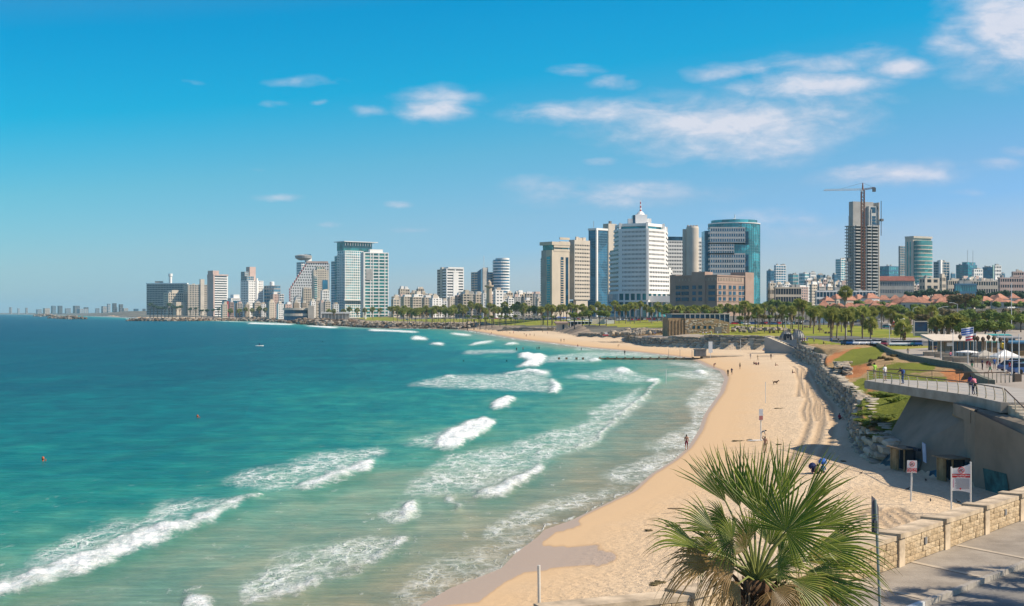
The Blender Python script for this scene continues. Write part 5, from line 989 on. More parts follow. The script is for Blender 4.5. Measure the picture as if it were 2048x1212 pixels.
def board(name, label, x, y, z, w_, h_, post, m_, rz=0, parts=None, cat='sign', stripe=None):
    d = gd(y, z); r = empty(name, (px(x, d), d, z), rz, label, cat)
    for s_ in ((-1, 1) if w_ > 1.4 else (0,)): mb = MB(); mb.tube([(s_ * w_ * .48, .05, 0), (s_ * w_ * .48, .05, post + (h_ if w_ > 1.4 else .1))], .06, 6); mb.obj('post', STEELW, r)
    mb = MB(); mb.box(-w_ / 2, -.03, post, w_ / 2, .03, post + h_); mb.obj('board', m_, r)
    if stripe: mb = MB(); mb.box(-w_ / 2 + .02, -.045, post + .05, w_ / 2 - .02, -.032, post + h_ * .4); mb.obj('red_band', stripe, r)
    return r
RED = mat('sign_red', C(200, 30, 40), .5, .05); SIGNW = mat('sign_white', (.78, .78, .78), .45, .03)
board('notice_board', 'tall white notice board behind the hut on the groyne', 1421, 716, 1.2, 1.2, 3.4, 1.6, SIGNW, stripe=None)
for i, x in enumerate((1337.5, 1360, 1384)): m = MB(); m.tube([(0, 0, 0), (0, 0, 3)], .07, 5); m.obj('steel_post', GREY, None, (px(x, 415), 415, .3), label=f'{ORD[i]} thin steel post from the left standing on the groyne', cat='post', group='posts on the groyne')
board('warning_sign', 'small far warning sign with red lower half on its own post in mid beach', 1522, 882, 1.35, .42, 1.2, 2.2, SIGNW, stripe=mat('faded_red', (.6, .22, .2), .6))
board('warning_sign', 'red and white sign on posts in front of the low far boulder wall', 1211, 676, 1.4, 3.0, 1.8, 1.2, SIGNW, stripe=RED)
m = MB(); m.tube([(0, 0, 0), (0, 0, 3.2)], .05, 5); m.obj('beach_post', STEELW, None, gp(1531, 806, 1.2), label='thin lone white post in the middle of the beach', cat='post')
m = MB(); m.tube([(0, 0, -.5), (0, 0, 3.0)], .06, 5); m.obj('surf_post', STEELW, None, gp(1332, 767, 0), label='thin post standing in the shallow surf', cat='post')
for i, (x, y) in enumerate(((1462, 700), (1466, 700), (1481, 701))): m = MB(); m.tube([(0, 0, 0), (0, 0, [2.6, 2.6, 4][i])], .07, 5); m.obj('goal_post', STEELW, None, gp(x, y, 1.4), label=f'{ORD[i]} white post from the left in front of the tall terraced wall', cat='post', group='white posts by the tall wall')
u = empty('beach_parasol', gp(1531, 706, 1.4), 0, 'white and red beach canopy on the sand by the foot of the stair', 'parasol')
m = MB(); m.tube([(0, 0, 0), (0, 0, 1.5)], .04, 5); m.obj('pole', STEELW, u); m = MB(); m.lathe([(1.0, 1.1), (.8, 1.5), (.1, 1.9)], 10); m.obj('canopy', SIGNW, u); m = MB(); m.lathe([(1.05, .8), (1.02, 1.1)], 10); m.obj('valance', RED, u)

# stair down to the beach and the two ribbed domes
st = empty('beach_stair', (86.5, 436, 1.4), R(50), 'pale concrete stair flight going down to the beach beside ribbed domes', 'stair')
for k in range(14): m = MB(); m.box(-1.5, -k * 1.0, 0, 1.5, -k * 1.0 + 1.02, 5.4 - k * .38); m.obj('step', STONE2, st)
for s_ in (-1, 1): m = MB(); m.add([(s_ * 1.55, 1, 0), (s_ * 1.9, 1, 0), (s_ * 1.9, -13.4, 0), (s_ * 1.55, -13.4, 0), (s_ * 1.55, 1, 5.7), (s_ * 1.9, 1, 5.7), (s_ * 1.9, -13.4, .6), (s_ * 1.55, -13.4, .6)], [(0, 1, 2, 3), (4, 7, 6, 5), (0, 3, 7, 4), (1, 5, 6, 2), (0, 4, 5, 1), (3, 2, 6, 7)]); m.obj('side_wall', GREY, st)
for i, (x, y, lab) in enumerate(((1573, 678, 'left ribbed grey dome with a dark arched opening at the top of the beach stair'), (1596, 676, 'right ribbed grey dome beside the stair, opening turned away'))):
    d = gd(y, 6.7); r_ = empty('ribbed_dome', (px(x, d), d, 6.4), 0, lab, 'shelter')
    m = MB(); m.lathe([(2.1 * math.cos(a), 2.9 * math.sin(a)) for a in np.linspace(0, math.pi / 2 * .97, 7)], 14); m.obj('shell', GREY, r_, smooth=True)
    for k in range(7): a = k * math.pi / 7; m = MB(); m.tube([(2.2 * math.cos(a) * math.cos(t), 2.2 * math.sin(a) * math.cos(t), 3.0 * math.sin(t)) for t in np.linspace(0, math.pi, 10)], .09, 4); m.obj('rib', DGREY, r_)
    if i == 0: m = MB(); m.prism([(1.2 * math.cos(a), -2.0 + .0 * a) for a in (math.pi, 0)] + [(1.0, -1.0), (-1.0, -1.0)], 0, 1.9); m.obj('opening', mat('dark_interior', (.02, .02, .02)), r_)
# open-air stone building
b = Bld('stone_building', 'old sandstone building with a dark glass upper storey raised on its walls', 1339, 1370, 1459, 545, 6.4, 9, 'building', maxl=60); b.Ll = 14; Lr = b.Lr; z = b.z(637); R_ = b.z(627.5)
SANDW = mat('sandstone_wall', (.36, .25, .14), .9, .3, .9, bump=.5, bscale=3, col2=(.24, .16, .09))
b.mb('wall', SANDW).prism([(0, 0), (Lr * .68, 0), (Lr, 0), (Lr, 9), (0, 9)], -2, [z, z, b.z(645), b.z(645), z]); b.mb('wall', SANDW)
W2 = b.mb('side_wall', SANDW); W2.box(-7.2, .5, -2, -.05, 9, b.z(636))
b.mb('glass_storey', G_NAVY).box(-5.5, .6, z + .05, Lr + .05, 8.6, R_ - .25); b.mb('roof', GREY).box(-6, 0, R_ - .25, Lr + .4, 9.4, R_ + .1); b.mb('glass_end', G_NAVY).box(Lr * .72, .1, b.z(645), Lr, 8.9, z)
for k in range(10): m = b.mb('mullion', STEELW, 'stuff'); m.box(Lr * k / 9.0, -.05, (z if k < 7 else b.z(644)), Lr * k / 9.0 + .14, .6, R_ - .25)
for f in (.17, .28, .42, .53): b.mb('window', G_NAVY, 'stuff').box(Lr * f, -.1, b.z(657.5), Lr * f + 1.1, .2, b.z(651.5))
b.mb('door', DGREY).box(Lr * .67, -.12, -.3, Lr * .82, .2, b.z(654))
for k in range(5): b.mb('wall_buttress', SANDW, 'stuff').box(-6.8 + k * 1.4, .2, -2, -6.3 + k * 1.4, .5, b.z(640))
r_ = b.done()
# stones laid in that wall, those that can be picked out
rr = random.Random(6)
for k in range(150):
    xx = rr.uniform(.3, Lr * .95); zz = rr.uniform(.2, z - .5 if xx < Lr * .66 else b.z(647)); wd = rr.uniform(.5, 1.1)
    if any(Lr * f - .8 < xx < Lr * f + 1.5 and b.z(659) < zz < b.z(650) for f in (.17, .28, .42, .53)) or (Lr * .64 < xx < Lr * .83 and zz < b.z(653)): continue
    o = link('stone', STM[rr.choice([0, 1, 2])], r_, (xx, -.02, zz), scale=(wd, .22, rr.uniform(.3, .5)))

# ---- lookout platform
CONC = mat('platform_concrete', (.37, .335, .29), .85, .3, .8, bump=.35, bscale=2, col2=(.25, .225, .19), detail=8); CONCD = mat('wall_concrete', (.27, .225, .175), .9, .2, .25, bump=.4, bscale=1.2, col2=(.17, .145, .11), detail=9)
DECK = mat('deck_paving', (.36, .335, .30), .8, .1, .5, bump=.15, bscale=4)
pl = empty('lookout_platform', (36, 100, 0), 0, 'long wedge-shaped concrete lookout platform jutting out over the beach on an angled wall', 'platform'); O = Vector((36, 100, 0))
def loc(L): return [(x - 36, y - 100) for x, y in L]
dk = loc([(37.75, 100.4), (46.2, 100.4), (46.6, 126.2), (38.5, 136.6), (36.0, 132.8), (37.2, 120), (38.3, 109.6)])
m = MB(); m.prism(dk, 7.25, 8.03); m.obj('slab', CONC, pl)
m = MB(); m.prism([(a * .985 + .08, b * .995 + .05) for a, b in dk], 8.034, 8.06); m.obj('deck', DECK, pl)
m = MB(); A = [(32.75, 118.9, .6), (36.15, 101.7, .6), (38.9, 106.5, 7.25), (39.4, 127.6, 7.25)]; A2 = [(x + 3.2, y - .1, z_) for x, y, z_ in A]
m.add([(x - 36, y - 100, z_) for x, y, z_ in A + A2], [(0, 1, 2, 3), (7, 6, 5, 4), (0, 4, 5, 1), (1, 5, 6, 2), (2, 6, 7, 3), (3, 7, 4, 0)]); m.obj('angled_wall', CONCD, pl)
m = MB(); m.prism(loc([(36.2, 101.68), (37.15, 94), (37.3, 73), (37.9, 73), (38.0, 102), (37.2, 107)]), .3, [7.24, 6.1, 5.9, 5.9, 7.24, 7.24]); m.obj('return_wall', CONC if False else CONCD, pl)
m = MB(); m.prism(loc([(36.5, 103.5), (38.4, 105.6), (38.6, 109), (38.0, 112)]), 6.2, 7.24); m.obj('bracket', CONCD, pl)
for (a, b_, z_) in ((34.6, 111.5, 3.3), (35.9, 106.0, 3.0)):
    m = MB(); m.box(-.06, -1.0, -.12, .25, 1.0, .12); o = m.obj('vent_slot', mat('dark_interior', (.02, .02, .02)), pl, (a - 36 - .25, b_ - 100, z_)); o.rotation_euler = (0, 0, R(12))
# painted patches and lean-tos at the wall foot
DTL = (('teal_paint', (.05, .12, .14), (33.05, 117.5), (34.35, 110.8), 1.1, 2.4), ('blue_paint', (.03, .12, .18), (34.6, 109.6), (35.9, 103.2), 1.1, 2.9), ('teal_paint', (.04, .13, .13), (36.45, 99.6), (36.9, 96.0), 1.0, 3.0))
for nm, c_, a, b_, z0, z1 in DTL:
    s0, s1 = (z0 - .6) / 6.65, (z1 - .6) / 6.65; sh = 2.75 if a[1] > 101 else 0
    m = MB(); m.add([(a[0] - 36 - .12 + sh * s0, a[1] - 100, z0), (b_[0] - 36 - .12 + sh * s0, b_[1] - 100, z0), (b_[0] - 36 - .12 + sh * s1 * 1.1, b_[1] - 100 + s1 * 2, z1), (a[0] - 36 - .12 + sh * s1 * 1.9, a[1] - 100 + s1 * 2, z1)], [(0, 1, 2, 3)]); m.obj('painted_patch', mat(nm + str(z1), c_, .8, .5, .8), pl)
for i, (x, y, d_) in enumerate(((33.4, 112.5, 0), (35.0, 105.0, 0))):
    s_ = empty('driftwood_shelter', (x, y, 1.35), R(-78), ['small driftwood lean-to against the foot of the concrete wall, farther one', 'timber-framed lean-to with dark doorway behind the large warning sign'][i], 'shelter')
    for a in (-1.1, 0, 1.1): m = MB(); m.tube([(a, 0, 0), (a, 0, 1.9)], .09, 5); m.obj('post', WOOD, s_)
    m = MB(); m.box(-1.4, -.4, 1.9, 1.4, 1.4, 2.0); m.obj('roof', WOODG, s_); m = MB(); m.box(-1.3, -.03, 0, -.2, .03, 1.8); m.obj('plank_wall', WOOD, s_); m = MB(); m.box(-1.2, .8, 0, 1.2, 1.0, 1.9); m.obj('dark_back', mat('dark_interior', (.02, .02, .02)), s_)
# railings
RAILM = mat('rail_bronze', (.16, .11, .075), .5, .1, 2); FIN = mat('rail_fin', (.50, .42, .30), .5, .1, 2)
def railing(name, label, pts, zs, step, fin=True, hgt=1.05, first=True):
    r = empty(name, (*pts[0], zs[0]), 0, label, 'railing'); O = Vector((*pts[0], zs[0])); P3 = [Vector((*p, z_)) - O for p, z_ in zip(pts, zs)]
    for a, b_ in zip(P3[:-1], P3[1:]):
        L = (b_ - a).length; n = max(1, round(L / step)); u = (b_ - a).normalized(); nn = Vector((-u.y, u.x, 0))
        for k in range(n + (1 if b_ is P3[-1] else 0)):
            p = a.lerp(b_, k / n); m = MB()
            if fin: m.prism([(-.02, 0), (.06, 0), (.06, .05), (-.02, .05)], 0, .01); m.v = []; m.f = []; m.mi = []; pr = [(.10, 0), (.13, .3), (.10, .7), (0, hgt)]; m.tube([p + nn * q + Vector((0, 0, h)) for q, h in pr], [.06, .055, .05, .035], 6)
            else: m.tube([p, p + Vector((0, 0, hgt))], .03, 5)
            m.obj('post', FIN if fin else RAILM, r)
        m = MB(); m.tube([a + Vector((0, 0, hgt)), b_ + Vector((0, 0, hgt))], .05, 6); m.obj('handrail', RAILM, r)
        if fin:
            for h in (.3, .55, .8): m = MB(); m.tube([a + nn * .08 + Vector((0, 0, h)), b_ + nn * .08 + Vector((0, 0, h))], .009, 3); m.obj('wire', STEELW, r)
    return r
railing('railing', 'long curved-post railing along the sea edge of the lookout platform', [(36.2, 132.6), (37.35, 120), (38.45, 109.6), (38.1, 101)], [8.06] * 4, 2.3)
railing('railing', 'railing stepping down beside the platform stair at the right edge', [(38.1, 100.6), (38.0, 96.5), (37.9, 92)], [8.06, 6.9, 5.9], 2.0)
railing('railing', 'thin dark railing along the far edge of the lookout platform', [(38.5, 136.2), (46.4, 126.6)], [8.06, 8.06], 3.5, fin=False)
railing('railing', 'short bronze fence of slim posts behind the promenade corner, before the grey bin', [(48.9, 134.6), (51.2, 133.8)], [7.75, 7.75], .42, fin=True)
m = MB(); m.box(-.35, -.35, 0, .35, .35, .95); m.obj('litter_bin', mat('bin_brown', (.16, .12, .09), .7), None, (51.9, 133.6, 7.75), label='square brown litter bin at the end of the short bronze fence', cat='litter bin')
stp = empty('platform_stair', (38.3, 100.4, 0), 0, 'pale stone stair descending from the platform towards the camera at the right edge', 'stair')
for k in range(11): m = MB(); m.box(0, -(k + 1) * .75, 5.5, 5.5, -k * .75, 8.03 - (k + 1) * .19); m.obj('step', STONE2, stp)
# kerb wall of the inner promenade
kw = empty('promenade_parapet', (0, 0, 0), 0, 'low dark concrete parapet curving between the green slope and the upper promenade', 'wall')
KP = [(46.9, 127), (52.0, 145), (60.8, 171.5), (70.0, 201), (73.5, 230), (77.8, 257), (82.8, 283), (99, 353), (98, 400)]
GREENG = mat('parapet_grey_green', (.17, .17, .13), .85, .2, .6)
for a, b_ in zip(KP[:-1], KP[1:]):
    u = (Vector(b_) - Vector(a)).normalized(); n = Vector((-u.y, u.x)) * .28; m = MB(); za, zb_ = ground_z(a[0] + 1.2, a[1]), ground_z(b_[0] + 1.2, b_[1])
    P = [Vector(a) + n, Vector(a) - n, Vector(b_) - n, Vector(b_) + n]; m.prism([(p.x, p.y) for p in P], [za - 1.6, za - 1.6, zb_ - 1.6, zb_ - 1.6], [za + .6, za + .6, zb_ + .6, zb_ + .6]); m.obj('parapet_length', GREENG, kw)

# ---- foreground promenade wall
YST = mat('yellow_limestone', (.52, .39, .24), .9, .3, 2.5, bump=.6, bscale=6); YST2 = mat('yellow_limestone_pale', (.58, .45, .29), .9, .3, 2.5, bump=.6, bscale=6); YST3 = mat('yellow_limestone_warm', (.48, .36, .22), .9, .3, 2.5, bump=.6, bscale=6)
CAPM = mat('cap_stone', (.55, .44, .31), .85, .3, 1.2, bump=.25, bscale=5); MORT = mat('mortar', (.50, .40, .27), .95, .1, 3)
BRK = []
for i in range(6):
    r = random.Random(40 + i); bm = bmesh.new(); bmesh.ops.create_cube(bm, size=1)
    bmesh.ops.bevel(bm, geom=bm.edges[:], offset=.05, segments=1, affect='EDGES')
    for v in bm.verts: v.co += Vector((r.uniform(-.02, .02), r.uniform(-.05, .05), r.uniform(-.02, .02)))
    me = bpy.data.meshes.new('brick'); bm.to_mesh(me); bm.free(); me.materials.append([YST, YST2, YST3][i % 3]); BRK.append(me)
def wall_seg(p, q, label, pillar=True, lamp=False, bricks=True, seed=0):
    p, q = Vector(p), Vector(q); L = (q - p).length; a = math.atan2(q.y - p.y, q.x - p.x); z0 = 7.5; r = random.Random(seed)
    w_ = empty('promenade_wall', (p.x, p.y, z0), a, label, 'wall', 'stone wall lengths along the foreground promenade')   # local x along the wall, the road side is -y
    pw = .42 if pillar else 0
    if pillar:
        m = MB(); m.box(0, -.24, -6, pw, .5, .86); m.obj('pillar', CAPM, w_); m = MB(); m.box(-.05, -.3, .86, pw + .03, .56, 1.0); m.obj('pillar_cap', CAPM, w_)
    m = MB(); m.box(pw, -.1, -6.5, L, .4, .80); m.obj('core', MORT, w_)
    m = MB(); m.box(pw + .035, -.2, .8, L + .02, .5, .93); m.obj('cap', CAPM, w_)
    if bricks:
        h = .78 / 4
        for c in range(4):
            x = pw + .02
            while x < L - .06:
                ln = min(r.uniform(.28, .62), L - x)
                if L - x - ln < .15: ln = L - x
                o = link('brick', r.choice(BRK), w_, (x + ln / 2, -.13 + r.uniform(-.015, .015), c * h + h / 2 + .01), scale=(ln - .012, .12, h - .012)); x += ln
    if lamp:
        m = MB(); m.box(L * .55, -.235, .42, L * .55 + .16, -.15, .62); m.obj('wall_lamp', mat('lamp_grey', (.2, .2, .2), .5), w_)
    return w_
S0 = Vector((11.2, 38.35)); U = Vector((.632, .775)); per = 3.62
nm = ['stone wall length right of the dark road sign with a small square wall lamp', 'stone wall length with carved stones, second to the right of the dark road sign', 'third stone wall length right of the road sign, with a wall lamp', 'last stone wall length, running out at the right edge',
      'stone wall length just outside the right edge', 'outer stone wall length beyond the right edge']
for k in range(6): wall_seg(S0 + U * per * k, S0 + U * per * (k + 1), nm[k], lamp=k in (0, 2), bricks=k < 4, seed=k)
P1 = Vector((4.05, 30.35)); v = (S0 - P1) / 3
nl = ['stone wall length with the square pillar at the left of the big palm', 'stone wall length hidden mostly behind the palm fronds', 'stone wall length between the palm fronds and the dark road sign']
for k in range(3): wall_seg(P1 + v * k, P1 + v * (k + 1), nl[k], seed=20 + k, pillar=k == 0, lamp=False)
wall_seg(P1 - Vector((3.4, 1.45)), P1, 'pale-capped stone wall length leading out of the bottom edge, left of the palm', pillar=False, seed=30)
# flat paving and carriageway sheets beside it
def flat(name, pts, z, m): mb = MB(); mb.sheet([(x, y, z) for x, y in pts]); return mb.obj(name, m, kind='structure')
_kd = Vector((.661, .750)); _k = Vector((10.3, 33.4)); a0, a1 = _k - _kd * 16, _k + _kd * 52
flat('promenade_paving', [tuple(a0), tuple(a1), tuple(S0 + U * 47), tuple(S0 + U * 3), (11.2, 38.3), (4.0, 30.3), (.6, 28.85), (-6, 26)], 7.5, mat('promenade_flag', (.33, .29, .24), .9, .3, 1.1, bump=.4, bscale=9, col2=(.22, .19, .155), detail=8))
flat('road', [tuple(a0), (0, 8), (80, 8), (80, 90), tuple(a1)], 7.37, mat('asphalt_near', (.20, .19, .175), .92, .2, .9, bump=.4, bscale=22))
# kerb stones
ks = empty('road_kerb', (0, 0, 0), 0, 'low stone kerb between promenade and road, blue and white painted at its near end', 'kerb'); kd = Vector((.661, .750)); k0 = Vector((10.3, 33.4)) - kd * 6
KW = mat('kerb_white', (.6, .6, .58), .8); KB = mat('kerb_blue', (.05, .25, .45), .8); KG = mat('kerb_grey', (.34, .31, .27), .85, .2, 2, bump=.3)
for k in range(32):
    p = k0 + kd * k * .92; m = MB(); m.box(.01, -.14, -.3, .91, .02, .02); m.obj('kerb_stone', (KB if k % 2 else KW) if k < 7 else KG, ks, (p.x, p.y, 7.5), math.atan2(kd.y, kd.x))
# paving bands across the promenade
for i, k in enumerate((.9, 4.7, 8.3, -4.0, -8.5)):
    p = k0 + kd * (6 + k); q = Vector((-kd.y, kd.x)); m = MB(); m.box(0, 0, .004, 4.3, .22, .014); m.obj('paving_band', mat('pale_paving', (.46, .39, .30)), None, (p.x, p.y, 7.5), math.atan2(q.y, q.x) - .32, kind='structure')

# ---- two warning signs near the wall
HEB = bpy.data.fonts.load if False else None
def text(s_, size, m, parent, loc_, w_max=None):
    cu = bpy.data.curves.new('lettering', 'FONT'); cu.body = s_; cu.size = size; cu.align_x = 'CENTER'; cu.align_y = 'CENTER'; cu.extrude = .003; cu.offset = .004
    o = bpy.data.objects.new('lettering', cu); COL.objects.link(o); o.parent = parent; o.location = loc_; o.rotation_euler = (R(90), 0, 0); cu.materials.append(m)
    dg = bpy.context.evaluated_depsgraph_get(); me = bpy.data.meshes.new_from_object(o.evaluated_get(dg)); o2 = link('lettering', me, parent, loc_); o2.rotation_euler = (R(90), 0, 0); o2['kind'] = 'stuff'; bpy.data.objects.remove(o); o2.name = 'lettering'; return o2
SBLK = mat('sign_black', (.02, .02, .02), .5)
def noswim(parent, x, z, r, y=-.05):
    m = MB(); pts = [(x + r * math.cos(a), y, z + r * math.sin(a)) for a in np.linspace(0, 2 * math.pi, 25)]; m.tube(pts, r * .1, 5, False); m.tube([(x - r * .7, y, z + r * .7), (x + r * .7, y, z - r * .7)], r * .09, 5); m.obj('red_ring', RED, parent)
    m = MB(); m.lathe([(.01, -.001), (r * .2, 0), (.01, .001)], 10); m.v = [(x + r * .3 + a, y + c, z + r * .25 + b_) for a, b_, c in m.v]; m.tube([(x - r * .6, y, z - r * .2), (x - r * .2, y, z + r * .1), (x + r * .1, y, z)], r * .1, 5); m.tube([(x - r * .7, y, z - r * .38), (x, y, z - r * .3), (x + r * .6, y, z - r * .4)], r * .07, 4); m.obj('swimmer_symbol', SBLK, parent, kind='stuff')
s1 = board('warning_sign', 'small no-swimming sign on a white post, red lower half with two lines', 1822, 1003, 1.5, .68, .88, 2.05, SIGNW, stripe=RED)
s1.rotation_euler = (0, R(1.5), R(-6)); noswim(s1, 0, 2.68, .17); text('הרחצה'[::-1], .19, SIGNW, s1, (0, -.055, 2.32)); text('אסורה'[::-1], .19, SIGNW, s1, (0, -.055, 2.15))
d = 88.0; s2 = empty('warning_sign', (px(1922, d), d, 1.4), R(-4), 'large two-post no-swimming notice with red band and lines of text', 'sign')
m = MB(); wd = 1.22
top = [(wd * (t - .5), 3.05 + .0 + .32 * t ** 2) for t in np.linspace(0, 1, 9)]; bot = [(wd * (t - .5), 1.52 - .14 * t ** 2 + .04 * math.sin(t * 3)) for t in np.linspace(0, 1, 9)]
for f, b_ in ((-.02, 0), ):
    out = bot + top[::-1]; vs = [(x, -.02, z_) for x, z_ in out] + [(x, .02, z_) for x, z_ in out]; n = len(out); m.add(vs, [tuple(range(n)), tuple(range(2 * n - 1, n - 1, -1))] + [(i, i + n, (i + 1) % n + n, (i + 1) % n) for i in range(n)])
m.obj('board', SIGNW, s2)
for sx, zt_ in ((-.64, 3.15), (.64, 3.5)): m = MB(); m.tube([(sx, .0, -.3), (sx, 0, zt_)], .055, 8); m.obj('post', STEELW, s2)
m = MB(); m.box(-.6, -.032, 2.43, .6, -.021, 2.68); m.obj('red_band', RED, s2); noswim(s2, 0, 2.93, .2, -.04)
text('אזהרה הרחצה אסורה'[::-1], .125, SIGNW, s2, (0, -.036, 2.58)); text('ممنوع السباحة', .08, SIGNW, s2, (0, -.036, 2.475))
GR_T = mat('sign_text_grey', (.15, .17, .22), .6); rr = random.Random(3)
for k in range(13): m = MB(); z_ = 2.33 - k * .055; m.box(-.42 + rr.uniform(0, .12), -.03, z_, .54, -.022, z_ + .018); m.obj('text_line', GR_T, s2)
m = MB(); m.box(-.53, -.03, 1.75, -.49, -.022, 2.3); m.obj('text_column', mat('sign_pink', (.55, .2, .3)), s2); m = MB(); m.lathe([(.02, -.07), (.07, 0), (.02, .05)], 8); m.v = [(a - .05, -.035 + b_ * .1, c + 1.68) for a, b_, c in m.v]; m.obj('red_emblem', RED, s2)
b3 = empty('poster', (36.75, 97.4, 2.0), R(-82), 'small white and magenta poster fixed low on the concrete wall', 'poster'); m = MB(); m.box(-.25, -.02, 0, .25, .02, .75); m.obj('sheet', SIGNW, b3); m = MB(); m.box(-.24, -.035, .02, .24, -.021, .3); m.obj('magenta_band', mat('magenta', (.45, .04, .2)), b3)
b3 = MB(); b3.box(-.25, -.03, 0, .25, .03, 1.7); o = b3.obj('blue_board', mat('pale_blue_board', (.30, .42, .62)), None, (34.5, 108.6, 2.5), R(-75), label='leaning pale blue board hanging on the angled concrete wall', cat='board'); o.rotation_euler = (R(12), R(14), R(-75))
# road sign seen from behind and lone pole on the beach
d = 25.0; rs = empty('road_sign', (px(1768, d) + .0, d, 7.4), 0, 'tilted road sign seen edge-on from behind, grey pole beside the palm', 'sign')
m = MB(); m.tube([(0, 0, 0), (-.13, 0, 3.2), (-.17, 0, 4.0)], .028, 8); m.obj('pole', mat('pole_grey_green', (.25, .29, .27), .5, .1), rs)
m = MB(); m.add([(-.24, -.02, 3.35), (-.09, .04, 3.30), (-.09, .04, 3.85), (-.17, .0, 4.02), (-.24, -.02, 4.08), (-.24, .01, 3.35), (-.09, .07, 3.30), (-.09, .07, 3.85), (-.17, .03, 4.02), (-.24, .01, 4.08)], [(0, 1, 2, 3, 4), (9, 8, 7, 6, 5), (0, 5, 6, 1), (1, 6, 7, 2), (2, 7, 8, 3), (3, 8, 9, 4), (4, 9, 5, 0)]); m.obj('plate', mat('sign_back', (.13, .12, .14), .5, .15, 4), rs)
m = MB(); m.box(-.2, -.05, 3.4, -.14, .05, 3.6); m.obj('bracket', DGREY, rs)
m = MB(); m.tube([(0, 0, 0), (-.05, 0, 4.4)], .065, 8); m.obj('beach_pole', mat('pole_white', (.62, .6, .55), .5), None, (px(1080, 54), 54, .1), label='plain white pole rising from the sand at the bottom edge', cat='pole')
m = MB(); m.box(-.6, -.08, 0, .6, .08, .07); m.obj('driftwood_plank', WOODG, None, gp(1352, 1018, 1.0), label='short dark plank lying alone on the smooth sand left of the palm', cat='plank')
# ------------------------------------------------------------------ palms, trees, bushes
def leafmat(name, c1, c2, tr=.25, scale=1.2, brown=None):
    m = bpy.data.materials.new(name); m.use_nodes = True; t = NT(m.node_tree); b = t.n['Principled BSDF']; tc = t.add('ShaderNodeTexCoord').outputs['Object']
    c = t.mix(t.maprange(t.noise(tc, scale, 4, .65), .35, .65), c1, c2)
    oi = t.add('ShaderNodeObjectInfo').outputs['Random']; c = t.mix(t.math('MULTIPLY', oi, .35), c, brown or (.10, .085, .02))
    t.l.new(c, b.inputs['Base Color']); b.inputs['Roughness'].default_value = .7; b.inputs['Specular IOR Level'].default_value = .2
    tl = t.add('ShaderNodeBsdfTranslucent', {'Color': c}); mx = t.add('ShaderNodeMixShader', {0: tr}); t.l.new(b.outputs[0], mx.inputs[1]); t.l.new(tl.outputs[0], mx.inputs[2]); t.l.new(mx.outputs[0], t.n['Material Output'].inputs[0]); return m
PLEAF = leafmat('palm_leaf_far', (.19, .235, .05), (.46, .46, .14), .45); PDEAD = mat('palm_skirt', (.30, .21, .12), .95, .4, .8); PTRUNK = mat('palm_trunk', (.20, .16, .12), .95, .25, 1)
TLEAF = leafmat('tree_leaf', (.09, .15, .03), (.22, .30, .065), .2, .35); TLEAF2 = leafmat('tree_leaf_light', (.09, .14, .018), (.22, .27, .045), .2, .35); TLEAF3 = leafmat('tree_leaf_olive', (.09, .085, .04), (.22, .18, .08), .2, .35, (.16, .1, .06)); TLEAF4 = leafmat('tree_leaf_dark', (.03, .07, .04), (.08, .13, .055), .2, .35, (.03, .05, .03))
BARK = mat('bark', (.11, .085, .065), .95, .3, 1)
def crown_mesh(seed):
    r = random.Random(seed); m = MB()
    for i in range(46):
        th = r.uniform(0, 2 * math.pi); el = r.uniform(-.5, 1.35); d = Vector((math.cos(th) * math.cos(el), math.sin(th) * math.cos(el), math.sin(el))); L = r.uniform(.8, 1.15)
        p = d * L; a = d.orthogonal().normalized(); b = d.cross(a); rot = r.uniform(0, 6.28); a, b = a * math.cos(rot) + b * math.sin(rot), b * math.cos(rot) - a * math.sin(rot)
        m.add([d * .15, d * .15 + a * .03, p], [(0, 1, 2)])
        for k in range(9):
            an = lerp(-1.9, 1.9, k / 8); q = d * math.cos(an) + a * math.sin(an); q.z -= .12 * r.uniform(.3, 2); q = q.normalized(); R_ = r.uniform(.75, 1.0) ; w_ = q.cross(b).normalized() * .11
            m.add([p, p + q * R_ * .55 + w_, p + q * R_ + Vector((0, 0, -.15)), p + q * R_ * .55 - w_], [(0, 1, 2, 3)])
    return m.mesh('palm_crown', PLEAF)
def skirt_mesh(seed):
    r = random.Random(seed); m = MB()
    for i in range(60):
        th = r.uniform(0, 6.28); z0 = r.uniform(-1.6, .3); rr_ = r.uniform(.35, .8); c, s_ = math.cos(th), math.sin(th); w_ = .16
        m.add([(c * .15, s_ * .15, z0), (c * rr_ - s_ * w_, s_ * rr_ + c * w_, z0 - .4), (c * rr_ * .9, s_ * rr_ * .9, z0 - r.uniform(.9, 1.6)), (c * rr_ + s_ * w_, s_ * rr_ - c * w_, z0 - .4)], [(0, 1, 2, 3)])
    return m.mesh('palm_skirt', PDEAD)
def trunk_mesh():
    m = MB(); m.tube([(0, 0, -.03), (0, 0, .03), (.01, 0, .5), (0, 0, 1)], [.34, .26, .19, .18], 8); return m.mesh('palm_trunk', PTRUNK, smooth=True)
CRM = [crown_mesh(i) for i in range(5)]; SKM = [skirt_mesh(i) for i in range(3)]; TRM = trunk_mesh()
PALMS = []
def palm(x, yt, d, lean=0, cs=1.0, where='', kind='fan palm'): PALMS.append((x, yt, d, lean, cs, where, kind))
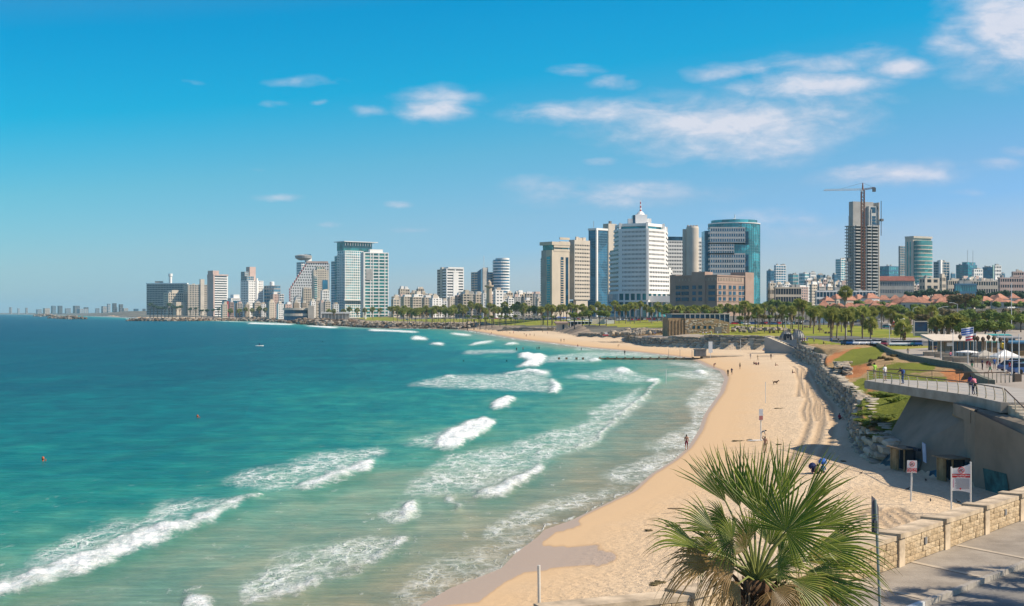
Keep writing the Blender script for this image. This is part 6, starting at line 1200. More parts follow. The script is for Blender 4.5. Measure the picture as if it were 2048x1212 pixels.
def build_palms():
    r = random.Random(21); by = {}
    for p in sorted(PALMS): by.setdefault(p[5], []).append(p)
    for where, L in by.items():
        for i, (x, yt, d, lean, cs, _, kind) in enumerate(L):
            X = px(x, d); zg = ground_z(X, d) - .1; zt = hz(yt, d); c_ = 2.0 * cs; H = max(2.5, zt - zg - c_ * 1.3)
            if H > 17: H = 17
            root = empty('palm_tree', (X, d, zg), r.uniform(0, 6), f'{ORD[i]} fan palm from the left {where}' if len(L) > 1 else f'fan palm {where}', 'palm tree', 'fan palms of the seafront')
            tr = link('trunk', TRM, root, (0, 0, 0), scale=(1, 1, H)); tr.rotation_euler = (lean, 0, 0)
            q = Vector((0, -math.sin(lean) * H, math.cos(lean) * H)); cr = link('crown', r.choice(CRM), root, q + Vector((0, 0, .3)), r.uniform(0, 6), scale=c_ * r.uniform(.9, 1.1) * .82)
            link('dead_leaf_skirt', r.choice(SKM), root, q, r.uniform(0, 6), scale=(c_ * .55, c_ * .55, c_ * r.uniform(.5, .9)))
for x, yt, d in ((1490, 602, 600), (1516, 612, 605), (1565, 610, 600), (1582, 612, 575), (1597, 597, 600), (1605, 600, 600), (1627, 614, 520), (1640, 612, 640), (1661, 615, 430), (1691, 618, 425), (1703, 616, 470), (1725, 614, 435), (1741, 636, 430), (1806, 640, 350)): palm(x, yt, d, where='standing on the big lawn right of the stone building')
palm(1673, 617, 440, .0, where='leaning beside the lawn palms above the red slope', kind='leaning'); PALMS[-1] = (1673, 617, 440, .13, .9, 'leaning on the lawn above the red slope', 'x')
palm(1690, 572, 620, cs=1.3, where='standing far taller than the rest in front of the crane tower')
r_ = random.Random(5)
for x in np.linspace(786, 1076, 52): palm(x + r_.uniform(-3, 3), r_.uniform(602, 616), r_.uniform(1150, 1330), cs=1.3, where='before the blocks left of the banded hotel' if x < 880 else 'before the blade and oval towers' if x < 1030 else 'left of the tan tower')
for x in np.linspace(1084, 1338, 24): palm(x + r_.uniform(-4, 4), r_.uniform(601, 614), r_.uniform(880, 1000), cs=1.1, where='in the row before the white octagon')
for x in np.linspace(1338, 1438, 12): palm(x + r_.uniform(-3, 3), r_.uniform(604, 615), r_.uniform(720, 840), cs=1.15, where='in the dense clump before the brown hotel')
for x in np.linspace(1442, 1620, 13): palm(x + r_.uniform(-4, 4), r_.uniform(604, 616), r_.uniform(700, 820), cs=1.0, where='behind the lawn beneath the round teal tower')
for x in np.linspace(1640, 1860, 12): palm(x + r_.uniform(-5, 5), r_.uniform(610, 632), r_.uniform(430, 620), cs=.9, where='along the road below the crane tower')
for x in (1872, 1885, 1897, 1912, 1926): palm(x, r_.uniform(626, 636), 380, cs=.9, where='beside the billboard')
for x in np.linspace(655, 778, 9): palm(x + r_.uniform(-3, 3), r_.uniform(612, 618), r_.uniform(1750, 1900), cs=1.5, where='at the feet of the two glass towers')
for x in np.linspace(462, 560, 8): palm(x + r_.uniform(-3, 3), r_.uniform(611, 616), r_.uniform(2300, 2500), cs=1.9, where='on the beachfront below the white hotel')
build_palms()

def tree_mesh(seed, n=620, flat=.7, m=TLEAF, leaf=.085):
    r = random.Random(seed); mb = MB(); lobes = [(Vector((r.uniform(-.55, .55), r.uniform(-.55, .55), r.uniform(-.25, .45))), r.uniform(.32, .55)) for _ in range(9)] + [(Vector((0, 0, 0)), .6)]
    for i in range(n):
        c, R_ = r.choice(lobes); d = Vector((r.gauss(0, 1), r.gauss(0, 1), r.gauss(0, 1))).normalized(); p = c + d * R_ * r.uniform(.72, 1.06); p.z *= flat
        a = d.orthogonal().normalized(); b = d.cross(a); q = r.uniform(0, 6.28); a, b = a * math.cos(q) + b * math.sin(q) + d * r.uniform(-.7, .7), b * math.cos(q) - a * math.sin(q) + d * r.uniform(-.7, .7); s_ = leaf * r.uniform(.6, 1.5)
        mb.add([p - a * s_, p - b * s_ * .7, p + a * s_, p + b * s_ * .7], [(0, 1, 2, 3)])
    # solid-ish heart so that the crown is not see-through everywhere
    for c, R_ in lobes:
        k = len(mb.v); bm = bmesh.new(); bmesh.ops.create_icosphere(bm, subdivisions=2, radius=R_ * .74)
        vs = [(v.co * r.uniform(.8, 1.12) + c) for v in bm.verts]; vs = [(v.x, v.y, v.z * flat) for v in vs]; mb.add(vs, [tuple(v.index for v in f.verts) for f in bm.faces]); bm.free()
    return mb.mesh('tree_crown', m)
TMS = {k: [tree_mesh(s * 10 + j, m=mm, flat=.72) for j in range(4)] for s, (k, mm) in enumerate((('dark green', TLEAF), ('bright green', TLEAF2), ('olive', TLEAF3), ('blackish green', TLEAF4)))}
LIMB = MB(); LIMB.tube([(0, 0, 0), (.02, 0, .5), (0, .02, 1)], [.05, .036, .02], 6)
for k in range(4): a = k * 1.6; LIMB.tube([(0, 0, .45 + k * .08), (.18 * math.cos(a), .18 * math.sin(a), .85), (.34 * math.cos(a), .34 * math.sin(a), 1.15)], [.025, .018, .008], 5)
LIMBM = LIMB.mesh('tree_limbs', BARK)
TREES = []
def build_trees():
    r = random.Random(31); by = {}
    for t in sorted(TREES, key=lambda q: q[0]): by.setdefault((t[5], t[4]), []).append(t)
    for (where, col), L in by.items():
        for i, (x, yt, d, w_, _, _) in enumerate(L):
            X = px(x, d); zg = ground_z(X, d) - .2; wm = w_ * d / F / 2; zt = hz(yt, d); top = max(zt - zg, wm * 1.0); rh = min(wm * .72, top * .48)
            nm = 'bush' if top < 3.2 else 'tree'
            lb = f'{col} {nm} {where}' if len(L) == 1 else f'{ORD[i]} {col} {nm} from the left {where}' if i < 30 else f'{col} {nm} {where}'
            root = empty('shrub' if nm == 'bush' else 'leafy_tree', (X, d, zg), r.uniform(0, 6), lb, nm, 'trees and bushes of the town')
            c = link('crown', r.choice(TMS[col]), root, (0, 0, top - rh), scale=(wm, wm, rh * 1.35)); link('trunk', LIMBM, root, (0, 0, 0), scale=(top * .6, top * .6, top - rh))
r_ = random.Random(8)
def T(x, yt, d, w_, col, where): TREES.append((x, yt, d, w_, col, where))
for x in (1150, 1166, 1180, 1197, 1212): T(x + r_.uniform(-2, 2), r_.uniform(617, 622), 830, 24, 'bright green', 'behind the beach cafe')
for x in (1086, 1095, 1104, 1112, 1122, 1133): T(x, r_.uniform(608, 616), 1050, 18, 'blackish green', 'at the foot of the tan tower')
for x in (935, 948, 960, 972, 984, 1000, 1012, 1022, 1030, 1088, 1106): T(x, r_.uniform(628, 632), 1080, 12, 'bright green', 'bordering the far lawn')
for x in np.linspace(795, 925, 12): T(x, r_.uniform(617, 624), 1420, 13, ['dark green', 'bright green', 'olive'][int(x) % 3], 'under the seafront palms')
for x in np.linspace(1455, 1540, 8): T(x, r_.uniform(600, 612), 950, 24, 'dark green', 'between the brown hotel and the road')
for x in np.linspace(1538, 1612, 7): T(x, r_.uniform(596, 602), 900, 26, 'dark green', 'below the concrete frame')
for x in np.linspace(1620, 1850, 26): T(x, r_.uniform(606, 618), r_.uniform(640, 760), 28, ['dark green', 'bright green', 'olive', 'dark green'][int(x * 7) % 4], 'in the green belt below the crane tower')
for x in np.linspace(1850, 2060, 24): T(x, r_.uniform(612, 626), r_.uniform(480, 620), 42, ['dark green', 'bright green', 'olive', 'dark green'][int(x * 3) % 4], 'in the green belt at the right')
for x in np.linspace(1720, 2060, 26): T(x, r_.uniform(598, 608), r_.uniform(800, 900), 24, ['dark green', 'dark green', 'olive', 'bright green'][int(x * 5) % 4], 'among the tiled houses')
for x in (1915, 1930, 1946): T(x, 582 + abs(x - 1930) * .3, 700, 42, 'olive' if x < 1935 else 'dark green', 'forming the big round-topped tree at the right')
for x in np.linspace(1822, 1905, 7): T(x, r_.uniform(572, 580), 1150, 26, 'blackish green', 'in the dark grove below the layered office')
for x in np.linspace(1960, 2060, 7): T(x, r_.uniform(575, 583), 1150, 26, 'blackish green', 'in front of the brown office')
for x in np.linspace(1930, 2010, 5): T(x, r_.uniform(634, 640), 360, 44, 'bright green' if x < 1950 else 'dark green', 'in the hedge mass behind the market roofs')
for x in np.linspace(300, 360, 9): T(x, r_.uniform(604, 612), 3050, 12, 'blackish green', 'on the slope below the grey slab hotel')
for x in np.linspace(380, 460, 8): T(x, r_.uniform(613, 618), 2800, 10, 'blackish green', 'along the beachfront below the ribbed hotel')
for x in np.linspace(1480, 1600, 9): T(x, r_.uniform(625, 632), 640, 18, ['dark green', 'olive'][int(x) % 2], 'along the road behind the lawn')
for x in np.linspace(1336, 1440, 9): T(x, r_.uniform(617, 624), 700, 20, ['dark green', 'olive'][int(x) % 2], 'behind the stone building')
build_trees()
for i, (x, y, sx) in enumerate(((1766, 855, 1.6), (1752, 842, 1.2), (1780, 835, 1.5), (1738, 800, 1.1), (1770, 812, 1.5), (1800, 822, 1.3), (1742, 779, 1.0), (1790, 800, 1.4))):
    d = gd(y, 4.0); o = link('ground_shrub', TMS['bright green'][i % 4], None, (px(x, d), d, ground_z(px(x, d), d) + .1), i, f'{ORD[i]} low spreading shrub on the green slope left of the angled wall', 'shrub', 'low shrubs on the slope', scale=(sx, sx * 1.5, .7))
for i, (x, y) in enumerate(((1745, 719), (1763, 717), (1778, 720), (1788, 714), (1742, 722))):
    d = gd(y, 5.9); o = link('ground_shrub', TMS['olive'][i % 4], None, (px(x, d), d, ground_z(px(x, d), d) + .1), i, f'{ORD[i]} dry brown tuft on the upper slope behind the platform people', 'shrub', 'dry tufts on the slope', scale=(1.0, 1.0, .8))

r_ = random.Random(77)
_i = 0
while _i < 30:
    y = r_.uniform(782, 872); x = r_.uniform(1722, 1722 + (872 - y) * .95 + 22)
    d = gd(y, 4.0); X = px(x, d); sx = r_.uniform(.5, 1.1); i = _i
    if ground_z(X, d) < 2.9 or X > 40: continue
    _i += 1
    link('ground_shrub', TMS[r_.choice(['bright green', 'bright green', 'dark green', 'olive'])][i % 4], None, (X, d, ground_z(X, d)), i, f'{ORD[i]} clump of green ground cover on the slope below the platform', 'shrub', 'ground cover clumps below the platform', scale=(sx, sx * 1.4, .4))
# ---- the big fan palm in the foreground
def fanmat():
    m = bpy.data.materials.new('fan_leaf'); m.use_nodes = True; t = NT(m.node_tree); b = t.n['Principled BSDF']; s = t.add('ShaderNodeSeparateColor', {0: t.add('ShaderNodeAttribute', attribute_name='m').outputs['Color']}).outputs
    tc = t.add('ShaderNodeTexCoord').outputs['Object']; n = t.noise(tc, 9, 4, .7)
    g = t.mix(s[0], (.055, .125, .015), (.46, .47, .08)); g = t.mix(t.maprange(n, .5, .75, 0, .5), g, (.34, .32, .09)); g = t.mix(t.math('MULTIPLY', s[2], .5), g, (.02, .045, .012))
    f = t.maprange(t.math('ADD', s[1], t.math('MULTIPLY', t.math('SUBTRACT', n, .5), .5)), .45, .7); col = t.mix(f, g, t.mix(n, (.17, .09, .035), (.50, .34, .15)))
    t.l.new(col, b.inputs['Base Color']); b.inputs['Roughness'].default_value = .42; b.inputs['Specular IOR Level'].default_value = .4
    tl = t.add('ShaderNodeBsdfTranslucent', {'Color': t.mix(1, col, (1.3, 1.5, .6), 'MULTIPLY')}); mx = t.add('ShaderNodeMixShader', {0: .35}); t.l.new(b.outputs[0], mx.inputs[1]); t.l.new(tl.outputs[0], mx.inputs[2]); t.l.new(mx.outputs[0], t.n['Material Output'].inputs[0]); return m
FANM = fanmat()
def fan(root, heart, P, axis, nrm, R_, A, droop, dead=0., seed=0, n=None, split=.42, wind=.0):
    r = random.Random(seed); a = Vector(axis).normalized(); nn = Vector(nrm); nn = (nn - a * nn.dot(a)).normalized(); s_ = a.cross(nn)
    P = Vector(P) - Vector(heart); vs = []; fs = []; at = []; n = n or int(A / 3.7) + 6; K = 9
    for i in range(n):
        th = R(lerp(-A, A, (i + .5) / n)) + r.uniform(-.008, .008); L = R_ * (.80 + .20 * math.cos(th * .8)) * r.uniform(.9, 1.06); half = R(A) / n; dr = droop * r.uniform(.5, 1.6); cutoff = L * (1 if r.random() > .12 else r.uniform(.7, .9)); tw = r.uniform(-.06, .06); cup = .18
        shade = r.random(); base = len(vs)
        for k in range(K + 1):
            q = k / K; rr_ = q * L; w_ = rr_ * math.tan(half) if q < split else split * L * math.tan(half) * (1 - (q - split) / (1 - split)) ** .8
            out = max(0, q - split) / (1 - split)
            thq = th + tw * out; d = a * math.cos(thq) + s_ * math.sin(thq); ce = d * rr_ + nn * (cup * rr_ * (1 - abs(math.cos(th)) * .6) * .5)
            ce += Vector((0, 0, -1)) * dr * L * out ** 2.0; ce += Vector((r.uniform(-1, 1), r.uniform(-1, 1), r.uniform(-1, 1))) * .012 * out
            if out > 0 and dr > .25: d2 = (ce - d * rr_ * .0).normalized()
            side = (s_ * math.cos(thq) - a * math.sin(thq)); fold = nn * w_ * (.55 + .9 * out)
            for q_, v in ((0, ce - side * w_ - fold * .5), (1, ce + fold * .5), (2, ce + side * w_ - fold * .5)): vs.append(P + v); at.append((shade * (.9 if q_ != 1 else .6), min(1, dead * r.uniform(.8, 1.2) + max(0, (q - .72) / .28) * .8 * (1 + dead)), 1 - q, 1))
        for k in range(K):
            b0 = base + k * 3; fs += [(b0, b0 + 3, b0 + 4, b0 + 1), (b0 + 1, b0 + 4, b0 + 5, b0 + 2)]
        # hanging thread
        if r.random() < .5:
            q = base + 3 * r.randint(5, 7); p0 = vs[q]; k = len(vs); e = Vector((r.uniform(-.05, .05), r.uniform(-.05, .05), -r.uniform(.05, .22))); vs += [p0, p0 + Vector((.003, 0, 0)), p0 + e + Vector((r.uniform(-.04, .04), 0, 0))]; at += [(1, 1, 0, 1)] * 3; fs.append((k, k + 1, k + 2))
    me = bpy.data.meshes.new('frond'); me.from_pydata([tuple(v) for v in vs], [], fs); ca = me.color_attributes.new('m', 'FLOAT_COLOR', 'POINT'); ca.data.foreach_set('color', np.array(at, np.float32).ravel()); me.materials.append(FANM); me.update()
    fr = link('frond', me, root); m = MB(); mid = P * .5 + Vector((0, 0, .06 * P.length)); m.tube([Vector((0, 0, -.1)), mid, P, P + a * R_ * .12], [.028, .016, .011, .004], 6); m.obj('petiole', mat('petiole', (.20, .22, .06) if dead < .5 else (.22, .15, .07), .5), fr)
    return fr
def big_palm(name, label, hx, hy, hzv, fans, ground, seed=1, trunk_r=.22):
    heart = Vector((hx, hy, hzv)); root = empty(name, heart, 0, label, 'palm tree'); s = hy / F
    for i, (x, y, dy, ang, ty, R_, A, dr, dead, nx, ny, nz) in enumerate(fans):
        P = Vector((px(x, hy + dy), hy + dy, hz(y, hy + dy))) if x is not None else heart + Vector(y); ax = Vector((math.cos(R(ang)), ty, math.sin(R(ang)))); fan(root, heart, P, ax, (nx, ny, nz), R_, A, dr, dead, seed * 50 + i)
    r = random.Random(seed); g = ground - hzv
    m = MB(); m.tube([(0, 0, g), (0, 0, g * .6), (.02, 0, -.5), (0, 0, -.05)], [trunk_r * 1.25, trunk_r, trunk_r * 1.1, trunk_r * .7], 14); m.obj('trunk', mat('fibrous_trunk', (.15, .085, .045), .95, .5, 4, bump=.8, bscale=8), root, smooth=True)
    BOOT = mat('leaf_boot', (.16, .09, .05), .9, .4, 3)
    for k in range(90):
        th = k * 2.4; z_ = -.13 - k * .013; c, s_ = math.cos(th), math.sin(th); L = r.uniform(.22, .42); m = MB(); m.tube([(c * trunk_r * .7, s_ * trunk_r * .7, z_ - .08), (c * (trunk_r + .10), s_ * (trunk_r + .10), z_ + .04), (c * (trunk_r + L * .6), s_ * (trunk_r + L * .6), z_ + r.uniform(.10, .26))], [.045, .035, .012], 4); m.obj('leaf_base', BOOT, root)
    m = MB()
    for k in range(260):
        th = r.uniform(0, 6.28); z_ = r.uniform(-1.5, -.05); c, s_ = math.cos(th), math.sin(th); q = trunk_r + r.uniform(.05, .35); L = r.uniform(.2, .6); w_ = r.uniform(.006, .018)
        m.add([(c * q * .6, s_ * q * .6, z_), (c * q - s_ * w_, s_ * q + c * w_, z_ - L * .3), (c * q * 1.05, s_ * q * 1.05, z_ - L), (c * q + s_ * w_, s_ * q - c * w_, z_ - L * .3)], [(0, 1, 2, 3)])
    m.obj('dead_fibre', mat('dead_fibre', (.30, .21, .12), .95, .35, 3), root, kind='stuff'); return root
D = 18.0
FANS = [  # hastula px x, y, depth offset, angle, y tilt, radius, half spread, droop, dead, normal
    (1452, 1004, .45, 124, .15, .95, 26, .06, .0, -.2, -1, .3), (1480, 1014, .35, 108, .1, 1.0, 30, .05, .0, -.2, -1, .2), (1508, 1018, .5, 93, .1, 1.0, 26, .04, .0, 0, -1, .2), (1562, 1000, .5, 78, .15, .93, 26, .05, .0, .1, -1, .2),
    (1527, 1042, -.1, 92, -.05, 1.06, 48, .04, .0, .1, -1, .1), (1605, 1012, .4, 48, .1, .95, 22, .06, .0, .3, -1, .3), (1592, 1050, .3, 34, .1, .95, 24, .08, .0, .2, -1, .5), (1572, 1062, -.45, 52, -.2, .86, 128, .05, .0, -.15, -1, .35),
    (1630, 1055, .1, 20, 0, .92, 30, .08, .0, 0, -.8, .8), (1636, 1092, -.1, 4, -.05, 1.08, 38, .22, .0, 0, -.9, .6), (1640, 1118, .1, -2, .1, .9, 30, .2, .1, 0, -.6, .9), (1608, 1146, -.15, -6, -.1, 1.12, 36, .16, .05, 0, -.8, .8),
    (1556, 1134, -.55, 8, -.5, .34, 95, .08, .0, -.3, -1, .5), (1585, 1160, -.3, -28, -.2, .85, 48, .35, .45, 0, -1, .5), (1560, 1165, .2, -50, .1, .7, 50, .4, .7, .2, -1, .3), (1610, 1122, .35, 15, .3, .9, 36, .35, .5, 0, -.8, .6),
    (1398, 1096, -.1, 152, -.1, .92, 26, .32, .2, 0, -.8, .8), (1418, 1100, .1, 196, 0, .5, 60, .35, .3, 0, -1, .3), (1466, 1078, -.2, 168, -.3, .52, 100, .30, .1, .2, -1, .4), (1452, 1040, .3, 196, .2, .48, 90, .22, .0, .2, -1, .2),
    (1440, 1126, -.1, 176, -.1, 1.0, 36, .6, .75, 0, -.7, .8), (1470, 1130, -.3, 200, -.3, .7, 46, .7, 1.0, 0, -.8, .6), (1478, 1118, .3, 188, .2, .7, 40, .6, .9, 0, -.7, .7), (1500, 1078, .1, 112, 0, .55, 60, .15, .35, -.1, -1, .2), (1492, 1100, -.2, 130, -.2, .42, 70, .35, .6, 0, -1, .3),
    (1432, 1062, .2, 148, .1, .72, 34, .15, .1, -.1, -1, .4), (1425, 1135, .1, 170, .2, .7, 36, .5, .7, 0, -.8, .7), (1440, 1100, .1, 160, .2, .75, 40, .5, .5, 0, -.8, .6), (1560, 1120, .3, 30, .4, .7, 60, .2, .2, 0, -1, .4), (1640, 1178, -.2, -14, 0, .95, 32, .22, .2, 0, -.8, .6), (1545, 1178, -.45, -40, -.3, .55, 60, .5, .9, 0, -1, .3), (1480, 1165, -.35, 215, -.3, .6, 50, .5, 1.0, 0, -.9, .5),
    (1540, 1090, .2, 75, .2, .6, 60, .1, .15, 0, -1, .2), (1555, 1175, -.3, -95, -.2, .55, 60, .2, .9, 0, -1, .1), (1620, 1165, .2, -22, .3, .8, 36, .4, .8, 0, -.8, .5)]
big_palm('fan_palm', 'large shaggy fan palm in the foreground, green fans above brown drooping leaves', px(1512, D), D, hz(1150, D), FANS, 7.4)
# two more of the same kind stand just outside the frame on the right and throw their shade on the road
for i, (x, y, lb) in enumerate(((19.4, 36.2, 'fan palm standing by the road just outside the right edge, casting leafy shade'), (16.8, 33.2, 'third fan palm outside the right edge, the one nearest the camera'), (22.8, 33.6, 'second fan palm by the road outside the right edge'))):
    r = random.Random(i); fl = []
    for k in range(20):
        an = k * 137.5; el = r.uniform(-.3, 1.0); q = (math.cos(R(an)) * math.cos(el) * .95, math.sin(R(an)) * math.cos(el) * .95, math.sin(el) * .9); ang = math.degrees(math.atan2(q[2], q[0])); fl.append((None, q, 0, ang, q[1] / max(.2, math.hypot(q[0], q[2])), .95, 60, .2, .2, 0, -.5, 1))
    big_palm('fan_palm', lb, x, y, 12.2, fl, 7.4, seed=i + 5)
# ------------------------------------------------------------------ vehicles, street furniture, market, people
def snap(x, y, lo=60, hi=1600):
    """nearest point of the built ground seen at column x, row y"""
    ds = np.geomspace(lo, hi, 260); X = (x - 1024) / F * ds
    inb = poly_in(X, ds, BEACHPOLY); dS = line_dist(X, ds, SHORE) * np.where(inb, 1, -1); inl = poly_in(X, ds, LANDPOLY); dl = line_dist(X, ds, BOUND)
    zb = z_beach(X, ds, dS); t = np.where(inl, np.clip(dl / ramp_w(ds), 0, 1), 0); z = zb + (np.maximum(z_up(X, ds), zb) - zb) * t
    rowy = HZ + (HC - z) * F / ds
    i = np.argmax(rowy <= y) if (rowy <= y).any() else len(ds) - 1; i = max(1, i); f = (rowy[i - 1] - y) / max(1e-6, rowy[i - 1] - rowy[i]); d = lerp(ds[i - 1], ds[i], min(1, max(0, f)))
    return px(x, d), d, ground_z(px(x, d), d)
# ---- cars
def paint(name, c): return mat('car_' + name, c, .3, .05, .5, coat=.6, spec=.5)
CARC = {'white': paint('white', (.75, .76, .76)), 'silver': paint('silver', (.42, .44, .46)), 'blue': paint('blue', (.02, .07, .22)), 'dark red': paint('dark_red', (.22, .01, .02)), 'black': paint('black', (.015, .015, .018)), 'teal': paint('teal', (.03, .16, .18)), 'red': paint('red', (.5, .02, .02)), 'grey': paint('grey', (.16, .17, .18))}
TYRE = mat('tyre', (.015, .015, .015), .8)
def car_meshes():
    out = {}; prof = [(-2.15, .3), (-2.2, .62), (-2.05, .85), (-1.6, .93), (1.0, .95), (1.85, .84), (2.15, .66), (2.18, .32), (1.8, .22), (-1.8, .22)]
    for k, m_ in CARC.items():
        m = MB(); n = len(prof)
        for y in (-.86, .86): m.v += [(x, y * (.96 if z > .8 else 1), z) for x, z in prof]
        m.add([], []); m.f += [tuple(range(n)), tuple(range(2 * n - 1, n - 1, -1))] + [(i, i + n, (i + 1) % n + n, (i + 1) % n) for i in range(n)]; m.mi = [0] * len(m.f)
        m.add([(-1.35, -.62, 1.42), (.35, -.62, 1.42), (.35, .62, 1.42), (-1.35, .62, 1.42), (-1.3, -.6, 1.47), (.3, -.6, 1.47), (.3, .6, 1.47), (-1.3, .6, 1.47)], [(0, 3, 2, 1), (4, 5, 6, 7), (0, 1, 5, 4), (1, 2, 6, 5), (2, 3, 7, 6), (3, 0, 4, 7)])
        out[k] = m.mesh('body', m_)
    g = MB(); g.add([(-1.85, -.78, .92), (1.0, -.78, .94), (1.0, .78, .94), (-1.85, .78, .92), (-1.33, -.62, 1.425), (.33, -.62, 1.425), (.33, .62, 1.425), (-1.33, .62, 1.425)], [(0, 3, 2, 1), (4, 5, 6, 7), (0, 1, 5, 4), (1, 2, 6, 5), (2, 3, 7, 6), (3, 0, 4, 7)])
    wh = MB(); wh.lathe([(.2, -.11), (.33, -.1), (.33, .1), (.2, .11)], 12); wh.v = [(a, c, b_) for a, b_, c in wh.v]
    return out, g.mesh('windows', mat('car_glass', (.012, .016, .02), .2, spec=.25)), wh.mesh('wheel', TYRE)
CBM, CGM, CWM = car_meshes()
def car(P, col, rz, label, group, wheels=True, s=1.0):
    r = empty('parked_car', P, rz, label, 'car', group, scale=s); link('body', CBM[col], r); link('windows', CGM, r)
    if wheels:
        for x in (-1.35, 1.35):
            for y in (-.78, .78): link('wheel', CWM, r, (x, y, .33))
    return r
cols = ['black', 'blue', 'white', 'white', 'white', 'silver', 'white', 'dark red', 'white', 'white', 'white', 'silver', 'teal', 'blue']; xs = [1692, 1701, 1716, 1727, 1737, 1750, 1757, 1768, 1789, 1801, 1813, 1824, 1831, 1838]
for i, (c, x) in enumerate(zip(cols, xs)):
    P = snap(x, 690 if x < 1760 else 692); n_ = sum(1 for q in cols[:i] if q == c)
    car(P, c, R(-112) if i % 2 else R(-120), f'{ORD[n_]} {c} car from the left in the near parking row', 'cars in the near parking row')
r_ = random.Random(14)
def car_row(x0, x1, n, y, where, wheels=False, rz=(0, .3), hi=1600):
    cnt = {}
    for i in range(n):
        x = lerp(x0, x1, (i + r_.uniform(.2, .8)) / n); c = r_.choice(['white', 'white', 'silver', 'white', 'black', 'grey', 'blue', 'red', 'teal']); cnt[c] = cnt.get(c, 0) + 1
        car(snap(x, y + r_.uniform(-.7, .7), 60, hi), c, r_.uniform(*rz), f'{ORD[cnt[c] - 1]} {c} car from the left {where}', 'cars ' + where, wheels)
car_row(1205, 1338, 26, 640.5, 'in the far car park', rz=(1.2, 1.7)); car_row(1030, 1200, 18, 639.5, 'along the seafront left of the cafe'); car_row(1462, 1600, 15, 648.5, 'on the road behind the lawn', True); car_row(1600, 1760, 14, 645, 'on the road below the green belt', True)
car_row(1770, 1835, 7, 655, 'on the slip road beside the billboard', True); car_row(1850, 1990, 9, 664, 'behind the market roofs', True); car_row(810, 1010, 14, 637.5, 'under the seafront palms')
for i, (x, y, c) in enumerate(((2030, 742, 'blue'), (2040, 735, 'teal'), (2052, 748, 'blue'))): car(snap(x, y), c, R(12), ['blue car at the right edge, nearer the flagpoles', 'teal car behind the blue cars at the right edge', 'second blue car cut by the right edge'][i], 'cars at the right edge')
P = snap(1990, 700); v = empty('delivery_van', P, R(-30), 'yellow and white van parked among the market stalls', 'van'); m = MB(); m.box(-2.2, -.95, .35, 1.2, .95, 2.4); m.obj('cargo_box', CARC['white'], v); m = MB(); m.prism([(1.25, -.9), (2.4, -.9), (2.4, .9), (1.25, .9)], .35, [1.9, 1.2, 1.2, 1.9]); m.obj('cab', mat('yellow_paint', (.75, .5, .03), .4), v)
for x in (-1.3, 1.5):
    for y in (-.85, .85): link('wheel', CWM, v, (x, y, .33))
P = snap(1801, 656); v = empty('bus', P, R(5), 'red bus waiting on the slip road left of the billboard', 'bus'); m = MB(); m.box(-4, -1.2, .4, 4, 1.2, 3); m.obj('body', CARC['red'], v); m = MB(); m.box(-3.9, -1.23, 1.5, 3.9, 1.23, 2.4); m.obj('windows', G_NAVY, v)

# ---- lamps, poles, flags
def lamp_post(x, y, h, label, arm=0, cat='street lamp', globe=True, hi=1600):
    X, d, z = snap(x, y, 60, hi); r = empty('street_lamp', (X, d, z), 0, label, cat, 'lamp posts'); m = MB(); m.tube([(0, 0, 0), (0, 0, h * .5), (0, 0, h)], [.13, .10, .07], 6); m.obj('pole', STEELW, r)
    if arm: m = MB(); m.tube([(0, 0, h), (arm * .6, 0, h + .5), (arm, 0, h + .7)], [.09, .08, .07], 5); m.obj('arm', STEELW, r); m = MB(); m.box(min(arm, arm * 1.35), -.2, h + .55, max(arm, arm * 1.35), .2, h + .75); m.obj('lamp_head', STEELW, r)
    else: m = MB(); m.lathe([(.12, h), (.42, h + .12), (.42, h + .3), (.1, h + .42)], 8); m.obj('lamp_head', STEELW, r)
    return r
for x, y, h, lb in ((1346.5, 667, 5, 'short lamp post in front of the shaded side of the stone building'), (1359, 668, 6, 'taller lamp post at the corner of the stone building'), (1571, 663, 5.5, 'globe lamp post between the lawn palms'), (1692.5, 672, 5.5, 'globe lamp post beside the lawn palms left of the parked cars'), (1807, 671, 5.5, 'globe lamp post at the right end of the lawn'), (1758, 656, 4, 'small globe lamp post on the lawn edge beside the road'),
                    (1779, 688, 5, 'plain lamp post rising behind the white cars')): lamp_post(x, y, h, lb)
for x, y, h, a, lb in ((1826, 655, 9, 2.6, 'tall road lamp with arm to the right, left of the billboard'), (1876, 664, 9.5, 3, 'tall road lamp with arm to the right, right of the billboard'), (1556, 640, 9, -2.6, 'road lamp arm behind the lawn palms'), (1240, 641, 11, 1.5, 'tall double lamp in front of the blue podium'), (1915, 662, 11, -2.5, 'road lamp behind the market roof')): lamp_post(x, y, h, lb, a)
for i, x in enumerate(np.linspace(1100, 1480, 18)): lamp_post(x + r_.uniform(-6, 6), 639, 7, f'{ORD[i]} small white lamp post from the left along the seafront road')
P = snap(2023, 662, 60, 900); m = MB(); m.tube([(0, 0, 0), (0, 0, hz(566, P[1]) - P[2])], .16, 6); m.obj('lattice_mast', STEELW, None, P, label='very tall thin white mast rising above the trees near the right edge', cat='mast')
PL = ((1865.5, 706, 669, 'first'), (1882, 716.6, 680, 'second'), (1888, 710, 657, 'third'), (1906, 720, 664, 'fourth'), (1936, 727, 682, 'fifth'), (1973, 720, 680, 'sixth'), (1984, 724, 672, 'seventh'), (1996, 740, 668, 'eighth'), (2009, 745.6, 668, 'ninth'), (2024, 752, 669, 'tenth'), (2038, 756, 668, 'eleventh'))
POLEP = []
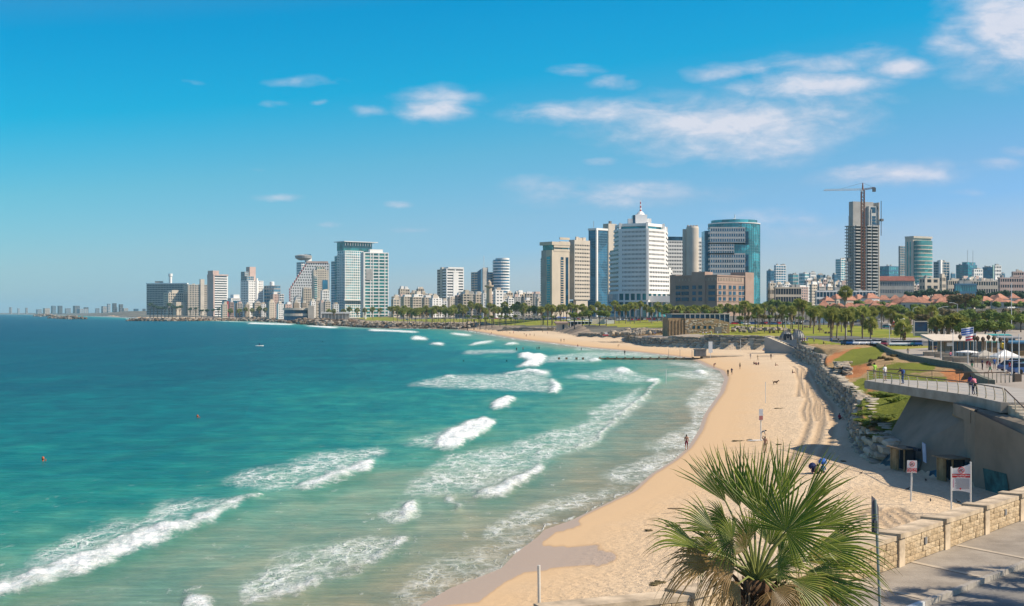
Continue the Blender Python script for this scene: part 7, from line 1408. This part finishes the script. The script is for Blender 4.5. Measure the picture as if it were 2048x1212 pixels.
for x, yb, yt, o_ in PL:
    X, d, z = snap(x, yb); h = hz(yt, d) - z; POLEP.append(Vector((X, d, z + h * .93))); f = empty('flag_pole', (X, d, z), 0, f'{o_} bare flagpole from the left in the row before the market', 'flagpole', 'flagpoles before the market'); m = MB(); m.tube([(0, 0, 0), (0, 0, h)], [.09, .05], 6); m.obj('pole', STEELW, f); m = MB(); m.lathe([(.22, 0), (.2, .12), (.1, .15)], 8); m.obj('foot', GREY, f)
LANT = mat('lantern_brown', (.10, .07, .05), .7)
for i, (x, y) in enumerate(((1920, 675), (1949, 677), (1955, 678.5), (1966, 680), (1977, 676), (1988, 678), (2001, 681), (2013, 682))):
    d = 205; z = hz(y, d); g = empty('street_lantern', (px(x, d), d, ground_z(px(x, d), d)), 0, f'{ORD[i]} dark lantern on a thin post from the left above the market', 'lantern', 'lanterns above the market'); h = z - g.location.z
    m = MB(); m.lathe([(.08, h - .35), (.34, h + .05), (.3, h + .3), (.04, h + .55)], 6); m.obj('lantern_head', LANT, g); m = MB(); m.tube([(0, 0, 0), (0, 0, h - .3)], .035, 5); m.obj('post', DGREY, g)
def flag(x, y, hp, label, cols_, w_=1.8, h_=1.2, rz=0):
    X, d, z = snap(x, y); f = empty('flag', (X, d, z), rz, label, 'flag'); m = MB(); m.tube([(0, 0, 0), (0, 0, hp)], .05, 6); m.obj('pole', STEELW, f)
    for k, (c, z0, z1) in enumerate(cols_):
        m = MB(); n = 9; vs = []
        for i in range(n): q = i / (n - 1); yy = .12 * math.sin(q * 8) ; dz = -.35 * q; vs += [(-w_ * q, yy, hp - h_ + h_ * z0 + dz), (-w_ * q, yy, hp - h_ + h_ * z1 + dz)]
        m.add(vs, [(2 * i, 2 * i + 1, 2 * i + 3, 2 * i + 2) for i in range(n - 1)]); m.obj('cloth_stripe', c, f)
BLU = mat('flag_blue', (.03, .12, .45), .8); WHT = mat('flag_white', (.75, .75, .78), .8); REDF = mat('flag_red', (.5, .04, .08), .8)
flag(1947, 716, 6.2, 'blue and white striped flag flying above the cafe roof', [(WHT, 0, .15), (BLU, .15, .3), (WHT, .3, .4), (BLU, .4, .6), (WHT, .6, .7), (BLU, .7, .85), (WHT, .85, 1)], 2.4, 1.6)
flag(1952, 718, 5.0, 'red and white flag just below the striped flag', [(REDF, 0, .3), (WHT, .3, .5), (REDF, .5, .7), (WHT, .7, 1)], 2.0, 1.2)
flag(1441, 664, 6.5, 'small blue and white flag above the stone building roof', [(WHT, 0, .2), (BLU, .2, .4), (WHT, .4, .7), (BLU, .7, .9)], 3, 1.6)
# billboard
P = snap(1842, 672); d = P[1]; bb = empty('billboard', P, 0, 'large framed billboard with a dark blue advertisement beside the road', 'billboard'); z0, z1 = hz(664, d) - P[2], hz(643, d) - P[2]; w_ = 14 * d / F
m = MB(); m.box(-w_, -.1, z0, w_, .1, z1); m.obj('advert_panel', mat('advert_blue', (.01, .07, .16), .4, .4, .4, col2=(.03, .03, .05)), bb)
for q in ((-w_ - .2, z0 - .2, w_ + .2, z0 + .15), (-w_ - .2, z1 - .15, w_ + .2, z1 + .2)): m = MB(); m.box(q[0], -.2, q[1], q[2], .2, q[3]); m.obj('frame_rail', CREAM, bb)
for s_ in (-1, 1): m = MB(); m.box(s_ * w_ - .2, -.21, 0, s_ * w_ + .2, .21, z1 + .19); m.obj('frame_post', CREAM, bb)
m = MB(); m.box(-w_, .1, 0, w_, .4, z0 - .3); m.obj('base_panel', GREY, bb)
# ---- beach cafe (left) and market cafe (right)
b = Bld('beach_cafe', 'low white beach cafe with a shaded terrace and brown roofed hut at its left end', 1113, 1115, 1212, 905, 4.4, 4, maxl=40); Lr = b.Lr
b.box('terrace_roof', WHITE, Lr * .24, -1, Lr * .72, 10, b.z(643.5), b.z(642)); b.box('dark_interior', G_NAVY, Lr * .26, 3, Lr * .7, 9, -1, b.z(643.6)); b.box('terrace_floor', CREAM, Lr * .2, -3, Lr * .95, 3, -2, .3)
for k in range(7): b.box('post', WHITE, Lr * (.26 + .073 * k), -.6, Lr * (.26 + .073 * k) + .45, -.2, -1, b.z(643.6))
b.box('hut_wall', TAN, 0, 0, Lr * .22, 8, -2, b.z(647)); b.mb('hut_roof', BROWN).prism([(-1.5, -1.5), (Lr * .24, -1.5), (Lr * .24, 9), (-1.5, 9)], b.z(647), [b.z(645), b.z(645), b.z(643), b.z(643)]); b.box('hut_door', G_NAVY, Lr * .1, -.2, Lr * .14, .1, -1, b.z(649)); b.box('round_store', CREAM, Lr * .72, 2, Lr * .98, 14, -1, b.z(638)); b.box('side_block', WHITE, Lr * .98, 3, Lr * 1.2, 12, -1, b.z(641)); b.done()
X, d, z = snap(1905, 716); D2 = d + 12
cf = empty('market_cafe', (px(1888, D2), D2, z), R(-4), 'open-sided cafe pavilion with a broad pale roof behind the flagpoles', 'cafe'); H = lambda y: hz(y, D2) - z; wd = px(1990, D2) - px(1888, D2)
m = MB(); m.prism([(-2.6, -2), (wd + 1, -2), (wd + 1, 9), (-2.6, 9)], [H(682), H(682), H(676), H(676)], [H(680.5), H(680.5), H(670), H(670)]); m.obj('roof', mat('pale_roof', (.62, .54, .44), .8, .1, .5), cf)
m = MB(); m.box(0, 5, 0, wd * .95, 5.3, H(681.5)); m.obj('back_wall', TAN, cf); m = MB(); m.box(.2, 0, 0, wd * .5, .2, 1.05); m.obj('front_wall', CREAM, cf)
for k in range(9): m = MB(); m.box(wd * k / 8, -.1, 0, wd * k / 8 + .16, .1, H(682) + .1); m.obj('post', WOODG, cf)
m = MB(); m.box(wd * .05, -.25, H(692), wd * .16, -.2, H(685)); m.obj('white_sign', SIGNW, cf); m = MB(); m.box(wd * .3, 4.8, .4, wd * .85, 5, H(684)); m.obj('glass_front', G_BLUE, cf)
for i, (x, y, w_, dp, h0, h1, mm, lb) in enumerate(((1872, 700, 3.2, 3, 2.3, 2.5, GREY, 'small grey kiosk roof at the left end of the market'), (1975, 705, 5.5, 4, 2.5, 2.75, mat('green_awning', (.04, .22, .16), .8), 'green awning stall right of the cafe pavilion'), (2016, 698, 5, 5, 2.8, 3.1, mat('grey_awning', (.3, .3, .3), .8), 'grey flat stall roof behind the white tent'),
        (2037, 712, 5, 5, 2.9, 3.2, BLUEP, 'blue-fronted stall at the right edge'), (1997, 690, 6, 4, 2.6, 2.9, mat('teal_awning', (.05, .3, .3), .8), 'teal awning stall farther back on the right'), (1950, 692, 5, 4, 2.6, 2.8, mat('red_awning', (.35, .06, .05), .8), 'dark red awning stall behind the cafe roof'))):
    P = snap(x, y); s_ = empty('market_stall', P, R(-6), lb, 'stall', 'market stalls'); m = MB(); m.prism([(-w_ / 2, -dp / 2), (w_ / 2, -dp / 2), (w_ / 2, dp / 2), (-w_ / 2, dp / 2)], [h0 - .3, h0 - .3, h0, h0], [h1 - .3, h1 - .3, h1, h1]); m.obj('awning', mm, s_)
    for sx in (-1, 1):
        for sy in (-1, 1): m = MB(); m.tube([(sx * w_ * .46, sy * dp * .46, 0), (sx * w_ * .46, sy * dp * .46, h0 - .05 if sy > 0 else h0 - .3)], .06, 5); m.obj('post', WOODG, s_)
    m = MB(); m.box(-w_ * .4, 0, 0, w_ * .4, dp * .4, 1.0); m.obj('counter', WOOD, s_); m = MB(); m.box(-w_ * .44, dp * .42, 0, w_ * .44, dp * .45, h0 - .1); m.obj('back_panel', DGREY if i % 2 else BLUEP, s_)
def pav(x0, x1, yb, ytop, label, m_, mid=.55):
    P = snap((x0 + x1) / 2, yb); d = P[1]; w_ = (x1 - x0) * d / F; zt = hz(ytop, d) - P[2]; r = empty('canopy_tent', P, R(8), label, 'tent'); m = MB(); e = zt * mid
    m.add([(-w_ / 2, -w_ * .35, e), (w_ / 2, -w_ * .35, e), (w_ / 2, w_ * .35, e), (-w_ / 2, w_ * .35, e), (0, 0, zt), (-w_ / 2, -w_ * .35, e - .25), (w_ / 2, -w_ * .35, e - .25), (w_ / 2, w_ * .35, e - .25), (-w_ / 2, w_ * .35, e - .25)], [(0, 1, 4), (1, 2, 4), (2, 3, 4), (3, 0, 4), (5, 6, 1, 0), (6, 7, 2, 1), (7, 8, 3, 2), (8, 5, 0, 3)]); m.obj('canopy', m_, r)
    for sx in (-1, 1):
        for sy in (-1, 1): m = MB(); m.tube([(sx * w_ * .49, sy * w_ * .34, 0), (sx * w_ * .49, sy * w_ * .34, e)], .04, 5); m.obj('leg', STEELW, r)
pav(1986, 2034, 728, 699, 'white peaked canopy tent behind the flagpoles', WHITE); pav(1948, 1992, 724, 700, 'long grey sloping canopy left of the white tent', mat('grey_canvas', (.42, .39, .34), .9)); 
P = snap(1934, 719); d = P[1]; u = empty('market_parasol', P, 0, 'wide white parasol standing in front of the cafe pavilion', 'parasol'); h = hz(700.5, d) - P[2]; w_ = 22 * d / F; m = MB(); m.lathe([(w_, h - .45), (w_ * .98, h - .25), (.05, h)], 12); m.obj('canopy', WHITE, u); m = MB(); m.tube([(0, 0, 0), (0, 0, h - .2)], .05, 6); m.obj('pole', STEELW, u)
for i, (x, y, w_) in enumerate(((1868, 712, 4), (1886, 715, 3), (1912, 722, 4.5), (1927, 725, 3.5), (1952, 719, 3.5), (1972, 726, 4))): P = snap(x, y); m = MB(); m.prism([(-w_ / 2, -.6), (w_ / 2, -.6), (w_ / 2 + .1, .6), (-w_ / 2 - .1, .6)], 0, .85); m.obj('planter', STONE, None, P, R(-10), label=f'{ORD[i]} low stone planter from the left in front of the market', cat='planter', group='planters before the market')
for i, (x0, y0, x1, y1) in enumerate(((1905, 662, 2010, 662), (1985, 657, 2055, 660))):
    A, B_ = snap(x0, y0), snap(x1, y1); b = MB(); b.box(0, 0, 0, (Vector(B_) - Vector(A)).length, 6, 3.4); b.obj('long_shed', [mat('tan_roof', (.45, .36, .26)), CREAM][i], None, A, math.atan2(B_[1] - A[1], B_[0] - A[0]), label=['long low tan shed behind the market with a flat roof', 'cream shed with flat roof at the right edge behind the market'][i], cat='shed')
# blue parasols etc near the far car park
for i, (x, y, c) in enumerate(((1118, 640, BLU), (1128, 641, BLU), (1068, 639, mat('yellow_cloth', (.6, .4, .05))), (1058, 639, REDF), (1026, 638, WHT))):
    P = snap(x, y); u = MB(); u.lathe([(.08, 0), (.08, 2.2), (2.4, 2.3), (.2, 3.2)], 10); u.obj('cafe_parasol', c, None, P, label=['blue cafe parasol left of the tan tower car park', 'second blue cafe parasol beside the first', 'yellow cafe parasol on the seafront', 'red cafe parasol beside the yellow one', 'white cafe parasol on the seafront, leftmost of them'][i], cat='parasol', group='seafront parasols')
# benches and picnic tables on the lawn
for i, (x, y) in enumerate(((1515, 655), (1546, 658), (1556, 659), (1612, 655), (1643, 664), (1655, 667), (1700, 664), (1640, 660), (1543, 666), (1553, 666))):
    P = snap(x, y); r = empty('picnic_table', P, i * .7, f'{ORD[i]} picnic table from the left on the big lawn' , 'table', 'picnic tables on the lawn'); m = MB(); m.box(-1, -.4, .7, 1, .4, .78); m.obj('tabletop', WOODG, r)
    for s_ in (-.75, .75): m = MB(); m.box(-1, s_ - .15, .4, 1, s_ + .15, .46); m.obj('seat', WOODG, r)
    for s_ in (-.8, .8): m = MB(); m.box(s_ - .05, -.8, 0, s_ + .05, .8, .7); m.obj('leg', WOODG, r)

# ---- people
SKIN = mat('skin', (.42, .24, .16), .6, .05); HAIR = mat('hair', (.03, .02, .015), .7)
_cl = {}
def cloth(c):
    k = 'cloth_%d_%d_%d' % tuple(int(v * 99) for v in c); return mat(k, c, .85, .1, 6)
def body(pose, top, bot, skin=SKIN, long_=False):
    """one continuous figure grown over a skeleton; faces are coloured by height on the body"""
    J = {'pelvis': (0, 0, .93), 'chest': (0, 0, 1.32), 'neck': (0, 0, 1.47), 'head': (0, -.02, 1.58), 'top': (0, -.01, 1.70), 'sl': (-.17, 0, 1.40), 'sr': (.17, 0, 1.40), 'el': (-.24, .02, 1.13), 'er': (.24, .02, 1.13), 'hl': (-.25, -.06, .88), 'hr': (.25, -.06, .88),
         'pl': (-.10, 0, .90), 'pr': (.10, 0, .90), 'kl': (-.11, -.02, .50), 'kr': (.11, -.02, .50), 'al': (-.11, .02, .09), 'ar': (.11, .02, .09), 'tl': (-.12, -.14, .04), 'tr': (.12, -.14, .04)}
    if pose == 'walk': J.update(kl=(-.10, -.16, .52), al=(-.10, -.22, .10), tl=(-.10, -.38, .06), kr=(.10, .06, .50), ar=(.10, .30, .14), tr=(.10, .20, .05), el=(-.23, .12, 1.14), hl=(-.24, .16, .92), er=(.23, -.08, 1.13), hr=(.22, -.26, .95))
    if pose == 'raise': J.update(er=(.32, -.10, 1.52), hr=(.14, -.14, 1.70))
    if pose == 'lean': J.update(chest=(0, -.18, 1.24), neck=(0, -.26, 1.36), head=(0, -.33, 1.45), top=(0, -.36, 1.57), sl=(-.17, -.2, 1.31), sr=(.17, -.2, 1.31), el=(-.22, -.36, 1.12), er=(.22, -.36, 1.12), hl=(-.12, -.56, 1.08), hr=(.12, -.56, 1.08), kr=(.12, -.1, .5))
    if pose == 'bend': J.update(chest=(0, -.30, 1.12), neck=(0, -.42, 1.16), head=(0, -.52, 1.16), top=(0, -.62, 1.2), sl=(-.16, -.34, 1.12), sr=(.16, -.34, 1.12), el=(-.18, -.42, .86), er=(.18, -.42, .86), hl=(-.1, -.5, .62), hr=(.1, -.5, .62))
    if pose == 'sit': J = {k: (x, y, z - .80) for k, (x, y, z) in J.items()}; J.update(pelvis=(0, 0, .13), pl=(-.1, 0, .13), pr=(.1, 0, .13), kl=(-.14, -.38, .42), kr=(.14, -.36, .36), al=(-.14, -.62, .09), ar=(.14, -.64, .09), tl=(-.14, -.74, .08), tr=(.14, -.76, .08), hl=(-.2, -.26, .36), hr=(.2, -.26, .34))
    rad = dict(pelvis=.13, chest=.15, neck=.055, head=.095, top=.07, sl=.065, sr=.065, el=.045, er=.045, hl=.035, hr=.035, pl=.095, pr=.095, kl=.06, kr=.06, al=.04, ar=.04, tl=.035, tr=.035)
    E = [('pelvis', 'chest'), ('chest', 'neck'), ('neck', 'head'), ('head', 'top'), ('chest', 'sl'), ('chest', 'sr'), ('sl', 'el'), ('sr', 'er'), ('el', 'hl'), ('er', 'hr'), ('pelvis', 'pl'), ('pelvis', 'pr'), ('pl', 'kl'), ('pr', 'kr'), ('kl', 'al'), ('kr', 'ar'), ('al', 'tl'), ('ar', 'tr')]
    ks = list(J); me = bpy.data.meshes.new('p'); me.from_pydata([J[k] for k in ks], [(ks.index(a), ks.index(b_)) for a, b_ in E], []); o = bpy.data.objects.new('p', me); COL.objects.link(o)
    sk = o.modifiers.new('s', 'SKIN'); lay = me.skin_vertices[0].data
    for i, k in enumerate(ks): lay[i].radius = (rad[k], rad[k] * (.75 if k in ('chest', 'pelvis') else 1)); lay[i].use_root = k == 'pelvis'
    sb = o.modifiers.new('b', 'SUBSURF'); sb.levels = 1; sb.render_levels = 1
    dg = bpy.context.evaluated_depsgraph_get(); out = bpy.data.meshes.new_from_object(o.evaluated_get(dg)); out.name = 'person'; bpy.data.objects.remove(o)
    for mm in (skin, HAIR, top, bot): out.materials.append(mm)
    V = {k: Vector(v) for k, v in J.items()}
    def seg(p, a, b_): ab = b_ - a; t = max(0, min(1, (p - a).dot(ab) / ab.length_squared)); return (p - a - ab * t).length, t
    segs = [('pelvis', 'chest', 2), ('chest', 'neck', 2), ('neck', 'head', 0), ('head', 'top', 1), ('sl', 'el', 2), ('sr', 'er', 2), ('el', 'hl', 0), ('er', 'hr', 0), ('pl', 'kl', 3), ('pr', 'kr', 3), ('kl', 'al', 3 if long_ else 0), ('kr', 'ar', 3 if long_ else 0), ('al', 'tl', 1), ('ar', 'tr', 1), ('pelvis', 'pl', 3), ('pelvis', 'pr', 3)]
    for p in out.polygons:
        c = p.center; best = min(((seg(c, V[a], V[b_])[0], i, seg(c, V[a], V[b_])[1]) for i, (a, b_, _) in enumerate(segs))); k = segs[best[1]][2]
        if best[1] == 0 and best[2] < .18: k = 3
        if best[1] == 2 and c.y > V['head'].y + .02: k = 1
        if best[1] == 3 and c.y < V['head'].y - .05 and c.z < V['top'].z - .04: k = 0
        p.material_index = k; p.use_smooth = True
    return out
C_ = {k: cloth(v) for k, v in dict(white=(.7, .7, .7), black=(.02, .02, .025), navy=(.02, .03, .10), blue=(.05, .14, .4), red=(.45, .03, .04), lime=(.35, .6, .08), grey=(.25, .25, .26), purple=(.12, .06, .25), khaki=(.3, .24, .15), green=(.03, .22, .12), pink=(.6, .2, .25), denim=(.06, .10, .2), maroon=(.2, .02, .05)).items()}
_pm = {}
def person(P, rz, pose, top, bot, label, s=1.0, long_=False, bare=False, group=None):
    k = (pose, top, bot, long_, bare)
    if k not in _pm: _pm[k] = body(pose, SKIN if bare else C_[top], C_[bot], long_=long_)
    return link('person', _pm[k], None, P, rz, label, 'person', group, scale=s)
ZD = 8.06
def on_deck(x, y, z=ZD): d = gd(y, z); return (px(x, d), d, z)
person(on_deck(1749.5, 758), R(200), 'raise', 'lime', 'khaki', 'person in a lime green top at the far tip of the lookout platform', 1.0)
person(on_deck(1770, 762), R(30), 'stand', 'white', 'grey', 'person in a white shirt between the lime and the dark figure on the platform', .98)
p = person(on_deck(1806, 768), R(-70), 'lean', 'navy', 'denim', 'person in dark clothes with a backpack leaning on the platform railing', 1.03, True)
m = MB(); m.lathe([(.1, 1.0), (.17, 1.08), (.17, 1.3), (.08, 1.4)], 10); m.v = [(a * .8, b_ * .7 + .05, c) for a, b_, c in m.v]; m.obj('backpack', C_['blue'], None, p.location, R(-70), label='blue backpack worn by the person leaning on the platform railing', cat='backpack')
person(on_deck(1942, 789), R(160), 'stand', 'purple', 'navy', 'person in purple, left one of the couple standing on the platform', 1.0, True); person(on_deck(1951, 790), R(200), 'lean', 'pink', 'black', 'person in pale pink top, right one of the couple on the platform', 1.0, True)
def at(x, y, *a, **k): return person(snap(x, y), *a, **k)
at(1373, 900, R(170), 'walk', 'maroon', 'maroon', 'bare-chested person in maroon shorts walking at the water edge below mid picture', bare=True)
at(1530, 906, R(160), 'raise', 'grey', 'khaki', 'person with one arm raised to the head standing near the surfboard', bare=True); at(1522, 882, R(80), 'bend', 'grey', 'navy', 'person bending over a surfboard beside the mid-beach sign')
m = MB(); m.prism([(1.1 * math.cos(a), .26 * math.sin(a)) for a in np.linspace(0, 2 * math.pi, 18, endpoint=False)], 0, .06); m.obj('surfboard', SIGNW, None, snap(1514, 881), R(10), label='white surfboard lying on the sand beside the bending person', cat='surfboard')
for x, y, rz, po, tp, bt, lb, kw in ((1456, 753, 160, 'walk', 'black', 'black', 'left of two dark figures walking side by side at the water edge', dict(long_=True)), (1463.5, 750, 170, 'walk', 'navy', 'black', 'right of two dark figures walking side by side at the water edge', {}), (1428, 735, 120, 'bend', 'black', 'maroon', 'person bending at the edge of the surf near the groyne', {}),
    (1480, 738, 200, 'stand', 'khaki', 'black', 'lone person standing on the wet sand right of the walking pair', {}), (1501, 718, 10, 'stand', 'grey', 'grey', 'pale figure standing on the far dry sand left of the canopy', {}), (1515.5, 721, 60, 'walk', 'khaki', 'khaki', 'tan figure walking on the far dry sand', {}), (1542, 719, 0, 'stand', 'black', 'black', 'dark figure standing just right of the beach canopy', {}),
    (1508, 729, 40, 'sit', 'black', 'black', 'left of three people sitting together on the far sand', {}), (1512, 730, 0, 'sit', 'maroon', 'black', 'middle of three people sitting together on the far sand', {}), (1517, 730, -40, 'sit', 'navy', 'black', 'right of three people sitting together on the far sand', {}), (1551, 732, 90, 'sit', 'khaki', 'maroon', 'person sitting alone on the far sand', {}),
    (1585, 747, 90, 'sit', 'black', 'maroon', 'person lounging by the tyre tracks', {}), (1679, 840, 120, 'sit', 'maroon', 'black', 'person sitting in the shade of the winding boulder wall', {}), (1626, 946, 160, 'sit', 'navy', 'pink', 'person with dark hat sitting at the edge of the platform shade', {}), (1646, 947, 190, 'sit', 'blue', 'black', 'person in blue sitting at the edge of the platform shade', {}),
    (1635, 948, 180, 'sit', 'khaki', 'black', 'person sitting between the two hats at the edge of the shade', {}), (1605, 686, 0, 'walk', 'purple', 'black', 'first of the group strolling at the top of the beach stair', {}), (1609, 686, 10, 'walk', 'maroon', 'black', 'second of the group strolling at the top of the beach stair', {}), (1614, 685, 5, 'walk', 'blue', 'denim', 'third of the group strolling at the top of the beach stair', {}), (1628, 687, 20, 'walk', 'grey', 'black', 'lone stroller right of the group above the beach stair', {}),
    (1816, 712, 0, 'walk', 'khaki', 'grey', 'person walking on the promenade left of the flagpoles', {}), (1870, 712, 40, 'sit', 'black', 'black', 'person sitting on the first planter', {}), (1852, 711, 40, 'sit', 'navy', 'grey', 'person sitting left of the planters', {}), (1901, 720, 200, 'stand', 'pink', 'denim', 'person in a pink top by the fourth flagpole', {}),
    (1944, 740, 190, 'stand', 'black', 'green', 'person in black shirt and green shorts on the upper promenade', {}), (1964.5, 740, 90, 'stand', 'navy', 'black', 'person in dark clothes left of the lean figures on the promenade', dict(long_=True)), (1980, 748, 90, 'walk', 'maroon', 'green', 'person in dark top and green shorts walking on the promenade', {}), (2019, 748, -80, 'walk', 'red', 'black', 'person in a red shirt walking between the flagpoles', dict(long_=True)),
    (1989, 738, 0, 'stand', 'blue', 'denim', 'person in blue near the seventh flagpole', {}), (1999, 738, 40, 'stand', 'black', 'denim', 'person in black behind the eighth flagpole', {}), (1974, 737, 0, 'bend', 'maroon', 'maroon', 'person bending beside a table on the promenade', {}), (1871, 707, 0, 'stand', 'navy', 'khaki', 'person standing behind the first planter', {}),
    (1406, 671, 0, 'stand', 'white', 'grey', 'first person from the left on the strip of lawn below the stone building', {}), (1412, 671, 40, 'walk', 'white', 'green', 'second person from the left on the strip of lawn below the stone building', {}), (1423, 670, 10, 'stand', 'lime', 'white', 'person in lime on the lawn below the stone building', {}), (1435, 670, 0, 'stand', 'white', 'white', 'person in white at the door of the stone building', {}),
    (1529, 667, 0, 'stand', 'navy', 'black', 'dark figure standing at the rim of the lawn above the tall wall', {}), (1647, 688, 50, 'sit', 'black', 'black', 'person sitting by the path above the sand mound', {}), (1663, 686, 0, 'stand', 'blue', 'blue', 'person in bright blue on the path above the sand mound', {}), (1677, 687, 0, 'stand', 'black', 'grey', 'person in black on the path left of the parked cars', {}), (1310, 671, 0, 'stand', 'blue', 'denim', 'person in blue on the far walkway', {})):
    at(x, y, R(rz), po, tp, bt, lb, **kw)
for x, y, c, lb in ((1625, 934, C_['navy'], 'dark parasol-like sun hat over the left sitter'), (1645, 925, BLU, 'bright blue sun hat or small parasol over the right sitter')):
    P = snap(1635, 947); d = P[1]; m = MB(); m.lathe([(.04, -.6), (.05, -.1), (.34, -.08), (.36, .12), (.2, .34), (.02, .4)], 12); m.obj('small_parasol', c, None, (px(x, d), d, hz(y, d)), label=lb, cat='parasol')
fb = [(936.5, 664.5), (944, 671), (947, 670.5), (953.7, 667), (959, 661.5), (972, 662.5), (979.5, 671), (982.7, 669), (1005, 664), (1014, 664.5), (1027, 667), (1037, 664), (1045, 663), (1049, 670), (1052.5, 674), (1060, 672), (1068.6, 673), (1122, 684), (1128, 684), (1236, 694.5), (1095, 668), (1085, 665), (1020, 668)]
pc = ['black', 'maroon', 'navy', 'khaki', 'red', 'blue', 'grey']
for i, (x, y) in enumerate(sorted(fb)): at(x, y, R(i * 70), ['stand', 'walk', 'bend', 'stand'][i % 4], pc[i % 7], pc[(i + 2) % 4], f'{ORD[i]} tiny bather from the left on the far beach', bare=i % 2 == 0, group='tiny bathers on the far beach')
for i, (x, y) in enumerate(((1033, 701), (1046, 700), (1074, 699), (1078, 699), (1155.6, 694), (1162.5, 701), (1249.5, 713))):
    d = gd(y, 0); person((px(x, d), d, -.45 if i < 6 else .5), i, 'stand', pc[i % 3], 'black', [f'{ORD[i]} surfer from the left standing waist-deep in the surf beyond the groyne', 'dark figure standing upright on the groyne'][i == 6], group='waders' if i < 6 else None, long_=True)
for i, (x, y, lb) in enumerate(((86, 921, 'lone swimmer far left, only the reddish head above the green water'), (395, 835, 'swimmer in mid sea, only the head visible'), (927, 723, 'swimmer left of the breaking wave near the groyne'), (1013, 723, 'swimmer just left of the big white breaker'), (600, 683, 'swimmer offshore in line with the stepped tower'), (645, 684, 'swimmer offshore in line with the glass towers'), (814, 667, 'swimmer near the shore rocks'))):
    d = gd(y, 0); m = MB(); m.lathe([(.10, -.3), (.17, -.12), (.07, .0), (.13, .1), (.15, .22), (.10, .36), (.02, .4)], 10); m.lathe([(.05, -.05), (.05, .12), (.03, .16)], 6, (.3, -.1, -.02)); m.obj('swimmer', mat('swimmer_red', (.5, .12, .05), .5) if i < 2 else HAIR, None, (px(x, d), d, .02), label=lb, cat='person', kind='thing')
P = (px(519, gd(692, 0)), gd(692, 0), 0); k = empty('kayak', P, R(20), 'tiny white kayak with one paddler out at sea on the left', 'kayak'); m = MB(); m.prism([(1.9 * math.cos(a), .35 * math.sin(a)) for a in np.linspace(0, 2 * math.pi, 14, endpoint=False)], 0, .3); m.obj('hull', WHITE, k); m = MB(); m.lathe([(.2, .2), (.22, .8), (.08, .95), (.13, 1.1), (.05, 1.3)], 8); m.obj('paddler', C_['navy'], k); m = MB(); m.tube([(-1, 0, 1.1), (1, 0, .6)], .04, 5); m.obj('paddle', HAIR, k)
# dog, pigeons, seaweed
def dog(P, rz, label):
    m = MB(); r = empty('dog', P, rz, label, 'dog'); m.tube([(-.42, 0, .50), (-.2, 0, .52), (.15, 0, .50), (.36, 0, .56), (.5, 0, .72), (.62, 0, .76), (.8, 0, .70)], [.10, .14, .17, .15, .09, .10, .045], 8)
    for x, y in ((-.36, -.09), (-.36, .09), (.28, -.09), (.28, .09)): m.tube([(x, y, .5), (x - (.06 if x < 0 else 0), y, .26), (x, y, .03), (x + .06, y, .02)], [.07, .035, .03, .03], 6)
    m.tube([(-.45, 0, .54), (-.6, 0, .66), (-.66, 0, .82)], [.04, .03, .015], 5); m.tube([(.6, .05, .82), (.57, .09, .92)], [.03, .01], 4); m.tube([(.6, -.05, .82), (.57, -.09, .92)], [.03, .01], 4); m.obj('body', mat('dog_brown', (.07, .035, .02), .9, .3, 5), r, kind='stuff', smooth=True)
dog(snap(1551, 769), R(10), 'dark brown dog standing on the open sand in mid beach')
def pigeon(x, y, lb, k): P = snap(x, y, 60, 200); m = MB(); m.tube([(-.2, 0, .08), (-.08, 0, .12), (.06, 0, .14), (.12, 0, .22), (.16, 0, .25), (.2, 0, .24)], [.015, .05, .065, .035, .032, .01], 7); m.obj('pigeon', mat('pigeon_dark', (.03, .03, .035), .6), None, P, k, label=lb, cat='bird', smooth=True)
for k, (x, y, lb) in enumerate(((1815, 981, 'pigeon left of the small warning sign post'), (1861, 1004, 'pigeon on the shaded sand right of the small sign'), (1917, 1007, 'pigeon below the large notice'), (1852, 963, 'pigeon near the lean-to'), (1722, 949, 'pigeon at the foot of the boulder wall'))): pigeon(x, y, lb, k * 1.3)
for i, (x, y, s_) in enumerate(((1557, 817, .8), (1558, 889, .5), (1687, 923, .35), (1478, 882, .9), (1499, 880, .6), (1300, 1062, .5), (1345, 1052, .6), (1312, 1167, .7))):
    P = snap(x, y); o = link('seaweed_clump', TMS['olive'][i % 4], None, P, i, f'{ORD[i]} dark seaweed clump counted from the far end of the beach', 'seaweed', 'seaweed clumps on the sand', scale=(s_, s_ * .7, .16))
# ------------------------------------------------------------------ the air
def build_haze():
    m = bpy.data.materials.new('haze_air'); m.use_nodes = True; t = NT(m.node_tree); t.n.clear()
    v = t.add('ShaderNodeVolumePrincipled', {'Color': (.46, .82, 1.0, 1), 'Density': HAZE, 'Anisotropy': .0})
    o = t.add('ShaderNodeOutputMaterial'); t.l.new(v.outputs[0], o.inputs['Volume'])
    mb = MB(); mb.box(-17000, -60, -5, 18000, 26600, 190); mb.obj('haze', m, kind='stuff')
build_haze()
